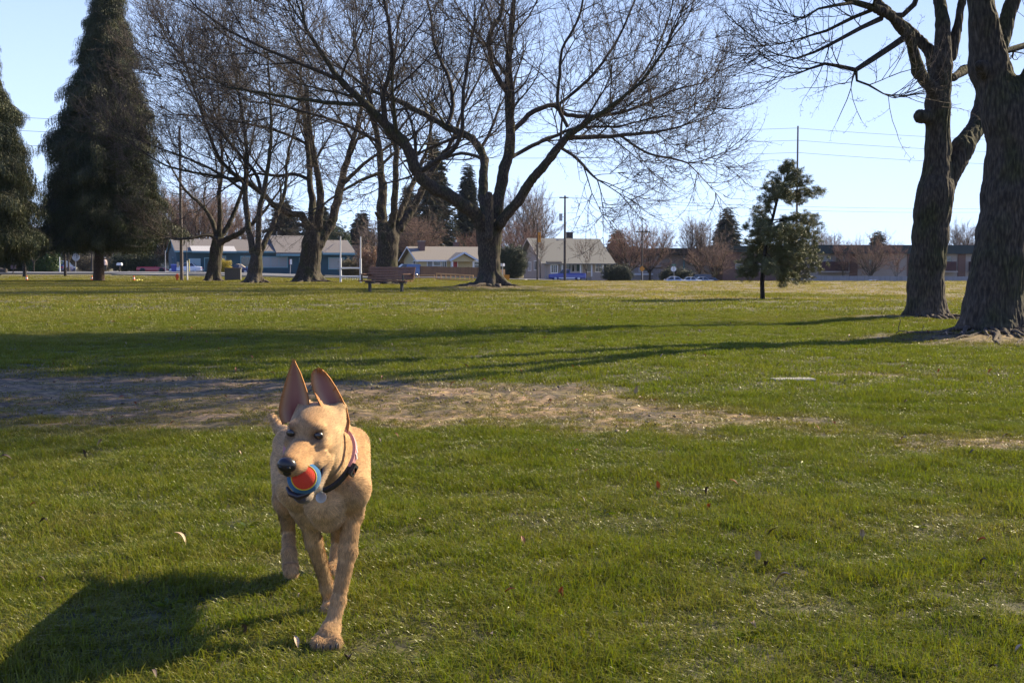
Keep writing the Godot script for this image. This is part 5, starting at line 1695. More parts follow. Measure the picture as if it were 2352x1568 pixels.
func pane4(o: Node3D, a: Vector3, b: Vector3, c: Vector3, d: Vector3, m: Material, push: float, called := "window", center := Vector3(0, 0.9, 0)):
	var n := (b - a).cross(d - a).normalized()
	if n.dot((a + b + c + d) / 4.0 - center) < 0: n = -n
	var off := n * push
	var mid := (a + b + c + d) / 4.0
	var g := Geo.new()
	var q := [a.lerp(mid, 0.1) + off, b.lerp(mid, 0.1) + off, c.lerp(mid, 0.1) + off, d.lerp(mid, 0.1) + off]
	if (q[1] - q[0]).cross(q[3] - q[0]).dot(n) > 0: g.quad(q[0], q[1], q[2], q[3])
	else: g.quad(q[3], q[2], q[1], q[0])
	obj(called, g, m, o)

# front along +x; kinds: sedan, convertible, pickup, van
func car(label: String, group: String, at_p: Vector3, turn: float, paint: Material, kind: String, top: Material = null, L := 4.4, called := "parked_car", cat := "car") -> Node3D:
	var o := thing(called, label, cat, at_p, turn, group)
	var h := L * 0.5
	var w := 0.86 if kind != "pickup" else 0.93
	var belt := {"sedan": 0.93, "convertible": 0.86, "pickup": 1.12, "van": 1.15}[kind] as float
	var roof := {"sedan": 1.42, "convertible": 1.3, "pickup": 1.72, "van": 1.85}[kind] as float
	var lift := 0.12 if kind == "pickup" else 0.0
	var g := Geo.new()
	loft(g, [[-h, 0.42 + lift, belt - 0.14, w * 0.86], [-h + 0.08, 0.3 + lift, belt - 0.04, w * 0.95], [-h + 0.6, 0.24 + lift, belt + 0.01, w], [-0.3, 0.22 + lift, belt, w], [h * 0.3, 0.22 + lift, belt - 0.02, w], [h * 0.45, 0.24 + lift, belt - 0.08, w], [h - 0.35, 0.27 + lift, belt - 0.2, w * 0.97], [h - 0.06, 0.3 + lift, belt - 0.3, w * 0.9], [h, 0.4 + lift, belt - 0.4, w * 0.84]])
	if kind == "pickup":
		g = Geo.new()
		loft(g, [[-h, 0.5, belt - 0.06, w * 0.92], [-h + 0.06, 0.42, belt, w], [-h * 0.5, 0.36, belt, w], [0.0, 0.34, belt, w], [h * 0.42, 0.36, belt - 0.02, w], [h * 0.55, 0.36, belt - 0.05, w], [h - 0.14, 0.4, belt - 0.12, w * 0.97], [h - 0.03, 0.42, belt - 0.2, w * 0.93], [h, 0.46, belt - 0.34, w * 0.9]])
	outward(g, 0, Vector3(0, 0.6, 0))
	obj("body", g, paint, o)
	# cabin
	var xb0 := -h * 0.68
	var xb1 := h * 0.42
	var xt0 := -h * 0.40
	var xt1 := h * 0.05
	if kind == "pickup": xb0 = -h * 0.16; xb1 = h * 0.48; xt0 = -h * 0.13; xt1 = h * 0.22
	if kind == "van": xb0 = -h * 0.96; xb1 = h * 0.62; xt0 = -h * 0.92; xt1 = h * 0.25
	if kind == "convertible": xb0 = -h * 0.62; xb1 = h * 0.3; xt0 = -h * 0.34; xt1 = -h * 0.02
	var wb := w * 0.86
	var wt := w * 0.66
	var B := [Vector3(xb0, belt - 0.02, -wb), Vector3(xb0, belt - 0.02, wb), Vector3(xb1, belt - 0.05, wb), Vector3(xb1, belt - 0.05, -wb)]
	var R := [Vector3(xt0, roof - 0.03, -wt), Vector3(xt0, roof - 0.03, wt), Vector3(xt1, roof, wt), Vector3(xt1, roof, -wt)]
	var open_top := kind == "convertible" and top == null
	if not open_top:
		g = Geo.new()
		for k in 4:
			var j := (k + 1) % 4
			g.quad(B[k], B[j], R[j], R[k])
		var ridge := Vector3((xt0 + xt1) / 2, roof + 0.03, 0)
		for k in 4: g.tri(R[k], R[(k + 1) % 4], ridge)
		outward(g, 0, Vector3((xb0 + xb1) / 2, 0.9, 0))
		obj("cabin", g, top if top else paint, o)
	var c := Vector3((xb0 + xb1) / 2, 1.0, 0)
	pane4(o, B[3], B[2], R[2], R[3], mats.glass, 0.006, "windscreen", c)
	if not open_top:
		if kind != "convertible": pane4(o, B[1], B[0], R[0], R[1], mats.glass, 0.006, "rear_window", c)
		for s in 2:
			var b0: Vector3 = B[1] if s == 0 else B[0]
			var b1: Vector3 = B[2] if s == 0 else B[3]
			var r0: Vector3 = R[1] if s == 0 else R[0]
			var r1: Vector3 = R[2] if s == 0 else R[3]
			var up := Vector3(0, 0.03, 0)
			if kind == "van":
				pane4(o, b0.lerp(b1, 0.68) + up, b1 + up, r1, r0.lerp(r1, 0.75), mats.glass, 0.006, "window", c)
			elif kind == "convertible":
				pane4(o, b0.lerp(b1, 0.45) + up, b1 + up, r1, r0.lerp(r1, 0.3), mats.glass, 0.006, "window", c)
			else:
				pane4(o, b0.lerp(b1, 0.5) + up, b1.lerp(b0, 0.03) + up, r1, r0.lerp(r1, 0.5), mats.glass, 0.006, "window", c)
				pane4(o, b0.lerp(b1, 0.06) + up, b0.lerp(b1, 0.47) + up, r0.lerp(r1, 0.47), r0, mats.glass, 0.006, "window", c)
	# wheels
	var wr := 0.31 if kind != "pickup" else 0.37
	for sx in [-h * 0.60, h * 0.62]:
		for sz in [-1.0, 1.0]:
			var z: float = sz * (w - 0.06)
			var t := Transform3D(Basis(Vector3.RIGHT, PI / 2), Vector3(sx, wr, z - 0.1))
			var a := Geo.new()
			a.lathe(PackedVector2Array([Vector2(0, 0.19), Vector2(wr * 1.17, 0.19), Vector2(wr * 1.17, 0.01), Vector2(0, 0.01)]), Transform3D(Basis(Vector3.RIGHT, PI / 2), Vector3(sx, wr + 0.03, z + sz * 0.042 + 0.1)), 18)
			obj("wheel_arch", a, mats.black, o)  # black disc stands in for the shaded gap around the tyre
			a = Geo.new()
			a.lathe(PackedVector2Array([Vector2(wr * 0.6, 0.0), Vector2(wr * 0.94, 0.01), Vector2(wr, 0.05), Vector2(wr, 0.17), Vector2(wr * 0.94, 0.21), Vector2(wr * 0.6, 0.22)]), Transform3D(Basis(Vector3.RIGHT, PI / 2), Vector3(sx, wr, z + 0.11 + sz * 0.045)), 20)
			var wh := obj("wheel", a, mats.tyre, o)
			a = Geo.new()
			a.lathe(PackedVector2Array([Vector2(0.001, -0.105), Vector2(wr * 0.25, -0.105), Vector2(wr * 0.62, -0.085), Vector2(wr * 0.62, 0.085), Vector2(wr * 0.25, 0.105), Vector2(0.001, 0.105)]), Transform3D(Basis(Vector3.RIGHT, PI / 2), Vector3(sx, wr, z + sz * 0.045)), 14)
			obj("rim", a, mats.rim, wh)
	for s in [-1.0, 1.0]:
		var l := Geo.new()
		l.ball(Transform3D(Basis(), Vector3(h - 0.06, belt - 0.38 + lift * 0.5, s * w * 0.66)), Vector3(0.07, 0.075, 0.16), 6, 10)
		obj("headlight", l, mats.lamp_glass, o)
		l = Geo.new()
		l.abox(Vector3(-h - 0.012, belt - 0.32, s * w * 0.7 - 0.14), Vector3(-h + 0.06, belt - 0.16, s * w * 0.7 + 0.14))
		obj("tail_light", l, mats.tail_red, o)
		l = Geo.new()
		l.ball(Transform3D(Basis(), Vector3(xb1 - 0.15, belt + 0.06, s * (w + 0.06))), Vector3(0.06, 0.06, 0.1), 5, 8)
		obj("mirror", l, paint, o)
	box_part(o, "front_bumper", Vector3(h - 0.09, 0.3 + lift, -w * 0.86), Vector3(h + 0.045, 0.47 + lift, w * 0.86), mats.steel if kind == "pickup" else paint)
	box_part(o, "rear_bumper", Vector3(-h - 0.045, 0.33 + lift, -w * 0.86), Vector3(-h + 0.09, 0.5 + lift, w * 0.86), mats.steel if kind == "pickup" else paint)
	box_part(o, "number_plate", Vector3(-h - 0.052, 0.5 + lift, -0.16), Vector3(-h - 0.02, 0.64 + lift, 0.16), mats.white_paint)
	if kind == "pickup":
		var bed := Geo.new()
		for s in [-1.0, 1.0]:
			bed.abox(Vector3(-h + 0.03, belt - 0.03, s * w * 0.86 - 0.05), Vector3(xb0 - 0.05, belt + 0.07, s * w * 0.86 + 0.05))
		bed.abox(Vector3(-h + 0.0, belt - 0.03, -w * 0.8), Vector3(-h + 0.1, belt + 0.07, w * 0.8))
		obj("bed_rail", bed, paint, o)
		for s in [-1.0, 1.0]:
			box_part(o, "side_trim", Vector3(-h * 0.42, 0.4, s * (w + 0.004) - 0.012), Vector3(h * 0.45, 0.54, s * (w + 0.004) + 0.012), mats.white_paint)
	return o

func car_paint(key: String, r: float, g: float, b: float) -> StandardMaterial3D:
	var m := mat(key, lin(r, g, b), 0.35)
	m.clearcoat_enabled = true
	m.clearcoat = 0.8
	m.clearcoat_roughness = 0.08
	return m

func make_cars():
	mat("lamp_glass", lin(0.6, 0.6, 0.62), 0.1)
	mat("tail_red", lin(0.35, 0.015, 0.02), 0.25)
	var grp := "cars parked along the street"
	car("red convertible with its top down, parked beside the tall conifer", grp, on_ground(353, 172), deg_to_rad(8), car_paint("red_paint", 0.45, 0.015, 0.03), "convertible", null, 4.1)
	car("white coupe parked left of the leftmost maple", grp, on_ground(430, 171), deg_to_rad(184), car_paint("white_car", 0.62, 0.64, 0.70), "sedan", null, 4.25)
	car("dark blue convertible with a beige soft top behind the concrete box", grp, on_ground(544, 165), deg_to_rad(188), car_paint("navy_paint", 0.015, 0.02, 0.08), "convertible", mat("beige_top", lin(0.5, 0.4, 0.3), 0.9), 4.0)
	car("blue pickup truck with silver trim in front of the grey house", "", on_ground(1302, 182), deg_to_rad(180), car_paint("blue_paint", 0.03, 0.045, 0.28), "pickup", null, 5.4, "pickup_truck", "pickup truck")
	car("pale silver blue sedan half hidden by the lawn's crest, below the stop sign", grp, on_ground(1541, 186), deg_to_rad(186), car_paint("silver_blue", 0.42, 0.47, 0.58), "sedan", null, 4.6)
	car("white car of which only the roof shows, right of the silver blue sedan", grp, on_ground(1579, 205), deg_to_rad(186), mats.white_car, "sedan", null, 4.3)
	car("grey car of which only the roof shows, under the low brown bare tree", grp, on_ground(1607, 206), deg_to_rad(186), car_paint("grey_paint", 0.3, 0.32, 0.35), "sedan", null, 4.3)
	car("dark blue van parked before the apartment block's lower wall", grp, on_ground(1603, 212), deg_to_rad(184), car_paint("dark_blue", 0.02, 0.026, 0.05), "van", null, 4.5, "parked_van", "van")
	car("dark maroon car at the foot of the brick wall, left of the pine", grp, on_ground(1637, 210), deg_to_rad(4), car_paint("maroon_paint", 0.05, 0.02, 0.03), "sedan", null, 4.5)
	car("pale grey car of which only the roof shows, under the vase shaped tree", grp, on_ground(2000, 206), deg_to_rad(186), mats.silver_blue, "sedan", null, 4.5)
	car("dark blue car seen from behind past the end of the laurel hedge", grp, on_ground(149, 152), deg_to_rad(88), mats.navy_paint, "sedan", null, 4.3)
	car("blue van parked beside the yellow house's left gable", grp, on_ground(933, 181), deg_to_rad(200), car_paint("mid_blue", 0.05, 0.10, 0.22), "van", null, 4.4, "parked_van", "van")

# ---------------------------------------------------------------- street furniture
func bench():
	var pos := on_ground(887, 48.2)
	var o := thing("park_bench", "brown slatted park bench on two black posts, left of the big maple", "bench", pos, deg_to_rad(-33))
	var L := 2.3
	var w: Material = mats.bench_wood
	for k in 5:
		var g := Geo.new()
		g.col = Color(1, 1, 1) * rf(0.85, 1.1)
		g.chamfer(Transform3D(Basis(), Vector3(rf(-0.01, 0.01), 0.445, 0.24 - k * 0.105)), Vector3(L, 0.045, 0.09), 0.008)
		obj("seat_slat", g, w, o)
	for k in 5:
		var g := Geo.new()
		g.col = Color(1, 1, 1) * rf(0.85, 1.1)
		g.chamfer(Transform3D(Basis(Vector3.RIGHT, -0.30), Vector3(rf(-0.008, 0.008), 0.535 + k * 0.098, -0.27 - k * 0.030)), Vector3(L * 0.97, 0.09, 0.04), 0.008)
		obj("back_slat", g, w, o)
	for x in [-0.78, 0.78]:
		var g := Geo.new()
		g.abox(Vector3(x - 0.045, -0.2, -0.03), Vector3(x + 0.045, 0.40, 0.06))
		obj("leg", g, mats.black, o)
		g = Geo.new()
		g.abox(Vector3(x - 0.04, 0.365, -0.26), Vector3(x + 0.04, 0.42, 0.27))
		g.bar(Vector3(x, 0.39, -0.26), Vector3(x, 0.98, -0.45), 0.06, 0.03)
		obj("bracket", g, mats.black, o)
	for x in [-1.0, 1.0]:
		var g := Geo.new()
		g.abox(Vector3(x - 0.025, 0.40, 0.20), Vector3(x + 0.025, 0.68, 0.25))
		g.bar(Vector3(x, 0.655, 0.24), Vector3(x, 0.655, -0.32), 0.03, 0.03)
		obj("arm_frame", g, mats.black, o)
		g = Geo.new()
		g.chamfer(Transform3D(Basis(Vector3.UP, PI / 2), Vector3(x, 0.695, -0.0)), Vector3(0.56, 0.035, 0.1), 0.008)
		obj("armrest", g, w, o)

func pole(label: String, px: float, top_y: float, d: float, r: float, c: Material, called := "utility_pole") -> Node3D:
	var p := on_ground(px, d)
	var o := thing(called, label, "pole", p)
	var top := at(px, top_y, d)
	var g := Geo.new()
	g.col = Color(1, 1, 1)
	g.tube(PackedVector3Array([Vector3(0, -0.3, 0), Vector3(0, (top.y - p.y) * 0.5, 0), Vector3(0, top.y - p.y, 0)]), PackedFloat32Array([r * 1.2, r, r * 0.75]), 12)
	obj("shaft", g, c, o)
	return o

func wire(label: String, a: Vector3, b: Vector3, sag: float, r := 0.018):
	var g := Geo.new()
	var p := PackedVector3Array()
	var rr := PackedFloat32Array()
	for k in 25:
		var t := k / 24.0
		p.append((b - a) * t - Vector3(0, sag * 4.0 * t * (1.0 - t), 0))
		rr.append(r)
	g.tube(p, rr, 4, false)
	var o := obj("power_line", g, mats.wire)
	o.position = a
	tag(o, label, "wire", "wires between the poles")

func sign_post(called: String, label: String, base: Vector3, top: Vector3, r: float, m: Material) -> Node3D:
	var o := thing(called, label, "sign", base)
	var g := Geo.new()
	g.rod(Vector3(0, -0.2, 0), top - base, r, r, 8)
	obj("post", g, m, o)
	return o

func plate(o: Node3D, called: String, c: Vector3, corners: PackedVector2Array, m: Material, depth := 0.02, turn := 0.0) -> MeshInstance3D:
	var g := Geo.new()
	g.prism(corners, Transform3D(Basis(Vector3.UP, turn), c), depth)
	return obj(called, g, m, o)

func ngon(n: int, r: float, a0: float) -> PackedVector2Array:
	var p := PackedVector2Array()
	for k in n: p.append(Vector2(cos(a0 + TAU * k / n), sin(a0 + TAU * k / n)) * r)
	return p

func rect(w: float, h: float) -> PackedVector2Array:
	return PackedVector2Array([Vector2(-w / 2, -h / 2), Vector2(w / 2, -h / 2), Vector2(w / 2, h / 2), Vector2(-w / 2, h / 2)])

func make_furniture():
	grainy("bench_wood", lin(0.62, 0.27, 0.13), 0.6, tex["rough"], Vector3(1.0, 12.0, 12.0), 0.1)
	grainy("pole_wood", lin(0.17, 0.14, 0.125), 0.9, tex["rough"], Vector3(3, 0.4, 3), 0.0)
	grainy("pole_grey", lin(0.40, 0.34, 0.34), 0.9, tex["rough"], Vector3(3, 0.4, 3), 0.0)
	mat("sign_back", lin(0.36, 0.36, 0.37), 0.5, 0.3)
	mat("sign_green", lin(0.02, 0.16, 0.10), 0.5)
	mat("orange", lin(0.85, 0.12, 0.03), 0.6)
	mat("amber", lin(0.55, 0.22, 0.02), 0.6)
	mat("timber", lin(0.55, 0.34, 0.17), 0.7)
	bench()
	# white tubular frame with chains
	var d := 82.0
	var a := on_ground(783, d)
	var o := thing("white_frame", "white metal frame of two tall posts with two crossbars, left of the bench", "sports goal", a)
	var b := on_ground(829, d) - a
	var wp: Material = mats.white_paint
	for q in [Vector3.ZERO, b]:
		var g := Geo.new()
		g.tube(PackedVector3Array([q - Vector3(0, 0.2, 0), q + Vector3(0, 1.55, 0), q + Vector3(0, 1.58, 0), q + Vector3(0.02, 2.98, 0)]), PackedFloat32Array([0.07, 0.07, 0.045, 0.04]), 10)
		obj("post", g, wp, o)
	for y in [0.92, 0.38]:
		var g := Geo.new()
		g.rod(Vector3(0, y, 0), b + Vector3(0, y - b.y, 0), 0.055, 0.055, 10)
		obj("crossbar", g, wp, o)
	for k in 11:
		var g := Geo.new()
		var x: float = b.x * (0.08 + 0.084 * k)
		for j in 4:
			g.ball(Transform3D(Basis(Vector3.UP, 0.8 * j), Vector3(x + rf(-0.02, 0.02), 0.36 - 0.05 * j * rf(0.6, 1.3), rf(-0.03, 0.03))), Vector3(0.016, 0.03, 0.02), 5, 6)
		obj("chain", g, wp, o)
	# orange timber climbing rail like a ladder on its side
	o = thing("timber_rail", "orange timber frame like a ladder on its side, left of the big maple's trunk", "rail", on_ground(1044, 94))
	var base := o.position
	var tl := at(1002, 628.5, 95) - base
	var tr := at(1087, 633, 92) - base
	var bl := at(1002, 640, 95) - base
	var br := at(1086, 643.5, 92) - base
	var g := Geo.new()
	g.bar(tl, tr, 0.08, 0.09); obj("rail", g, mats.timber, o)
	g = Geo.new()
	g.bar(bl, br, 0.08, 0.09); obj("rail", g, mats.timber, o)
	for k in 9:
		var t: float = [0.004, 0.13, 0.264, 0.393, 0.522, 0.645, 0.775, 0.905, 0.996][k]
		g = Geo.new()
		var p0 := tl.lerp(tr, t) - Vector3(0, 0.046, 0)
		var p1 := bl.lerp(br, t) + Vector3(0, 0.046, 0)
		if k == 1 or k == 8: p1.y = ground_h(p1.x + base.x, p1.z + base.z) - base.y - 0.15
		g.abox(Vector3(p0.x - 0.04, p1.y, p0.z - 0.035), Vector3(p0.x + 0.04, p0.y, p0.z + 0.035))
		obj("rung", g, mats.timber, o)
	o = thing("low_rail", "low thin wooden rail with two bars between the bench and the ladder-like frame", "rail", on_ground(975, 93))
	base = o.position
	for y in [0.42, 0.22]:
		g = Geo.new()
		g.bar(Vector3(gx(950, 94) - base.x, y, 0), Vector3(gx(998, 93) - base.x, y, 0), 0.05, 0.055)
		obj("rail", g, mats.timber, o)
	for px in [952.0, 962.0, 998.0]:
		box_part(o, "post", Vector3(gx(px, 93) - base.x - 0.025, -0.2, -0.07), Vector3(gx(px, 93) - base.x + 0.025, 0.45, -0.02), mats.timber)
	# grey concrete box
	d = 95.0
	o = thing("concrete_box", "grey stained concrete box between the two leftmost maples", "box", on_ground(537, d), deg_to_rad(6))
	g = Geo.new()
	g.col = Color(0.42, 0.42, 0.45)
	g.abox(Vector3(-0.58, -0.1, -0.45), Vector3(0.58, 0.86, 0.45))
	obj("body", g, mats.concrete, o)
	box_part(o, "lid", Vector3(-0.62, 0.86, -0.5), Vector3(0.62, 0.94, 0.5), mats.concrete, Color(0.55, 0.54, 0.55))
	# hydrant
	o = thing("fire_hydrant", "orange fire hydrant at the foot of the pale utility pole", "hydrant", on_ground(408.5, 97))
	g = Geo.new()
	g.lathe(PackedVector2Array([Vector2(0.13, -0.05), Vector2(0.13, 0.04), Vector2(0.09, 0.05), Vector2(0.09, 0.36), Vector2(0.12, 0.37), Vector2(0.12, 0.41), Vector2(0.09, 0.47), Vector2(0.03, 0.51), Vector2(0.001, 0.52)]), Transform3D(), 14)
	obj("barrel", g, mats.orange, o)
	g = Geo.new()
	g.rod(Vector3(-0.16, 0.3, 0), Vector3(0.16, 0.3, 0), 0.05, 0.05, 10)
	obj("nozzle", g, mats.orange, o)
	# poles
	var p4 := pole("pale grey utility pole standing left of the leftmost maple", 419, 290, 97.0, 0.115, mats.pole_grey)
	box_part(p4, "notice", Vector3(-0.36, 1.0, 0.0), Vector3(-0.18, 1.42, 0.03), mats.white_paint)
	var guy := thing("guy_wire", "slanting guy wire with a white and yellow guard beside the pale pole", "wire", on_ground(432, 95.5))
	var top_g := at(424, 440, 96.8) - guy.position
	g = Geo.new(); g.rod(Vector3.ZERO, top_g, 0.016, 0.016, 5); obj("cable", g, mats.wire, guy)
	g = Geo.new(); g.rod(top_g * 0.005, top_g * 0.22, 0.05, 0.045, 8); obj("guard", g, mats.white_paint, guy)
	g = Geo.new(); g.rod(top_g * 0.1 + Vector3(0.16, 0, 0.02), top_g * 0.235 + Vector3(0.16, 0, 0.02), 0.045, 0.04, 8); obj("guard", g, mat("guard_yellow", lin(0.55, 0.48, 0.12), 0.6), guy)
	var p1 := pole("wooden utility pole with a transformer in front of the blue pickup", 1297, 449, 166.0, 0.15, mats.pole_wood)
	var ht := at(1297, 449, 166).y - p1.position.y
	box_part(p1, "crossarm", Vector3(-0.75, ht - 0.35, 0.12), Vector3(0.45, ht - 0.2, 0.24), mats.pole_wood)
	g = Geo.new(); g.rod(Vector3(-0.55, ht - 3.3, 0.1), Vector3(-0.55, ht - 2.35, 0.1), 0.22, 0.22, 12); obj("transformer", g, mats.steel, p1)
	g = Geo.new(); g.rod(Vector3(-0.4, ht - 2.8, 0.1), Vector3(0, ht - 2.8, 0.1), 0.04, 0.04, 6); obj("bracket", g, mats.steel, p1)
	g = Geo.new(); g.rod(Vector3(0, ht - 5.8, 0.1), Vector3(-0.8, ht - 5.75, 0.3), 0.035, 0.03, 6); g.ball(Transform3D(Basis(), Vector3(-0.95, ht - 5.78, 0.3)), Vector3(0.26, 0.09, 0.12), 6, 10); obj("street_light", g, mats.steel, p1)
	var p2 := pole("thin wooden pole carrying an orange banner at the grey house's left corner", 1234, 513, 172.0, 0.11, mats.pole_wood)
	var bn := at(1239, 545, 171.8) - p2.position
	plate(p2, "banner", bn, rect(0.42, 1.36), mats.amber, 0.03)
	box_part(p2, "banner_mark", bn + Vector3(-0.10, 0.18, 0.03), bn + Vector3(0.10, 0.24, 0.036), mat("banner_brown", lin(0.2, 0.06, 0.01), 0.6))
	box_part(p2, "banner_mark", bn + Vector3(-0.035, -0.2, 0.03), bn + Vector3(0.035, 0.18, 0.036), mats.banner_brown)
	var p3 := pole("tall slim steel pole rising behind the leaning pine", 1827, 289, 192.0, 0.16, mats.pole_grey)
	for y in [294.0, 322.0, 350.0]:
		g = Geo.new()
		var q := at(1829, y, 192) - p3.position
		g.rod(Vector3(0, q.y, 0.0), q + Vector3(0.25, 0, 0), 0.09, 0.06, 8)
		obj("insulator", g, mats.black, p3)
	var p5 := pole("dark wooden pole with a crossarm behind the yellow diamond sign", 1474, 529, 205.0, 0.13, mats.pole_wood)
	ht = at(1474, 529, 205).y - p5.position.y
	box_part(p5, "crossarm", Vector3(-1.1, ht - 0.3, 0.1), Vector3(1.3, ht - 0.15, 0.22), mats.pole_wood)
	pole("thin brown pole at the corner of the side street, left of the octagonal sign", 160, 548, 150.0, 0.1, mats.pole_wood)
	pole("thin brown pole behind the tall conifer's trunk foot, left side", 214, 548, 160.0, 0.1, mats.pole_wood)
	pole("thin grey post at the right of the side street, under the conifer boughs", 386 - 4, 575, 140.0, 0.05, mats.sign_back, "post")
	pole("pale thin post past the end of the laurel hedge", 140, 590, 128.0, 0.05, mats.white_paint, "post")
	var ys := [[252.0, 294.0, 352.0], [283.0, 322.0, 378.0], [317.0, 350.0, 402.0]]
	for k in 3:
		var w: String = ["uppermost", "middle", "lowest"][k]
		wire("%s of the three transmission wires left of the tall slim pole" % w, at(-300, ys[k][0] - 4, 150), at(1831, ys[k][1], 192), 1.6, 0.024)
		wire("%s of the three transmission wires right of the tall slim pole" % w, at(1831, ys[k][1], 192), at(2750, ys[k][1] + 34, 215), 0.7, 0.024)
	wire("power line running left from the transformer pole's crossarm", at(1290, 452, 166), at(560, 448, 150), 1.2)
	wire("upper power line running right from the transformer pole", at(1297, 452, 166), at(2420, 478, 200), 0.6)
	wire("lower power line running right from the transformer pole", at(1302, 454, 166), at(2420, 484, 200), 0.9)
	wire("thin line crossing before the yellow house's trees", at(1297, 515, 166), at(640, 524, 150), 0.9, 0.014)
	wire("thin line crossing the grey house's roof", at(1297, 545, 166), at(1474, 540, 205), 0.6, 0.014)
	wire("thin service line right of the transformer pole", at(1297, 512, 166), at(1560, 535, 215), 0.5, 0.014)
	# signs
	o = sign_post("stop_sign", "back of an octagonal sign with a green street blade at the left corner", on_ground(176, 124), at(173, 580, 124), 0.035, mats.sign_back)
	var q := at(173, 590.5, 124) - o.position
	plate(o, "plate", q + Vector3(0, 0, -0.06), ngon(8, 0.39, PI / 8), mats.sign_back, 0.02)
	plate(o, "street_blade", q + Vector3(0.05, 0.5, -0.02), rect(0.75, 0.17), mats.sign_green, 0.02, 0.5)
	o = sign_post("stop_sign", "back of an octagonal sign under a green street blade, above the silver blue sedan", on_ground(1548, 180), at(1548, 607, 180), 0.035, mats.sign_back)
	q = at(1547.5, 617.5, 180) - o.position
	plate(o, "plate", q + Vector3(0, 0, -0.06), ngon(8, 0.40, PI / 8), mats.white_paint, 0.02)
	plate(o, "street_blade", q + Vector3(0.05, 0.55, -0.02), rect(0.6, 0.2), mats.sign_green, 0.02, 0.4)
	o = sign_post("warning_sign", "yellow diamond warning sign on a post right of the grey house", on_ground(1476, 180), at(1475, 612, 180), 0.04, mats.sign_back)
	plate(o, "plate", at(1475, 617, 180) - o.position + Vector3(0, 0, 0.04), ngon(4, 0.42, 0), mats.amber, 0.02)
	o = sign_post("parking_sign", "narrow white sign with a red edge on a thin post before the teal building", on_ground(667, 122), at(667, 597, 122), 0.03, mats.sign_back)
	plate(o, "plate", at(667, 601, 122) - o.position + Vector3(0.03, 0, 0.03), rect(0.2, 0.5), mats.white_paint, 0.02)
	plate(o, "edge", at(667, 601, 122) - o.position + Vector3(-0.1, 0, 0.03), rect(0.05, 0.5), mats.tail_red, 0.022)
	o = sign_post("park_sign", "two small white plates on a post right of the big maple", on_ground(1154, 100), at(1154, 606, 100), 0.035, mats.sign_back)
	for s in [-1.0, 1.0]: plate(o, "plate", at(1154, 608, 100) - o.position + Vector3(s * 0.1, 0, 0.0), rect(0.19, 0.22), mats.white_paint, 0.02, s * 0.7)
	o = thing("orange_barrier", "small orange board standing right of the big maple's roots", "barrier", on_ground(1164, 102))
	g = Geo.new(); g.abox(Vector3(-0.22, 0.0, -0.02), Vector3(0.22, 0.45, 0.02)); obj("board", g, mats.amber, o)
	for x in [-0.2, 0.2]: box_part(o, "foot", Vector3(x - 0.02, -0.1, -0.18), Vector3(x + 0.02, 0.0, 0.18), mats.amber)
	o = sign_post("park_sign", "small brown board on a post near the left edge", on_ground(31, 118), at(31, 609, 118), 0.05, mats.pole_wood)
	plate(o, "board", at(30, 613, 118) - o.position + Vector3(0, 0, 0.05), rect(0.5, 0.36), mat("board_brown", lin(0.11, 0.08, 0.09), 0.8), 0.03)
	# cones
	for w in [[63.5, 97.0, "orange cone with a white band before the dark young tree"], [213.0, 95.0, "orange cone tucked against the tall conifer's trunk"], [309.0, 93.5, "orange cone right of the tall conifer beside yellow discs"]]:
		o = thing("traffic_cone", w[2], "cone", on_ground(w[0], w[1]), 0.0, "orange cones on the lawn")
		g = Geo.new()
		g.lathe(PackedVector2Array([Vector2(0.105, 0.02), Vector2(0.035, 0.34), Vector2(0.02, 0.35), Vector2(0.001, 0.35)]), Transform3D(), 14)
		obj("cone", g, mats.orange, o)
		g = Geo.new()
		g.abox(Vector3(-0.13, -0.03, -0.13), Vector3(0.13, 0.022, 0.13))
		obj("base", g, mats.orange, o)
		g = Geo.new()
		g.lathe(PackedVector2Array([Vector2(0.088, 0.115), Vector2(0.062, 0.23)]), Transform3D(), 14)
		obj("band", g, mats.white_paint, o)
	for w in [[315.0, 92.6, "yellow disc nearest the orange cone right of the conifer"], [320.0, 94.5, "middle one of three yellow discs on the lawn"], [327.0, 92.4, "yellow disc farthest right of the orange cone"]]:
		g = Geo.new()
		g.lathe(PackedVector2Array([Vector2(0.12, 0.0), Vector2(0.1, 0.06), Vector2(0.05, 0.09), Vector2(0.001, 0.09)]), Transform3D(), 14)
		o = obj("marker_disc", g, mat("disc_yellow", lin(0.6, 0.55, 0.12), 0.6))
		o.position = on_ground(w[0], w[1])
		tag(o, w[2], "marker", "yellow discs on the lawn")
	# logs by the left edge
	for w in [[4.0, 120.0, 0.25, "grey weathered log lying at the left edge"], [14.0, 119.0, 1.2, "short upright log end beside the weathered log at the left edge"]]:
		g = Geo.new()
		g.col = Color(0.16, 0.13, 0.11)
		if w[2] < 1.0: g.tube(PackedVector3Array([Vector3(-0.9, 0.26, 0), Vector3(0, 0.3, 0.1), Vector3(0.6, 0.24, 0)]), PackedFloat32Array([0.24, 0.26, 0.22]), 12, true, nf, 0.2)
		else: g.tube(PackedVector3Array([Vector3(0, -0.1, 0), Vector3(0, 0.3, 0), Vector3(0.03, 0.52, 0)]), PackedFloat32Array([0.2, 0.18, 0.17]), 12, true, nf, 0.2)
		o = obj("log", g, mats.bark_far)
		o.position = on_ground(w[0], w[1])
		tag(o, w[3], "log")
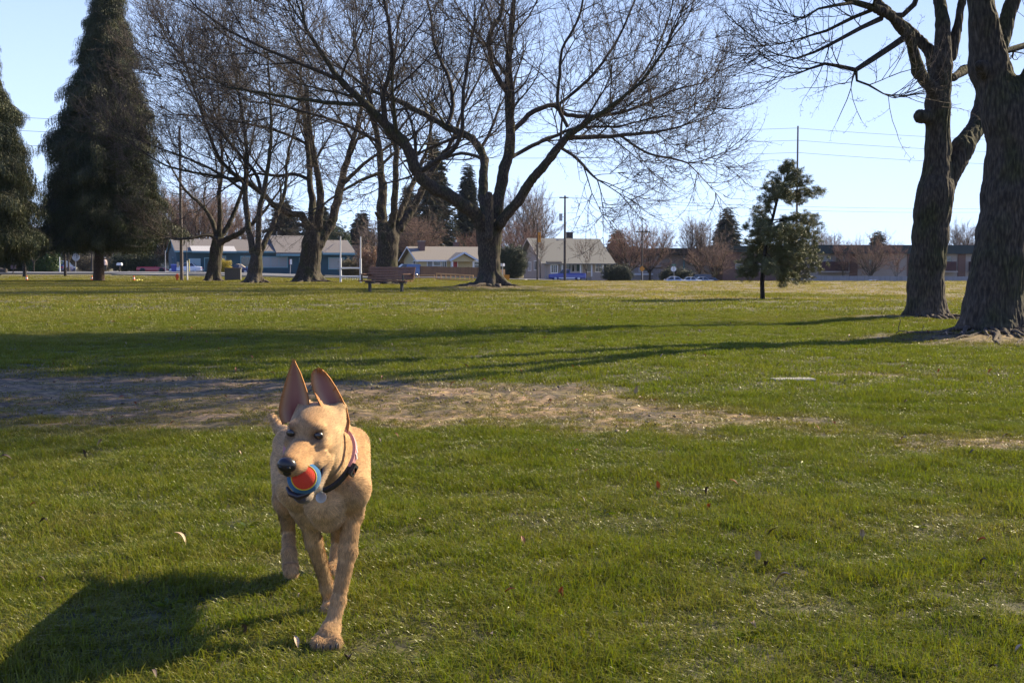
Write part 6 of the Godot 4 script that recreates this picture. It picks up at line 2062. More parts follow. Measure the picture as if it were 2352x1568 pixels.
	# bins and letter box
	for w in [[401.0, 163.0, Vector3(0.03, 0.06, 0.3), "blue wheeled bin at the teal building's left corner"], [325.0, 176.0, Vector3(0.04, 0.08, 0.28), "blue wheeled bin behind the red convertible"]]:
		o = thing("wheeled_bin", w[3], "bin", on_ground(w[0], w[1]), 0.3)
		g = Geo.new()
		g.prism(PackedVector2Array([Vector2(-0.27, 0.05), Vector2(0.27, 0.05), Vector2(0.34, 1.05), Vector2(-0.34, 1.05)]), Transform3D(Basis(), Vector3(0, 0, -0.35)), 0.7)
		var bm := mat("bin_%d" % int(w[0]), lin(w[2].x, w[2].y, w[2].z), 0.5)
		obj("body", g, bm, o)
		g = Geo.new()
		g.box(Transform3D(Basis(Vector3.RIGHT, 0.08), Vector3(0, 1.1, 0.0)), Vector3(0.74, 0.08, 0.8))
		obj("lid", g, bm, o)
		for x in [-0.25, 0.25]:
			g = Geo.new()
			g.rod(Vector3(x - 0.03, 0.1, -0.36), Vector3(x + 0.03, 0.1, -0.36), 0.1, 0.1, 12)
			obj("wheel", g, mats.tyre, o)
	o = thing("letter_box", "small pale letter box on a post across the side street", "letter box", on_ground(277, 150))
	g = Geo.new(); g.abox(Vector3(-0.05, -0.2, -0.05), Vector3(0.05, 0.95, 0.05)); obj("post", g, mats.pole_wood, o)
	g = Geo.new(); g.prism(PackedVector2Array([Vector2(-0.3, 0.95), Vector2(0.3, 0.95), Vector2(0.3, 1.15), Vector2(0.2, 1.26), Vector2(-0.2, 1.26), Vector2(-0.3, 1.15)]), Transform3D(Basis(), Vector3(0, 0, -0.25)), 0.5); obj("box", g, mats.white_paint, o)

# ---------------------------------------------------------------- small things on the lawn
func leaf_mesh(l: float, w: float, curl: float) -> Geo:
	var g := Geo.new()
	var n := 6
	for i in n + 1:
		var t := float(i) / n
		var ww := w * sin(PI * clampf(t * 0.94 + 0.03, 0.0, 1.0)) * (1.0 - 0.25 * t)
		var y := curl * l * (sin(t * 2.4) * 0.5 + 0.25 * t)
		for k in 3:
			g.vert(Vector3((k - 1) * ww, y + absf(k - 1.0) * ww * curl * 1.4, (t - 0.5) * l), Vector3.UP)
	for i in n:
		for k in 2:
			var p := i * 3 + k
			for t in [0, 4, 1, 0, 3, 4]: g.ix.append(p + t)
	for k in range(0, g.ix.size(), 3):
		var a := g.v[g.ix[k]]
		var nn := (g.v[g.ix[k + 2]] - a).cross(g.v[g.ix[k + 1]] - a).normalized()
		if nn.y < 0.0:
			var t := g.ix[k + 1]
			g.ix[k + 1] = g.ix[k + 2]; g.ix[k + 2] = t
			nn = -nn
		for i in 3: g.n[g.ix[k + i]] = nn
	return g

func ground_at(px: float, py: float) -> Vector3:
	var d := EYE * 2905.0 / maxf(py - 615.0, 1.0)
	for k in 6:
		var p := at(px, py, d)
		var h := ground_h(p.x, p.z)
		d *= (EYE - h) / maxf(EYE - p.y, 0.001)
	var q := at(px, py, d)
	return Vector3(q.x, ground_h(q.x, q.z), q.z)

func make_litter():
	mat("rust_leaf", lin(0.20, 0.055, 0.02), 0.6).backlight_enabled = true
	mats.rust_leaf.backlight = Color(0.3, 0.12, 0.05)
	mat("pale_leaf", lin(0.42, 0.30, 0.20), 0.7)
	mat("dark_leaf", lin(0.07, 0.045, 0.035), 0.7)
	# leaves one can point at: [px, py, length, colour, curl, steep, label]
	var rows := [
		[1293, 1383, 0.055, 0, 0.5, 1.1, "upright rust brown leaf in the grass, near the middle of the foreground"],
		[1170, 1376, 0.05, 0, 0.5, 0.3, "curled rust brown leaf lying left of the upright rust leaf"],
		[1510, 1129, 0.06, 0, 0.4, 1.0, "orange brown leaf standing in the grass below the bare patch"],
		[1626, 1140, 0.055, 2, 0.5, 0.7, "dark curled leaf right of the standing orange brown leaf"],
		[1630, 1178, 0.055, 0, 0.5, 0.5, "rust leaf lying on a pale blade below the dark curled leaf"],
		[1685, 1118, 0.055, 0, 0.4, 0.3, "flat rust leaf beyond the dark curled leaf"],
		[1200, 1256, 0.05, 0, 0.5, 0.5, "small dark red leaf right of the dog's far leg"],
		[1740, 1300, 0.07, 1, 0.5, 0.8, "crumpled pale leaf in the right foreground"],
		[1760, 1312, 0.05, 2, 0.5, 0.4, "small dark leaf touching the crumpled pale leaf"],
		[1800, 1350, 0.07, 1, 0.6, 0.3, "pale curled leaf nearer than the crumpled one at right"],
		[1980, 1248, 0.06, 1, 0.6, 0.9, "pale leaf standing in the grass in the right foreground"],
		[1776, 1235, 0.065, 2, 0.3, 0.5, "dark three pointed sprig of dead leaf in the right foreground"],
		[410, 1256, 0.07, 1, 0.6, 0.5, "pale crumpled leaf left of the dog's legs"],
		[190, 1052, 0.06, 2, 0.4, 0.9, "dark leaf tipped upright at left, above the dog's shadow"],
		[800, 1533, 0.07, 2, 0.4, 0.2, "dull brown leaf flat in the grass near the bottom edge"],
		[680, 1490, 0.045, 1, 0.4, 0.4, "pale scrap of leaf left of the dog's front paw"],
		[560, 1466, 0.05, 2, 0.4, 0.8, "dark brown leaf in the dog's shadow"],
		[1125, 1478, 0.06, 1, 0.4, 0.2, "grey brown leaf flat near the bottom, right of the dog"],
		[970, 1206, 0.06, 1, 0.3, 0.2, "pale sliver of leaf right of the dog's shoulder"],
		[1240, 1003, 0.07, 1, 0.4, 0.3, "white looking leaf at the near edge of the bare patch"],
		[1463, 910, 0.12, 1, 0.3, 1.1, "pale upright scrap standing in the bare patch"],
		[1060, 1070, 0.05, 2, 0.4, 0.5, "dark crumb of leaf right of the dog's ear"]]
	for w in rows:
		var g := leaf_mesh(w[2] * 0.85, w[2] * 0.16, w[4])
		var o := obj("fallen_leaf", g, [mats.rust_leaf, mats.pale_leaf, mats.dark_leaf][w[3]])
		o.position = ground_at(w[0], w[1]) + Vector3(0, 0.012 + sin(w[5]) * w[2] * 0.16, 0)
		o.rotation = Vector3(-w[5], rf(0, TAU) if w[5] < 0.6 else rf(-0.5, 0.5), 0)
		tag(o, w[6], "leaf", "dead leaves on the lawn")
	# countless crumbs
	for kind in 3:
		var meshes := [leaf_mesh(0.03, 0.006, 0.5).mesh(), leaf_mesh(0.04, 0.007, 0.7).mesh()]
		for m in meshes:
			var spots := []
			for i in 260:
				var d := sqrt(rf(2.4 * 2.4, 26.0 * 26.0))
				var x := rf(-0.5, 0.5) * d
				var b := worn(x, -d)
				if rng.randf() > 0.3 + b: continue
				var s := rf(0.6, 1.3) * (1.0 + d * 0.012)
				spots.append(Transform3D(Basis.from_euler(Vector3(rf(-0.5, 0.2), rf(0, TAU), rf(-0.5, 0.5))).scaled_local(Vector3(s, s, s)), Vector3(x, ground_h(x, -d) + 0.014 + 0.012 * (1.0 - b), -d)))
			var lo := many("leaf_litter", m, [mats.rust_leaf, mats.pale_leaf, mats.dark_leaf][kind], spots, null)
			tag(lo, "scattered crumbs of dead leaf in the grass")
	# clods on the bare patch
	var g := Geo.new()
	g.ball(Transform3D(), Vector3(1, 0.55, 0.8), 5, 7)
	for k in g.v.size(): g.v[k] *= 1.0 + 0.35 * nf.get_noise_3dv(g.v[k] * 2.0)
	var spots := []
	var cols := []
	for i in 9000:
		var d := sqrt(rf(36.0, 24.0 * 24.0))
		var x := rf(-0.5, 0.5) * d
		var b := worn(x, -d)
		if b < 0.35 or rng.randf() > b * 0.9: continue
		var s := 0.005 + 0.012 * pow(rng.randf(), 4.0)
		spots.append(Transform3D(Basis.from_euler(Vector3(rf(-0.4, 0.4), rf(0, TAU), 0)).scaled_local(Vector3(s, s, s)), Vector3(x, ground_h(x, -d) + s * 0.2, -d)))
		cols.append(Color(0.17, 0.115, 0.075) * rf(0.35, 1.15))
	var dirt := many("dirt", g.mesh(), mats.vcol, spots, cols)
	tag(dirt, "small clods of dry earth on the bare patches")
	# flat pale board and upright sprigs
	g = Geo.new()
	g.chamfer(Transform3D(), Vector3(0.34, 0.03, 0.16), 0.008)
	var o := obj("flat_stone", g, mats.concrete)
	o.position = ground_at(1822, 876) + Vector3(0, 0.012, 0)
	o.rotation.y = 0.15
	tag(o, "flat pale stone slab sunk in the grass right of the bare patch", "stone")
	for w in [[2066, 765, 0.24, "curved bare sprig standing before the second right trunk"], [2075, 768, 0.10, "low arched sprig at the foot of the curved one"], [2120, 772, 0.1, "short dark sprig before the thickest trunk"]]:
		g = Geo.new()
		g.col = Color(0.2, 0.17, 0.12)
		var l: float = w[2]
		if l < 0.12 and w[0] < 2100: g.tube(PackedVector3Array([Vector3(-0.12, 0, 0), Vector3(-0.05, 0.05, 0), Vector3(0.05, 0.045, 0), Vector3(0.12, -0.01, 0)]), PackedFloat32Array([0.007, 0.008, 0.008, 0.006]), 5)
		else: g.tube(PackedVector3Array([Vector3(0, -0.02, 0), Vector3(-0.01, l * 0.35, 0), Vector3(0.015, l * 0.7, 0), Vector3(0, l, 0)]), PackedFloat32Array([0.008, 0.007, 0.006, 0.004]), 5)
		o = obj("fallen_twig", g, mats.bark_far)
		o.position = ground_at(w[0], w[1])
		tag(o, w[3], "twig")

# ---------------------------------------------------------------- bodies: distance fields meshed as surface nets
class Field:
	var o := Vector3.ZERO
	var cell := 0.005
	var nx := 0
	var ny := 0
	var nzz := 0
	var f := PackedFloat32Array()

	func start(lo: Vector3, hi: Vector3, c: float):
		o = lo; cell = c
		nx = int((hi.x - lo.x) / c) + 2
		ny = int((hi.y - lo.y) / c) + 2
		nzz = int((hi.z - lo.z) / c) + 2
		f.resize(nx * ny * nzz)
		f.fill(1.0)

	# a tapered capsule joined with a smooth minimum k wide; flat squeezes it along the axis `sq`
	func bone(a: Vector3, b: Vector3, ra: float, rb: float, k := 0.02, cut := false):
		var m := maxf(ra, rb) + k + cell * 2.0
		var i0 := clampi(int((minf(a.x, b.x) - m - o.x) / cell), 0, nx - 1)
		var i1 := clampi(int((maxf(a.x, b.x) + m - o.x) / cell) + 1, 0, nx - 1)
		var j0 := clampi(int((minf(a.y, b.y) - m - o.y) / cell), 0, ny - 1)
		var j1 := clampi(int((maxf(a.y, b.y) + m - o.y) / cell) + 1, 0, ny - 1)
		var k0 := clampi(int((minf(a.z, b.z) - m - o.z) / cell), 0, nzz - 1)
		var k1 := clampi(int((maxf(a.z, b.z) + m - o.z) / cell) + 1, 0, nzz - 1)
		var ab := b - a
		var inv := 1.0 / maxf(ab.length_squared(), 1e-9)
		for kk in range(k0, k1 + 1):
			for jj in range(j0, j1 + 1):
				var row := (kk * ny + jj) * nx
				var p := Vector3(o.x + i0 * cell, o.y + jj * cell, o.z + kk * cell) - a
				for ii in range(i0, i1 + 1):
					var t := clampf(p.dot(ab) * inv, 0.0, 1.0)
					var d := (p - ab * t).length() - ra - (rb - ra) * t
					p.x += cell
					if d < m - maxf(ra, rb):
						var q := f[row + ii]
						if cut:
							d = -d
							var h := maxf(k - absf(q - d), 0.0) / k
							f[row + ii] = maxf(q, d) + h * h * k * 0.25
						else:
							var h := maxf(k - absf(q - d), 0.0) / k
							f[row + ii] = minf(q, d) - h * h * k * 0.25

	func blob(c: Vector3, r: Vector3, bs: Basis, k := 0.02, cut := false):
		var m := maxf(r.x, maxf(r.y, r.z)) + k + cell * 2.0
		var rm := minf(r.x, minf(r.y, r.z))
		var i0 := clampi(int((c.x - m - o.x) / cell), 0, nx - 1)
		var i1 := clampi(int((c.x + m - o.x) / cell) + 1, 0, nx - 1)
		var j0 := clampi(int((c.y - m - o.y) / cell), 0, ny - 1)
		var j1 := clampi(int((c.y + m - o.y) / cell) + 1, 0, ny - 1)
		var k0 := clampi(int((c.z - m - o.z) / cell), 0, nzz - 1)
		var k1 := clampi(int((c.z + m - o.z) / cell) + 1, 0, nzz - 1)
		var ib := bs.transposed()
		var ir := Vector3.ONE / r
		var step := ib * Vector3(cell, 0, 0)
		for kk in range(k0, k1 + 1):
			for jj in range(j0, j1 + 1):
				var row := (kk * ny + jj) * nx
				var p := ib * (Vector3(o.x + i0 * cell, o.y + jj * cell, o.z + kk * cell) - c)
				for ii in range(i0, i1 + 1):
					var s := p * ir
					p += step
					var l := s.length()
					if l > 2.5: continue
					var l2 := (s * ir).length()
					var d := l * (l - 1.0) / maxf(l2, 1e-6) if l > 0.3 else -rm * (1.0 - l)
					if d < k + cell * 2.0:
						var q := f[row + ii]
						if cut:
							d = -d
							var h := maxf(k - absf(q - d), 0.0) / k
							f[row + ii] = maxf(q, d) + h * h * k * 0.25
						else:
							var h := maxf(k - absf(q - d), 0.0) / k
							f[row + ii] = minf(q, d) - h * h * k * 0.25

	func into(g: Geo, color: Callable):
		var index := {}
		var cells := PackedInt32Array()
		var sx := 1
		var sy := nx
		var sz := nx * ny
		var near := cell * 2.0
		var corner := [0, sx, sy, sx + sy, sz, sx + sz, sy + sz, sx + sy + sz]
		var edges := [[0, 1], [2, 3], [4, 5], [6, 7], [0, 2], [1, 3], [4, 6], [5, 7], [0, 4], [1, 5], [2, 6], [3, 7]]
		for kk in nzz - 1:
			for jj in ny - 1:
				var row := (kk * ny + jj) * nx
				for ii in nx - 1:
					var at := row + ii
					var v0 := f[at]
					if v0 > near or v0 < -near: continue
					var neg := 0
					for q in 8:
						if f[at + corner[q]] < 0.0: neg += 1
					if neg == 0 or neg == 8: continue
					var s := Vector3.ZERO
					var n := 0
					for e in edges:
						var a := f[at + corner[e[0]]]
						var b := f[at + corner[e[1]]]
						if (a < 0.0) == (b < 0.0): continue
						var t := a / (a - b)
						var pa := Vector3(e[0] & 1, (e[0] >> 1) & 1, (e[0] >> 2) & 1)
						var pb := Vector3(e[1] & 1, (e[1] >> 1) & 1, (e[1] >> 2) & 1)
						s += pa.lerp(pb, t)
						n += 1
					s /= n
					var gr := Vector3(f[at + 1] + f[at + 1 + sy] + f[at + 1 + sz] + f[at + 1 + sy + sz] - f[at] - f[at + sy] - f[at + sz] - f[at + sy + sz],
						f[at + sy] + f[at + 1 + sy] + f[at + sy + sz] + f[at + 1 + sy + sz] - f[at] - f[at + 1] - f[at + sz] - f[at + 1 + sz],
						f[at + sz] + f[at + 1 + sz] + f[at + sy + sz] + f[at + 1 + sy + sz] - f[at] - f[at + 1] - f[at + sy] - f[at + 1 + sy]).normalized()
					var p := o + (Vector3(ii, jj, kk) + s) * cell
					g.col = color.call(p, gr)
					index[at] = g.vert(p, gr)
					cells.append(at)
		for at in cells:
			var inside := f[at] < 0.0
			# x edge at this corner is shared by cells at, at-sy, at-sz, at-sy-sz, and so on
			for ax in 3:
				var s1: int = [sx, sy, sz][ax]
				if inside == (f[at + s1] < 0.0): continue
				var u: int = [sy, sz, sx][ax]
				var w: int = [sz, sx, sy][ax]
				if not (index.has(at - u) and index.has(at - w) and index.has(at - u - w)): continue
				var a: int = index[at]
				var b: int = index[at - u]
				var c: int = index[at - u - w]
				var d: int = index[at - w]
				if inside:
					for t in [a, c, b, a, d, c]: g.ix.append(t)
				else:
					for t in [a, b, c, a, c, d]: g.ix.append(t)
		# wind every face like its normals
		for k in range(0, g.ix.size(), 3):
			var a := g.v[g.ix[k]]
			var nn := (g.v[g.ix[k + 2]] - a).cross(g.v[g.ix[k + 1]] - a)
			if nn.dot(g.n[g.ix[k]]) < 0.0:
				var t := g.ix[k + 1]
				g.ix[k + 1] = g.ix[k + 2]
				g.ix[k + 2] = t

var head_x := Transform3D()
var fur_pts := []

func dog_color(p: Vector3, n: Vector3) -> Color:
	var tan_c := Color(0.53, 0.325, 0.152)
	var pale := Color(0.56, 0.39, 0.225)
	var deep := Color(0.34, 0.17, 0.058)
	var c := tan_c
	# paler below and on the insides of the legs, deeper along the back
	c = c.lerp(pale, clampf(-n.y * 0.7 + 0.1, 0.0, 0.8))
	c = c.lerp(deep, clampf((n.y - 0.55) * 0.6, 0.0, 0.35))
	var q := head_x.affine_inverse() * p
	if q.length() < 0.24 and q.z > -0.09 and q.y > -0.14:
		var m := smoothstep(0.05, 0.11, q.z)
		c = tan_c.lerp(Color(0.40, 0.215, 0.085), m * smoothstep(-0.04, 0.0, q.y))
		c = c.lerp(Color(0.55, 0.42, 0.29), m * (1.0 - smoothstep(-0.06, -0.028, q.y)) * 0.85)
		c = c.lerp(pale, (1.0 - smoothstep(0.02, 0.06, q.z)) * 0.35)
		# lip line and chin
		var chin := smoothstep(0.125, 0.15, q.z) * (1.0 - smoothstep(-0.086, -0.078, q.y))
		c = c.lerp(Color(0.06, 0.045, 0.05), chin)
		# dark round the eyes
		for s in [-1.0, 1.0]:
			var e := (q - Vector3(s * 0.034, 0.021, 0.066)).length()
			c = c.lerp(Color(0.10, 0.06, 0.04), (1.0 - smoothstep(0.0135, 0.027, e)) * 0.94)
			var te := (q - Vector3(s * 0.022, 0.006, 0.080)).length()
			c = c.lerp(Color(0.22, 0.12, 0.06), (1.0 - smoothstep(0.004, 0.016, te)) * 0.55)
		# brow furrows in colour only: the shade of the creases painted as darker stripes
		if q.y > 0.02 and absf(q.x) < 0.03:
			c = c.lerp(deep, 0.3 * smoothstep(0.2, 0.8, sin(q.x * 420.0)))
	c = c.lerp(Color(0.40, 0.205, 0.07), clampf(nf.get_noise_3d(p.x * 5.0, p.y * 5.0 + 9.0, p.z * 5.0) * 0.8, 0.0, 0.5))
	c = c * (1.0 + 0.10 * nf.get_noise_3d(p.x * 30.0, p.y * 30.0, p.z * 30.0) + 0.08 * nf.get_noise_3d(p.x * 9.0, p.y * 9.0, p.z * 9.0))
	return Color(c.r, c.g, c.b)

# an ear: a cupped leaf of skin from its base to the tip; rows of [inner edge px, outer edge px, py, distance]
func ear(g: Geo, rows: Array, cup: float, sgn: float):
	var n := rows.size()
	var m := 9
	var front := []
	for i in n:
		var w: Array = rows[i]
		var a := at(w[0], w[2], w[4])
		var b := at(w[1], w[3], w[5])
		var r := []
		for k in m:
			var t := float(k) / (m - 1)
			var p := a.lerp(b, t)
			var depth := sin(PI * t) * (b - a).length() * cup * (1.0 - 0.35 * float(i) / n)
			p += Vector3(0.0, 0.0, -depth)
			r.append(p)
		front.append(r)
	var first := g.v.size()
	for side in 2:
		for i in n:
			for k in m:
				var t := float(k) / (m - 1)
				var p: Vector3 = front[i][k]
				var du: Vector3 = front[i][mini(k + 1, m - 1)] - front[i][maxi(k - 1, 0)]
				var dv: Vector3 = front[mini(i + 1, n - 1)][k] - front[maxi(i - 1, 0)][k]
				var nn := du.cross(dv).normalized()
				if nn.z < 0.0: nn = -nn
				var edge := absf(t - 0.5) * 2.0
				var tip := smoothstep(0.82, 1.0, float(i) / (n - 1))
				if side == 0:
					var c := Color(0.30, 0.135, 0.105).lerp(Color(0.44, 0.26, 0.15), smoothstep(0.35, 0.75, edge))
					c = c.lerp(Color(0.17, 0.035, 0.025), (1.0 - smoothstep(0.0, 0.45, float(i) / (n - 1))) * (1.0 - smoothstep(0.2, 0.7, edge)))  # dark red deep in the cup: shade of the hollow put into the colour
					c = c.lerp(Color(0.42, 0.155, 0.035), maxf(smoothstep(0.68, 0.95, edge), tip))
					g.col = c
					g.vert(p + nn * 0.002, nn)
				else:
					g.col = Color(0.45, 0.21, 0.07)
					g.vert(p - nn * 0.0025 * (1.0 - edge * 0.5), -nn)
	for side in 2:
		for i in n - 1:
			for k in m - 1:
				var a := first + side * n * m + i * m + k
				for t in [[a, a + 1, a + m + 1], [a, a + m + 1, a + m]]:
					var nn := (g.v[t[2]] - g.v[t[0]]).cross(g.v[t[1]] - g.v[t[0]])
					if nn.dot(g.n[t[0]]) > 0.0: g.ix.append_array(PackedInt32Array([t[0], t[1], t[2]]))
					else: g.ix.append_array(PackedInt32Array([t[0], t[2], t[1]]))
	# close the rim
	for i in n - 1:
		for k in [0, m - 1]:
			var a: int = first + i * m + k
			var b: int = a + n * m
			g.ix.append_array(PackedInt32Array([a, a + m, b + m, a, b + m, b]))
	for k in m - 1:
		var a: int = first + (n - 1) * m + k
		var b: int = a + n * m
		g.ix.append_array(PackedInt32Array([a, a + 1, b + 1, a, b + 1, b]))

func make_dog():
	var fur := mat("fur", Color.WHITE, 0.85)
	fur.vertex_color_use_as_albedo = true
	fur.rim_enabled = true; fur.rim = 0.15; fur.rim_tint = 0.6
	fur.subsurf_scatter_enabled = false
	mat("nose_black", lin(0.022, 0.018, 0.02), 0.35)
	mat("eye_dark", lin(0.016, 0.009, 0.007), 0.16).clearcoat_enabled = true
	mat("collar_black", lin(0.02, 0.02, 0.022), 0.7)
	mat("collar_pink", lin(0.55, 0.26, 0.26), 0.7)
	mat("lid_brown", lin(0.07, 0.04, 0.028), 0.6)
	mat("lip", lin(0.03, 0.02, 0.025), 0.3)
	# head axes
	var fw := Vector3(-0.20, -0.27, 0.92).normalized()
	var lf := Vector3(0, 1, 0).cross(fw).normalized()
	var up := fw.cross(lf)
	var roll := deg_to_rad(-4.0)
	lf = lf.rotated(fw, roll); up = up.rotated(fw, roll)
	head_x = Transform3D(Basis(lf, up, fw), at(722, 990, 3.10))
	var hb := head_x.basis
	var F := Field.new()
	F.start(Vector3(-0.80, -0.01, -4.22), Vector3(-0.32, 0.66, -2.86), 0.004)
	# trunk of the body
	F.blob(at(732, 1062, 3.48), Vector3(0.110, 0.132, 0.235), Basis(Vector3.UP, 0.08), 0.03)
	F.blob(at(742, 1132, 3.33), Vector3(0.096, 0.094, 0.10), Basis(), 0.03)
	F.bone(at(732, 1020, 3.62), at(712, 1018, 3.98), 0.094, 0.086, 0.05)
	F.bone(at(728, 1085, 3.6), at(716, 1060, 3.95), 0.088, 0.07, 0.05)
	# forechest
	F.bone(at(747, 1158, 3.225), at(752, 1180, 3.24), 0.052, 0.044, 0.018)
	# neck
	F.bone(at(742, 1036, 3.36), at(728, 1016, 3.17), 0.090, 0.062, 0.03)
	F.bone(at(744, 1094, 3.32), at(736, 1052, 3.16), 0.066, 0.048, 0.03)
	# left shoulder and planted foreleg
	F.bone(at(808, 1022, 3.38), at(804, 1122, 3.25), 0.045, 0.050, 0.018)
	F.bone(at(804, 1122, 3.25), at(807, 1180, 3.29), 0.046, 0.031, 0.016)
	F.bone(at(806, 1183, 3.28), at(799, 1265, 3.24), 0.0255, 0.0210, 0.012)
	F.bone(at(799, 1265, 3.24), at(777, 1378, 3.19), 0.0212, 0.0152, 0.012)
	F.bone(at(777, 1378, 3.19), at(762, 1438, 3.16), 0.0175, 0.0160, 0.010)
	F.bone(at(762, 1438, 3.16), at(752, 1462, 3.12), 0.0205, 0.023, 0.012)
	var px := [728.0, 743.0, 759.0, 773.0]
	for k in 4:
		F.bone(at(752 + (px[k] - 751) * 0.5, 1458, 3.125), at(px[k], 1476 + (4 if k == 1 or k == 2 else 0), 3.085), 0.0125, 0.0115, 0.0035)
	# right shoulder and the foreleg that trails
	F.bone(at(666, 1022, 3.40), at(680, 1122, 3.26), 0.044, 0.048, 0.018)
	F.bone(at(682, 1122, 3.26), at(706, 1180, 3.32), 0.044, 0.032, 0.016)
	F.bone(at(707, 1183, 3.31), at(720, 1243, 3.34), 0.027, 0.0205, 0.014)
	F.bone(at(720, 1243, 3.34), at(751, 1345, 3.42), 0.0205, 0.0155, 0.012)
	F.bone(at(751, 1345, 3.42), at(760, 1385, 3.45), 0.019, 0.018, 0.012)
	F.bone(at(760, 1386, 3.45), at(757, 1402, 3.41), 0.02, 0.022, 0.012)
	# hind leg on the ground, seen between the forelegs
	F.bone(at(775, 1060, 3.92), at(790, 1165, 3.78), 0.078, 0.056, 0.04)
	F.bone(at(790, 1165, 3.78), at(778, 1235, 3.96), 0.048, 0.021, 0.03)
	F.bone(at(778, 1235, 3.96), at(768, 1298, 3.90), 0.02, 0.017, 0.012)
	F.bone(at(768, 1300, 3.90), at(765, 1316, 3.84), 0.019, 0.022, 0.012)
	# hind leg swinging forward, paw off the ground
	F.bone(at(674, 1060, 3.92), at(660, 1148, 3.74), 0.070, 0.041, 0.03)
	F.bone(at(659, 1150, 3.74), at(662, 1218, 3.82), 0.034, 0.0175, 0.02)
	F.bone(at(662, 1218, 3.82), at(664, 1272, 3.74), 0.0178, 0.0165, 0.012)
	F.bone(at(664, 1272, 3.74), at(667, 1300, 3.72), 0.0205, 0.0225, 0.012)
	for k in 3: F.bone(at(660 + k * 7, 1300, 3.70), at(661 + k * 7.5, 1315, 3.685), 0.011, 0.009, 0.006)
	# tail
	F.bone(at(668, 1000, 4.02), at(640, 985, 4.1), 0.024, 0.014, 0.02)
	F.bone(at(640, 985, 4.1), at(621, 953, 4.12), 0.013, 0.005, 0.008)
	# head
	var H := head_x
	F.blob(H * Vector3(0, 0.004, -0.012), Vector3(0.064, 0.060, 0.078), hb, 0.02)
	F.blob(H * Vector3(0, 0.016, 0.036), Vector3(0.045, 0.036, 0.044), hb, 0.02)
	for s in [-1.0, 1.0]: F.bone(H * Vector3(s * 0.043, 0.015, -0.04), H * Vector3(s * 0.050, 0.044, -0.058), 0.019, 0.012, 0.03)
	for s in [-1.0, 1.0]:
		F.blob(H * Vector3(s * 0.038, -0.030, 0.010), Vector3(0.027, 0.042, 0.050), hb, 0.022)
		F.blob(H * Vector3(s * 0.029, 0.036, 0.054), Vector3(0.016, 0.0065, 0.015), hb, 0.012)
		F.blob(H * Vector3(s * 0.038, -0.006, 0.056), Vector3(0.018, 0.018, 0.024), hb, 0.016)
		# flews that hang over the ball
		F.bone(H * Vector3(s * 0.031, -0.032, 0.085), H * Vector3(s * 0.022, -0.032, 0.150), 0.018, 0.0155, 0.012)
	F.bone(H * Vector3(0.050, -0.030, 0.080), H * Vector3(0.044, -0.034, 0.110), 0.017, 0.014, 0.010)
	F.bone(H * Vector3(0, -0.012, 0.060), H * Vector3(0, -0.011, 0.168), 0.034, 0.0245, 0.016)
	F.blob(H * Vector3(0, -0.020, 0.166), Vector3(0.025, 0.021, 0.021), hb, 0.012)
	# lower jaw under the ball
	F.bone(H * Vector3(0.0, -0.062, 0.015), H * Vector3(0.012, -0.108, 0.125), 0.040, 0.023, 0.02)
	F.bone(H * Vector3(0.012, -0.108, 0.125), H * Vector3(0.017, -0.102, 0.150), 0.021, 0.017, 0.012)
	F.bone(H * Vector3(0.046, -0.055, 0.05), H * Vector3(0.036, -0.098, 0.10), 0.017, 0.014, 0.014)
	# eye sockets and the open mouth
	for s in [-1.0, 1.0]:
		F.blob(H * Vector3(s * 0.034, 0.0195, 0.080), Vector3(0.0155, 0.0095, 0.014), hb, 0.009, true)
	F.blob(H * Vector3(0.020, -0.062, 0.135), Vector3(0.036, 0.030, 0.05), hb, 0.008, true)
	var g := Geo.new()
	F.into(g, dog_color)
	var body_n := g.v.size()
	# ears: [inner px, outer px, inner py, outer py, inner distance, outer distance]
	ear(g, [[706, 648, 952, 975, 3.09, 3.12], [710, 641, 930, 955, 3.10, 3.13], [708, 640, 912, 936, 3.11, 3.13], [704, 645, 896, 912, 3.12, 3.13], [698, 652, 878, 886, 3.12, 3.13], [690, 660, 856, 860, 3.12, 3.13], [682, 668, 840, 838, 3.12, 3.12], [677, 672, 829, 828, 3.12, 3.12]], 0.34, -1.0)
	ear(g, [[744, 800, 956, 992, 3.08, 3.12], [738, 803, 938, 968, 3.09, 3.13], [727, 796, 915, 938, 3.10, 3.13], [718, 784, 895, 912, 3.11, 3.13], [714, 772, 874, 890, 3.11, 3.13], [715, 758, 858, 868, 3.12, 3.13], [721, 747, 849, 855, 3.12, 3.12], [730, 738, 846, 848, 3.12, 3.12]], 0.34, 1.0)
	var base := on_ground(742, 3.4)
	base = Vector3(base.x, 0.0, -3.4)
	for i in g.v.size(): g.v[i] -= base
	var o := obj("dog", g, fur)
	o.position = base
	tag(o, "tan dog with tall upright ears trotting to the camera, ball in its mouth", "dog")
	# coat: short hairs that lie along the body
	var hair := Geo.new()
	for k in 3:
		var a := Vector3(rf(-0.004, 0.004), 0, rf(-0.004, 0.004))
		hair.col = Color(1, 1, 1) * [0.9, 1.0, 1.12][k]
		var i := hair.v.size()
		hair.vert(a + Vector3(-0.0007, 0, 0), Vector3.UP); hair.vert(a + Vector3(0.0007, 0, 0), Vector3.UP)
		hair.vert(a + Vector3(rf(-0.001, 0.001), 0.0030, 0.0125 * rf(0.8, 1.2)), Vector3.UP)
		for t in [0, 1, 2]: hair.ix.append(i + t)
	var spots := []
	var cols := []
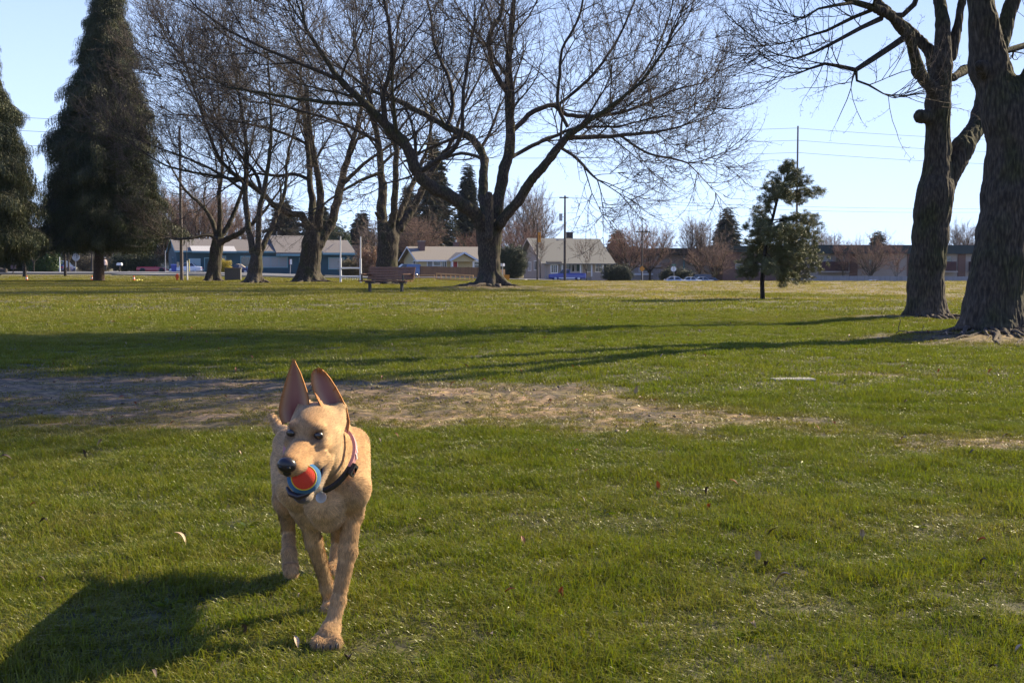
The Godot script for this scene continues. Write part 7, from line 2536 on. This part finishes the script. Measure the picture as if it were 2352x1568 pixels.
	for i in g.v.size():
		var n := g.n[i]
		if i >= body_n and (g.c[i].r < 0.40 or g.c[i].g > 0.24): continue
		var p := g.v[i] + base
		if p.z < -3.75 and n.z < -0.2: continue
		if n.z < -0.6: continue
		var q := head_x.affine_inverse() * p
		var flow := Vector3(0, -0.5, -0.8)
		var len := 1.0
		if q.length() < 0.22 and q.z > -0.06:
			flow = -hb.z + hb * Vector3(signf(q.x) * 0.25, 0.1 if q.y > -0.02 else -0.3, 0)
			len = 0.55
			if g.c[i].r < 0.25: continue
		elif p.y < 0.30: flow = Vector3(0, -1, 0.1)
		for rep in 3:
			var d := flow + Vector3(rf(-0.3, 0.3), rf(-0.3, 0.3), rf(-0.3, 0.3))
			d = (d - n * d.dot(n))
			if d.length() < 0.05: continue
			d = d.normalized()
			var s := len * rf(0.7, 1.25)
			var tang := n.cross(d)
			var jit := (tang * rf(-1, 1) + d * rf(-1, 1)) * 0.003
			spots.append(Transform3D(Basis(tang * s, n * s, d * s), g.v[i] + jit - n * 0.0004))
			var f := rf(0.66, 1.34) * (1.0 + 0.22 * nf.get_noise_3d(p.x * 22.0, p.y * 22.0, p.z * 22.0) + 0.26 * nf.get_noise_3d(p.x * 95.0, p.y * 60.0, p.z * 95.0))
			var c := g.c[i]
			cols.append(Color(c.r * f, c.g * f, c.b * f))
	many("fur", hair.mesh(), fur, spots, cols, o)
	# nose, eyes, lips
	var inv := Transform3D(Basis(), -base)
	var e := Geo.new()
	e.ball(inv * H * Transform3D(Basis(), Vector3(0, -0.006, 0.186)), Vector3(0.0235, 0.019, 0.017), 10, 16)
	e.ball(inv * H * Transform3D(Basis(), Vector3(0, -0.022, 0.186)), Vector3(0.012, 0.013, 0.010), 8, 12)
	var nose := obj("nose", e, mats.nose_black, o)
	for s in [-1.0, 1.0]:
		e = Geo.new()
		e.ball(inv * H * Transform3D(Basis(), Vector3(s * 0.010, -0.006, 0.2015)), Vector3(0.0048, 0.0038, 0.0025), 6, 8)
		obj("nostril", e, mats.black, nose)
		e = Geo.new()
		e.ball(inv * H * Transform3D(Basis(), Vector3(s * 0.0335, 0.0195, 0.0640)), Vector3(0.0122, 0.0098, 0.0086), 10, 14)
		var ey := obj("eye", e, mats.eye_dark, o)
		e = Geo.new()
		var lp := PackedVector3Array()
		var lr := PackedFloat32Array()
		for k in 21:
			var la := TAU * k / 20.0
			lp.append(inv * (H * Vector3(s * (0.0335 - 0.0118 * cos(la)), 0.0195 + 0.0082 * sin(la) - (0.0022 if sin(la) > 0.0 else 0.0) * sin(la), 0.0682 - 0.0026 * absf(cos(la)))))
			lr.append(0.0024 if sin(la) > 0.0 else 0.0017)
		e.tube(lp, lr, 6, false)
		obj("eyelid", e, mats.lid_brown, ey)
	e = Geo.new()
	e.tube(PackedVector3Array([inv * (H * Vector3(-0.022, -0.090, 0.140)), inv * (H * Vector3(-0.006, -0.094, 0.160)), inv * (H * Vector3(0.015, -0.096, 0.167)), inv * (H * Vector3(0.033, -0.092, 0.155)), inv * (H * Vector3(0.046, -0.080, 0.125)), inv * (H * Vector3(0.052, -0.062, 0.10)), inv * (H * Vector3(0.052, -0.045, 0.088))]), PackedFloat32Array([0.004, 0.007, 0.0085, 0.0075, 0.005, 0.0045, 0.004]), 8)
	obj("lip", e, mats.lip, o)
	for k in 4:
		e = Geo.new()
		var tp: Vector3 = at(px[k], 1481 + (4 if k == 1 or k == 2 else 0), 3.073) - base
		e.tube(PackedVector3Array([tp + Vector3(0, 0.006, -0.006), tp + Vector3(0, 0.002, 0.004), tp + Vector3(0, -0.006, 0.009)]), PackedFloat32Array([0.0035, 0.003, 0.001]), 6)
		obj("claw", e, mats.nose_black, o)
	# collar with its pink side, buckle and tag
	var cc := at(734, 1046, 3.20)
	var ax := Vector3(-0.12, 0.42, 0.90).normalized()
	var cx := Vector3(0, 1, 0).cross(ax).normalized()
	var cy := ax.cross(cx)
	for part in 2:
		e = Geo.new()
		var a0 := -2.7 if part == 0 else -0.35
		var a1 := -0.35 if part == 0 else 3.6
		var n := 40
		var rows := []
		for k in n + 1:
			var a := lerpf(a0, a1, float(k) / n)
			var dirv := cx * cos(a) + cy * sin(a)
			var rx := 0.0905 + 0.004 * sin(a * 3.0)
			var p := cc + dirv * rx - base
			rows.append([p - ax * 0.0115 + dirv * 0.0, p + ax * 0.0115, dirv])
		for k in n:
			var d0: Vector3 = rows[k][2] * 0.004
			var d1: Vector3 = rows[k + 1][2] * 0.004
			e.quad(rows[k][0] + d0, rows[k + 1][0] + d1, rows[k + 1][1] + d1, rows[k][1] + d0)
			e.quad(rows[k + 1][0] - d1, rows[k][0] - d0, rows[k][1] - d0, rows[k + 1][1] - d1)
			e.quad(rows[k][1] + d0, rows[k + 1][1] + d1, rows[k + 1][1] - d1, rows[k][1] - d0)
			e.quad(rows[k + 1][0] + d1, rows[k][0] + d0, rows[k][0] - d0, rows[k + 1][0] - d1)
		var col := obj("collar", e, mats.collar_black if part == 0 else mats.collar_pink, o)
		if part == 1:
			for k in 9:
				var a := 0.0 + k * 0.17
				var dirv := cx * cos(a) + cy * sin(a)
				e = Geo.new()
				e.box(Transform3D(Basis(dirv.cross(ax), ax, dirv) * Basis(Vector3(0, 0, 1), 0.6), cc + dirv * 0.0965 - base), Vector3(0.004, 0.018, 0.002))
				obj("stripe", e, mats.white_paint, col)
	var ba := -0.38
	var bd := cx * cos(ba) + cy * sin(ba)
	e = Geo.new()
	e.box(Transform3D(Basis(bd.cross(ax), ax, bd), cc + bd * 0.098 - base), Vector3(0.030, 0.029, 0.010))
	var bk := obj("buckle", e, mats.collar_black, o)
	e = Geo.new()
	e.ball(Transform3D(Basis(bd.cross(ax), ax, bd), cc + bd * 0.103 - base), Vector3(0.009, 0.009, 0.004), 6, 12)
	obj("button", e, mats.collar_pink, bk)
	e = Geo.new()
	var tq := at(737, 1142, 3.10) - base
	e.lathe(PackedVector2Array([Vector2(0.001, -0.001), Vector2(0.014, -0.001), Vector2(0.014, 0.001), Vector2(0.001, 0.001)]), Transform3D(Basis(Vector3(1, 0.2, 0.3).normalized(), 1.3), tq), 16)
	obj("tag", e, mats.steel, o)
	e = Geo.new()
	e.rod(tq + Vector3(0, 0.012, 0), tq + Vector3(0.002, 0.03, 0), 0.003, 0.003, 6)
	obj("ring", e, mats.steel, o)
	make_ball(H)

func make_ball(H: Transform3D):
	# two half shells of felt: a red disc ringed by blue with a yellow seam
	var r := 0.0405
	var c := H * Vector3(0.021, -0.060, 0.136)
	var o := thing("ball", "red and blue felt ball with a yellow seam held in the dog's jaws", "ball", c)
	var axis := (at(692, 1095, 2.7) - c).normalized()
	var y := axis
	var x := y.cross(Vector3(0.2, 0.1, 1)).normalized()
	var bs := Basis(x, y, x.cross(y))
	var red := mat("ball_red", lin(0.62, 0.045, 0.015), 0.95)
	var blue := mat("ball_blue", lin(0.02, 0.11, 0.25), 0.95)
	for m in [red, blue]:
		m.rim_enabled = true; m.rim = 0.8
		m.heightmap_enabled = true; m.heightmap_texture = tex["fine"]; m.heightmap_scale = 0.25
		m.uv1_triplanar = true; m.uv1_scale = Vector3(14, 14, 14)
	var cut := 0.80
	var p1 := PackedVector2Array()
	var p2 := PackedVector2Array()
	for k in 13:
		var a := lerpf(-PI / 2, PI / 2 - cut, k / 12.0)
		p2.append(Vector2(cos(a) * r, sin(a) * r))
		a = lerpf(PI / 2 - cut, PI / 2 - 0.001, k / 12.0)
		p1.append(Vector2(cos(a) * r, sin(a) * r))
	var g := Geo.new()
	g.lathe(p2, Transform3D(bs, Vector3.ZERO), 36)
	obj("blue_felt", g, blue, o)
	g = Geo.new()
	g.lathe(p1, Transform3D(bs, Vector3.ZERO), 36)
	obj("red_felt", g, red, o)
	g = Geo.new()
	var seam := PackedVector3Array()
	var sr := PackedFloat32Array()
	var rr := cos(PI / 2 - cut) * r
	for k in 49:
		var a := TAU * k / 48.0
		seam.append(bs * Vector3(cos(a) * rr, sin(PI / 2 - cut) * r, sin(a) * rr)); sr.append(0.0016)
	g.tube(seam, sr, 6, false)
	obj("seam", g, mat("seam_yellow", lin(0.6, 0.42, 0.02), 0.8), o)

func make_person():
	# a walker seen from behind on the side street
	var p := on_ground(243, 137)
	var F := Field.new()
	F.start(Vector3(-0.5, -0.02, -0.5), Vector3(0.5, 1.78, 0.5), 0.022)
	F.blob(Vector3(0, 1.60, 0.02), Vector3(0.078, 0.11, 0.095), Basis(), 0.02)
	F.bone(Vector3(0, 1.40, 0), Vector3(0, 1.5, 0.01), 0.07, 0.06, 0.03)
	F.blob(Vector3(0, 1.18, 0), Vector3(0.20, 0.28, 0.13), Basis(), 0.05)
	F.blob(Vector3(0, 0.95, 0), Vector3(0.18, 0.16, 0.13), Basis(), 0.05)
	for s in [-1.0, 1.0]:
		F.bone(Vector3(s * 0.19, 1.36, 0), Vector3(s * 0.25, 1.08, -0.03 * s), 0.06, 0.048, 0.03)
		F.bone(Vector3(s * 0.25, 1.08, -0.03 * s), Vector3(s * 0.24, 0.84, 0.08 * s), 0.046, 0.036, 0.02)
		F.bone(Vector3(s * 0.24, 0.82, 0.08 * s), Vector3(s * 0.235, 0.74, 0.10 * s), 0.036, 0.022, 0.015)
		F.bone(Vector3(s * 0.09, 0.92, 0), Vector3(s * 0.10, 0.48, 0.10 * s), 0.09, 0.06, 0.03)
		F.bone(Vector3(s * 0.10, 0.48, 0.10 * s), Vector3(s * 0.10, 0.08, 0.16 * s), 0.058, 0.042, 0.02)
		F.bone(Vector3(s * 0.10, 0.04, 0.16 * s), Vector3(s * 0.11, 0.035, 0.16 * s - 0.16), 0.042, 0.035, 0.02)
	var g := Geo.new()
	F.into(g, func(q: Vector3, n: Vector3) -> Color:
		if q.y > 1.56 or (q.y > 1.5 and q.z > 0.0): return Color(0.42, 0.42, 0.42) if q.y > 1.63 else Color(0.12, 0.08, 0.06)
		if q.y > 1.45: return Color(0.45, 0.28, 0.2)
		if q.y < 0.80 and absf(q.x) > 0.19: return Color(0.45, 0.28, 0.2)
		if q.y > 0.84: return Color(0.62, 0.47, 0.43)
		return Color(0.015, 0.016, 0.02))
	var o := obj("person", g, mats.vcol)
	o.position = p
	o.rotation.y = 0.5
	tag(o, "person in a pale pink top and grey cap walking away behind the tall conifer's trunk", "person")
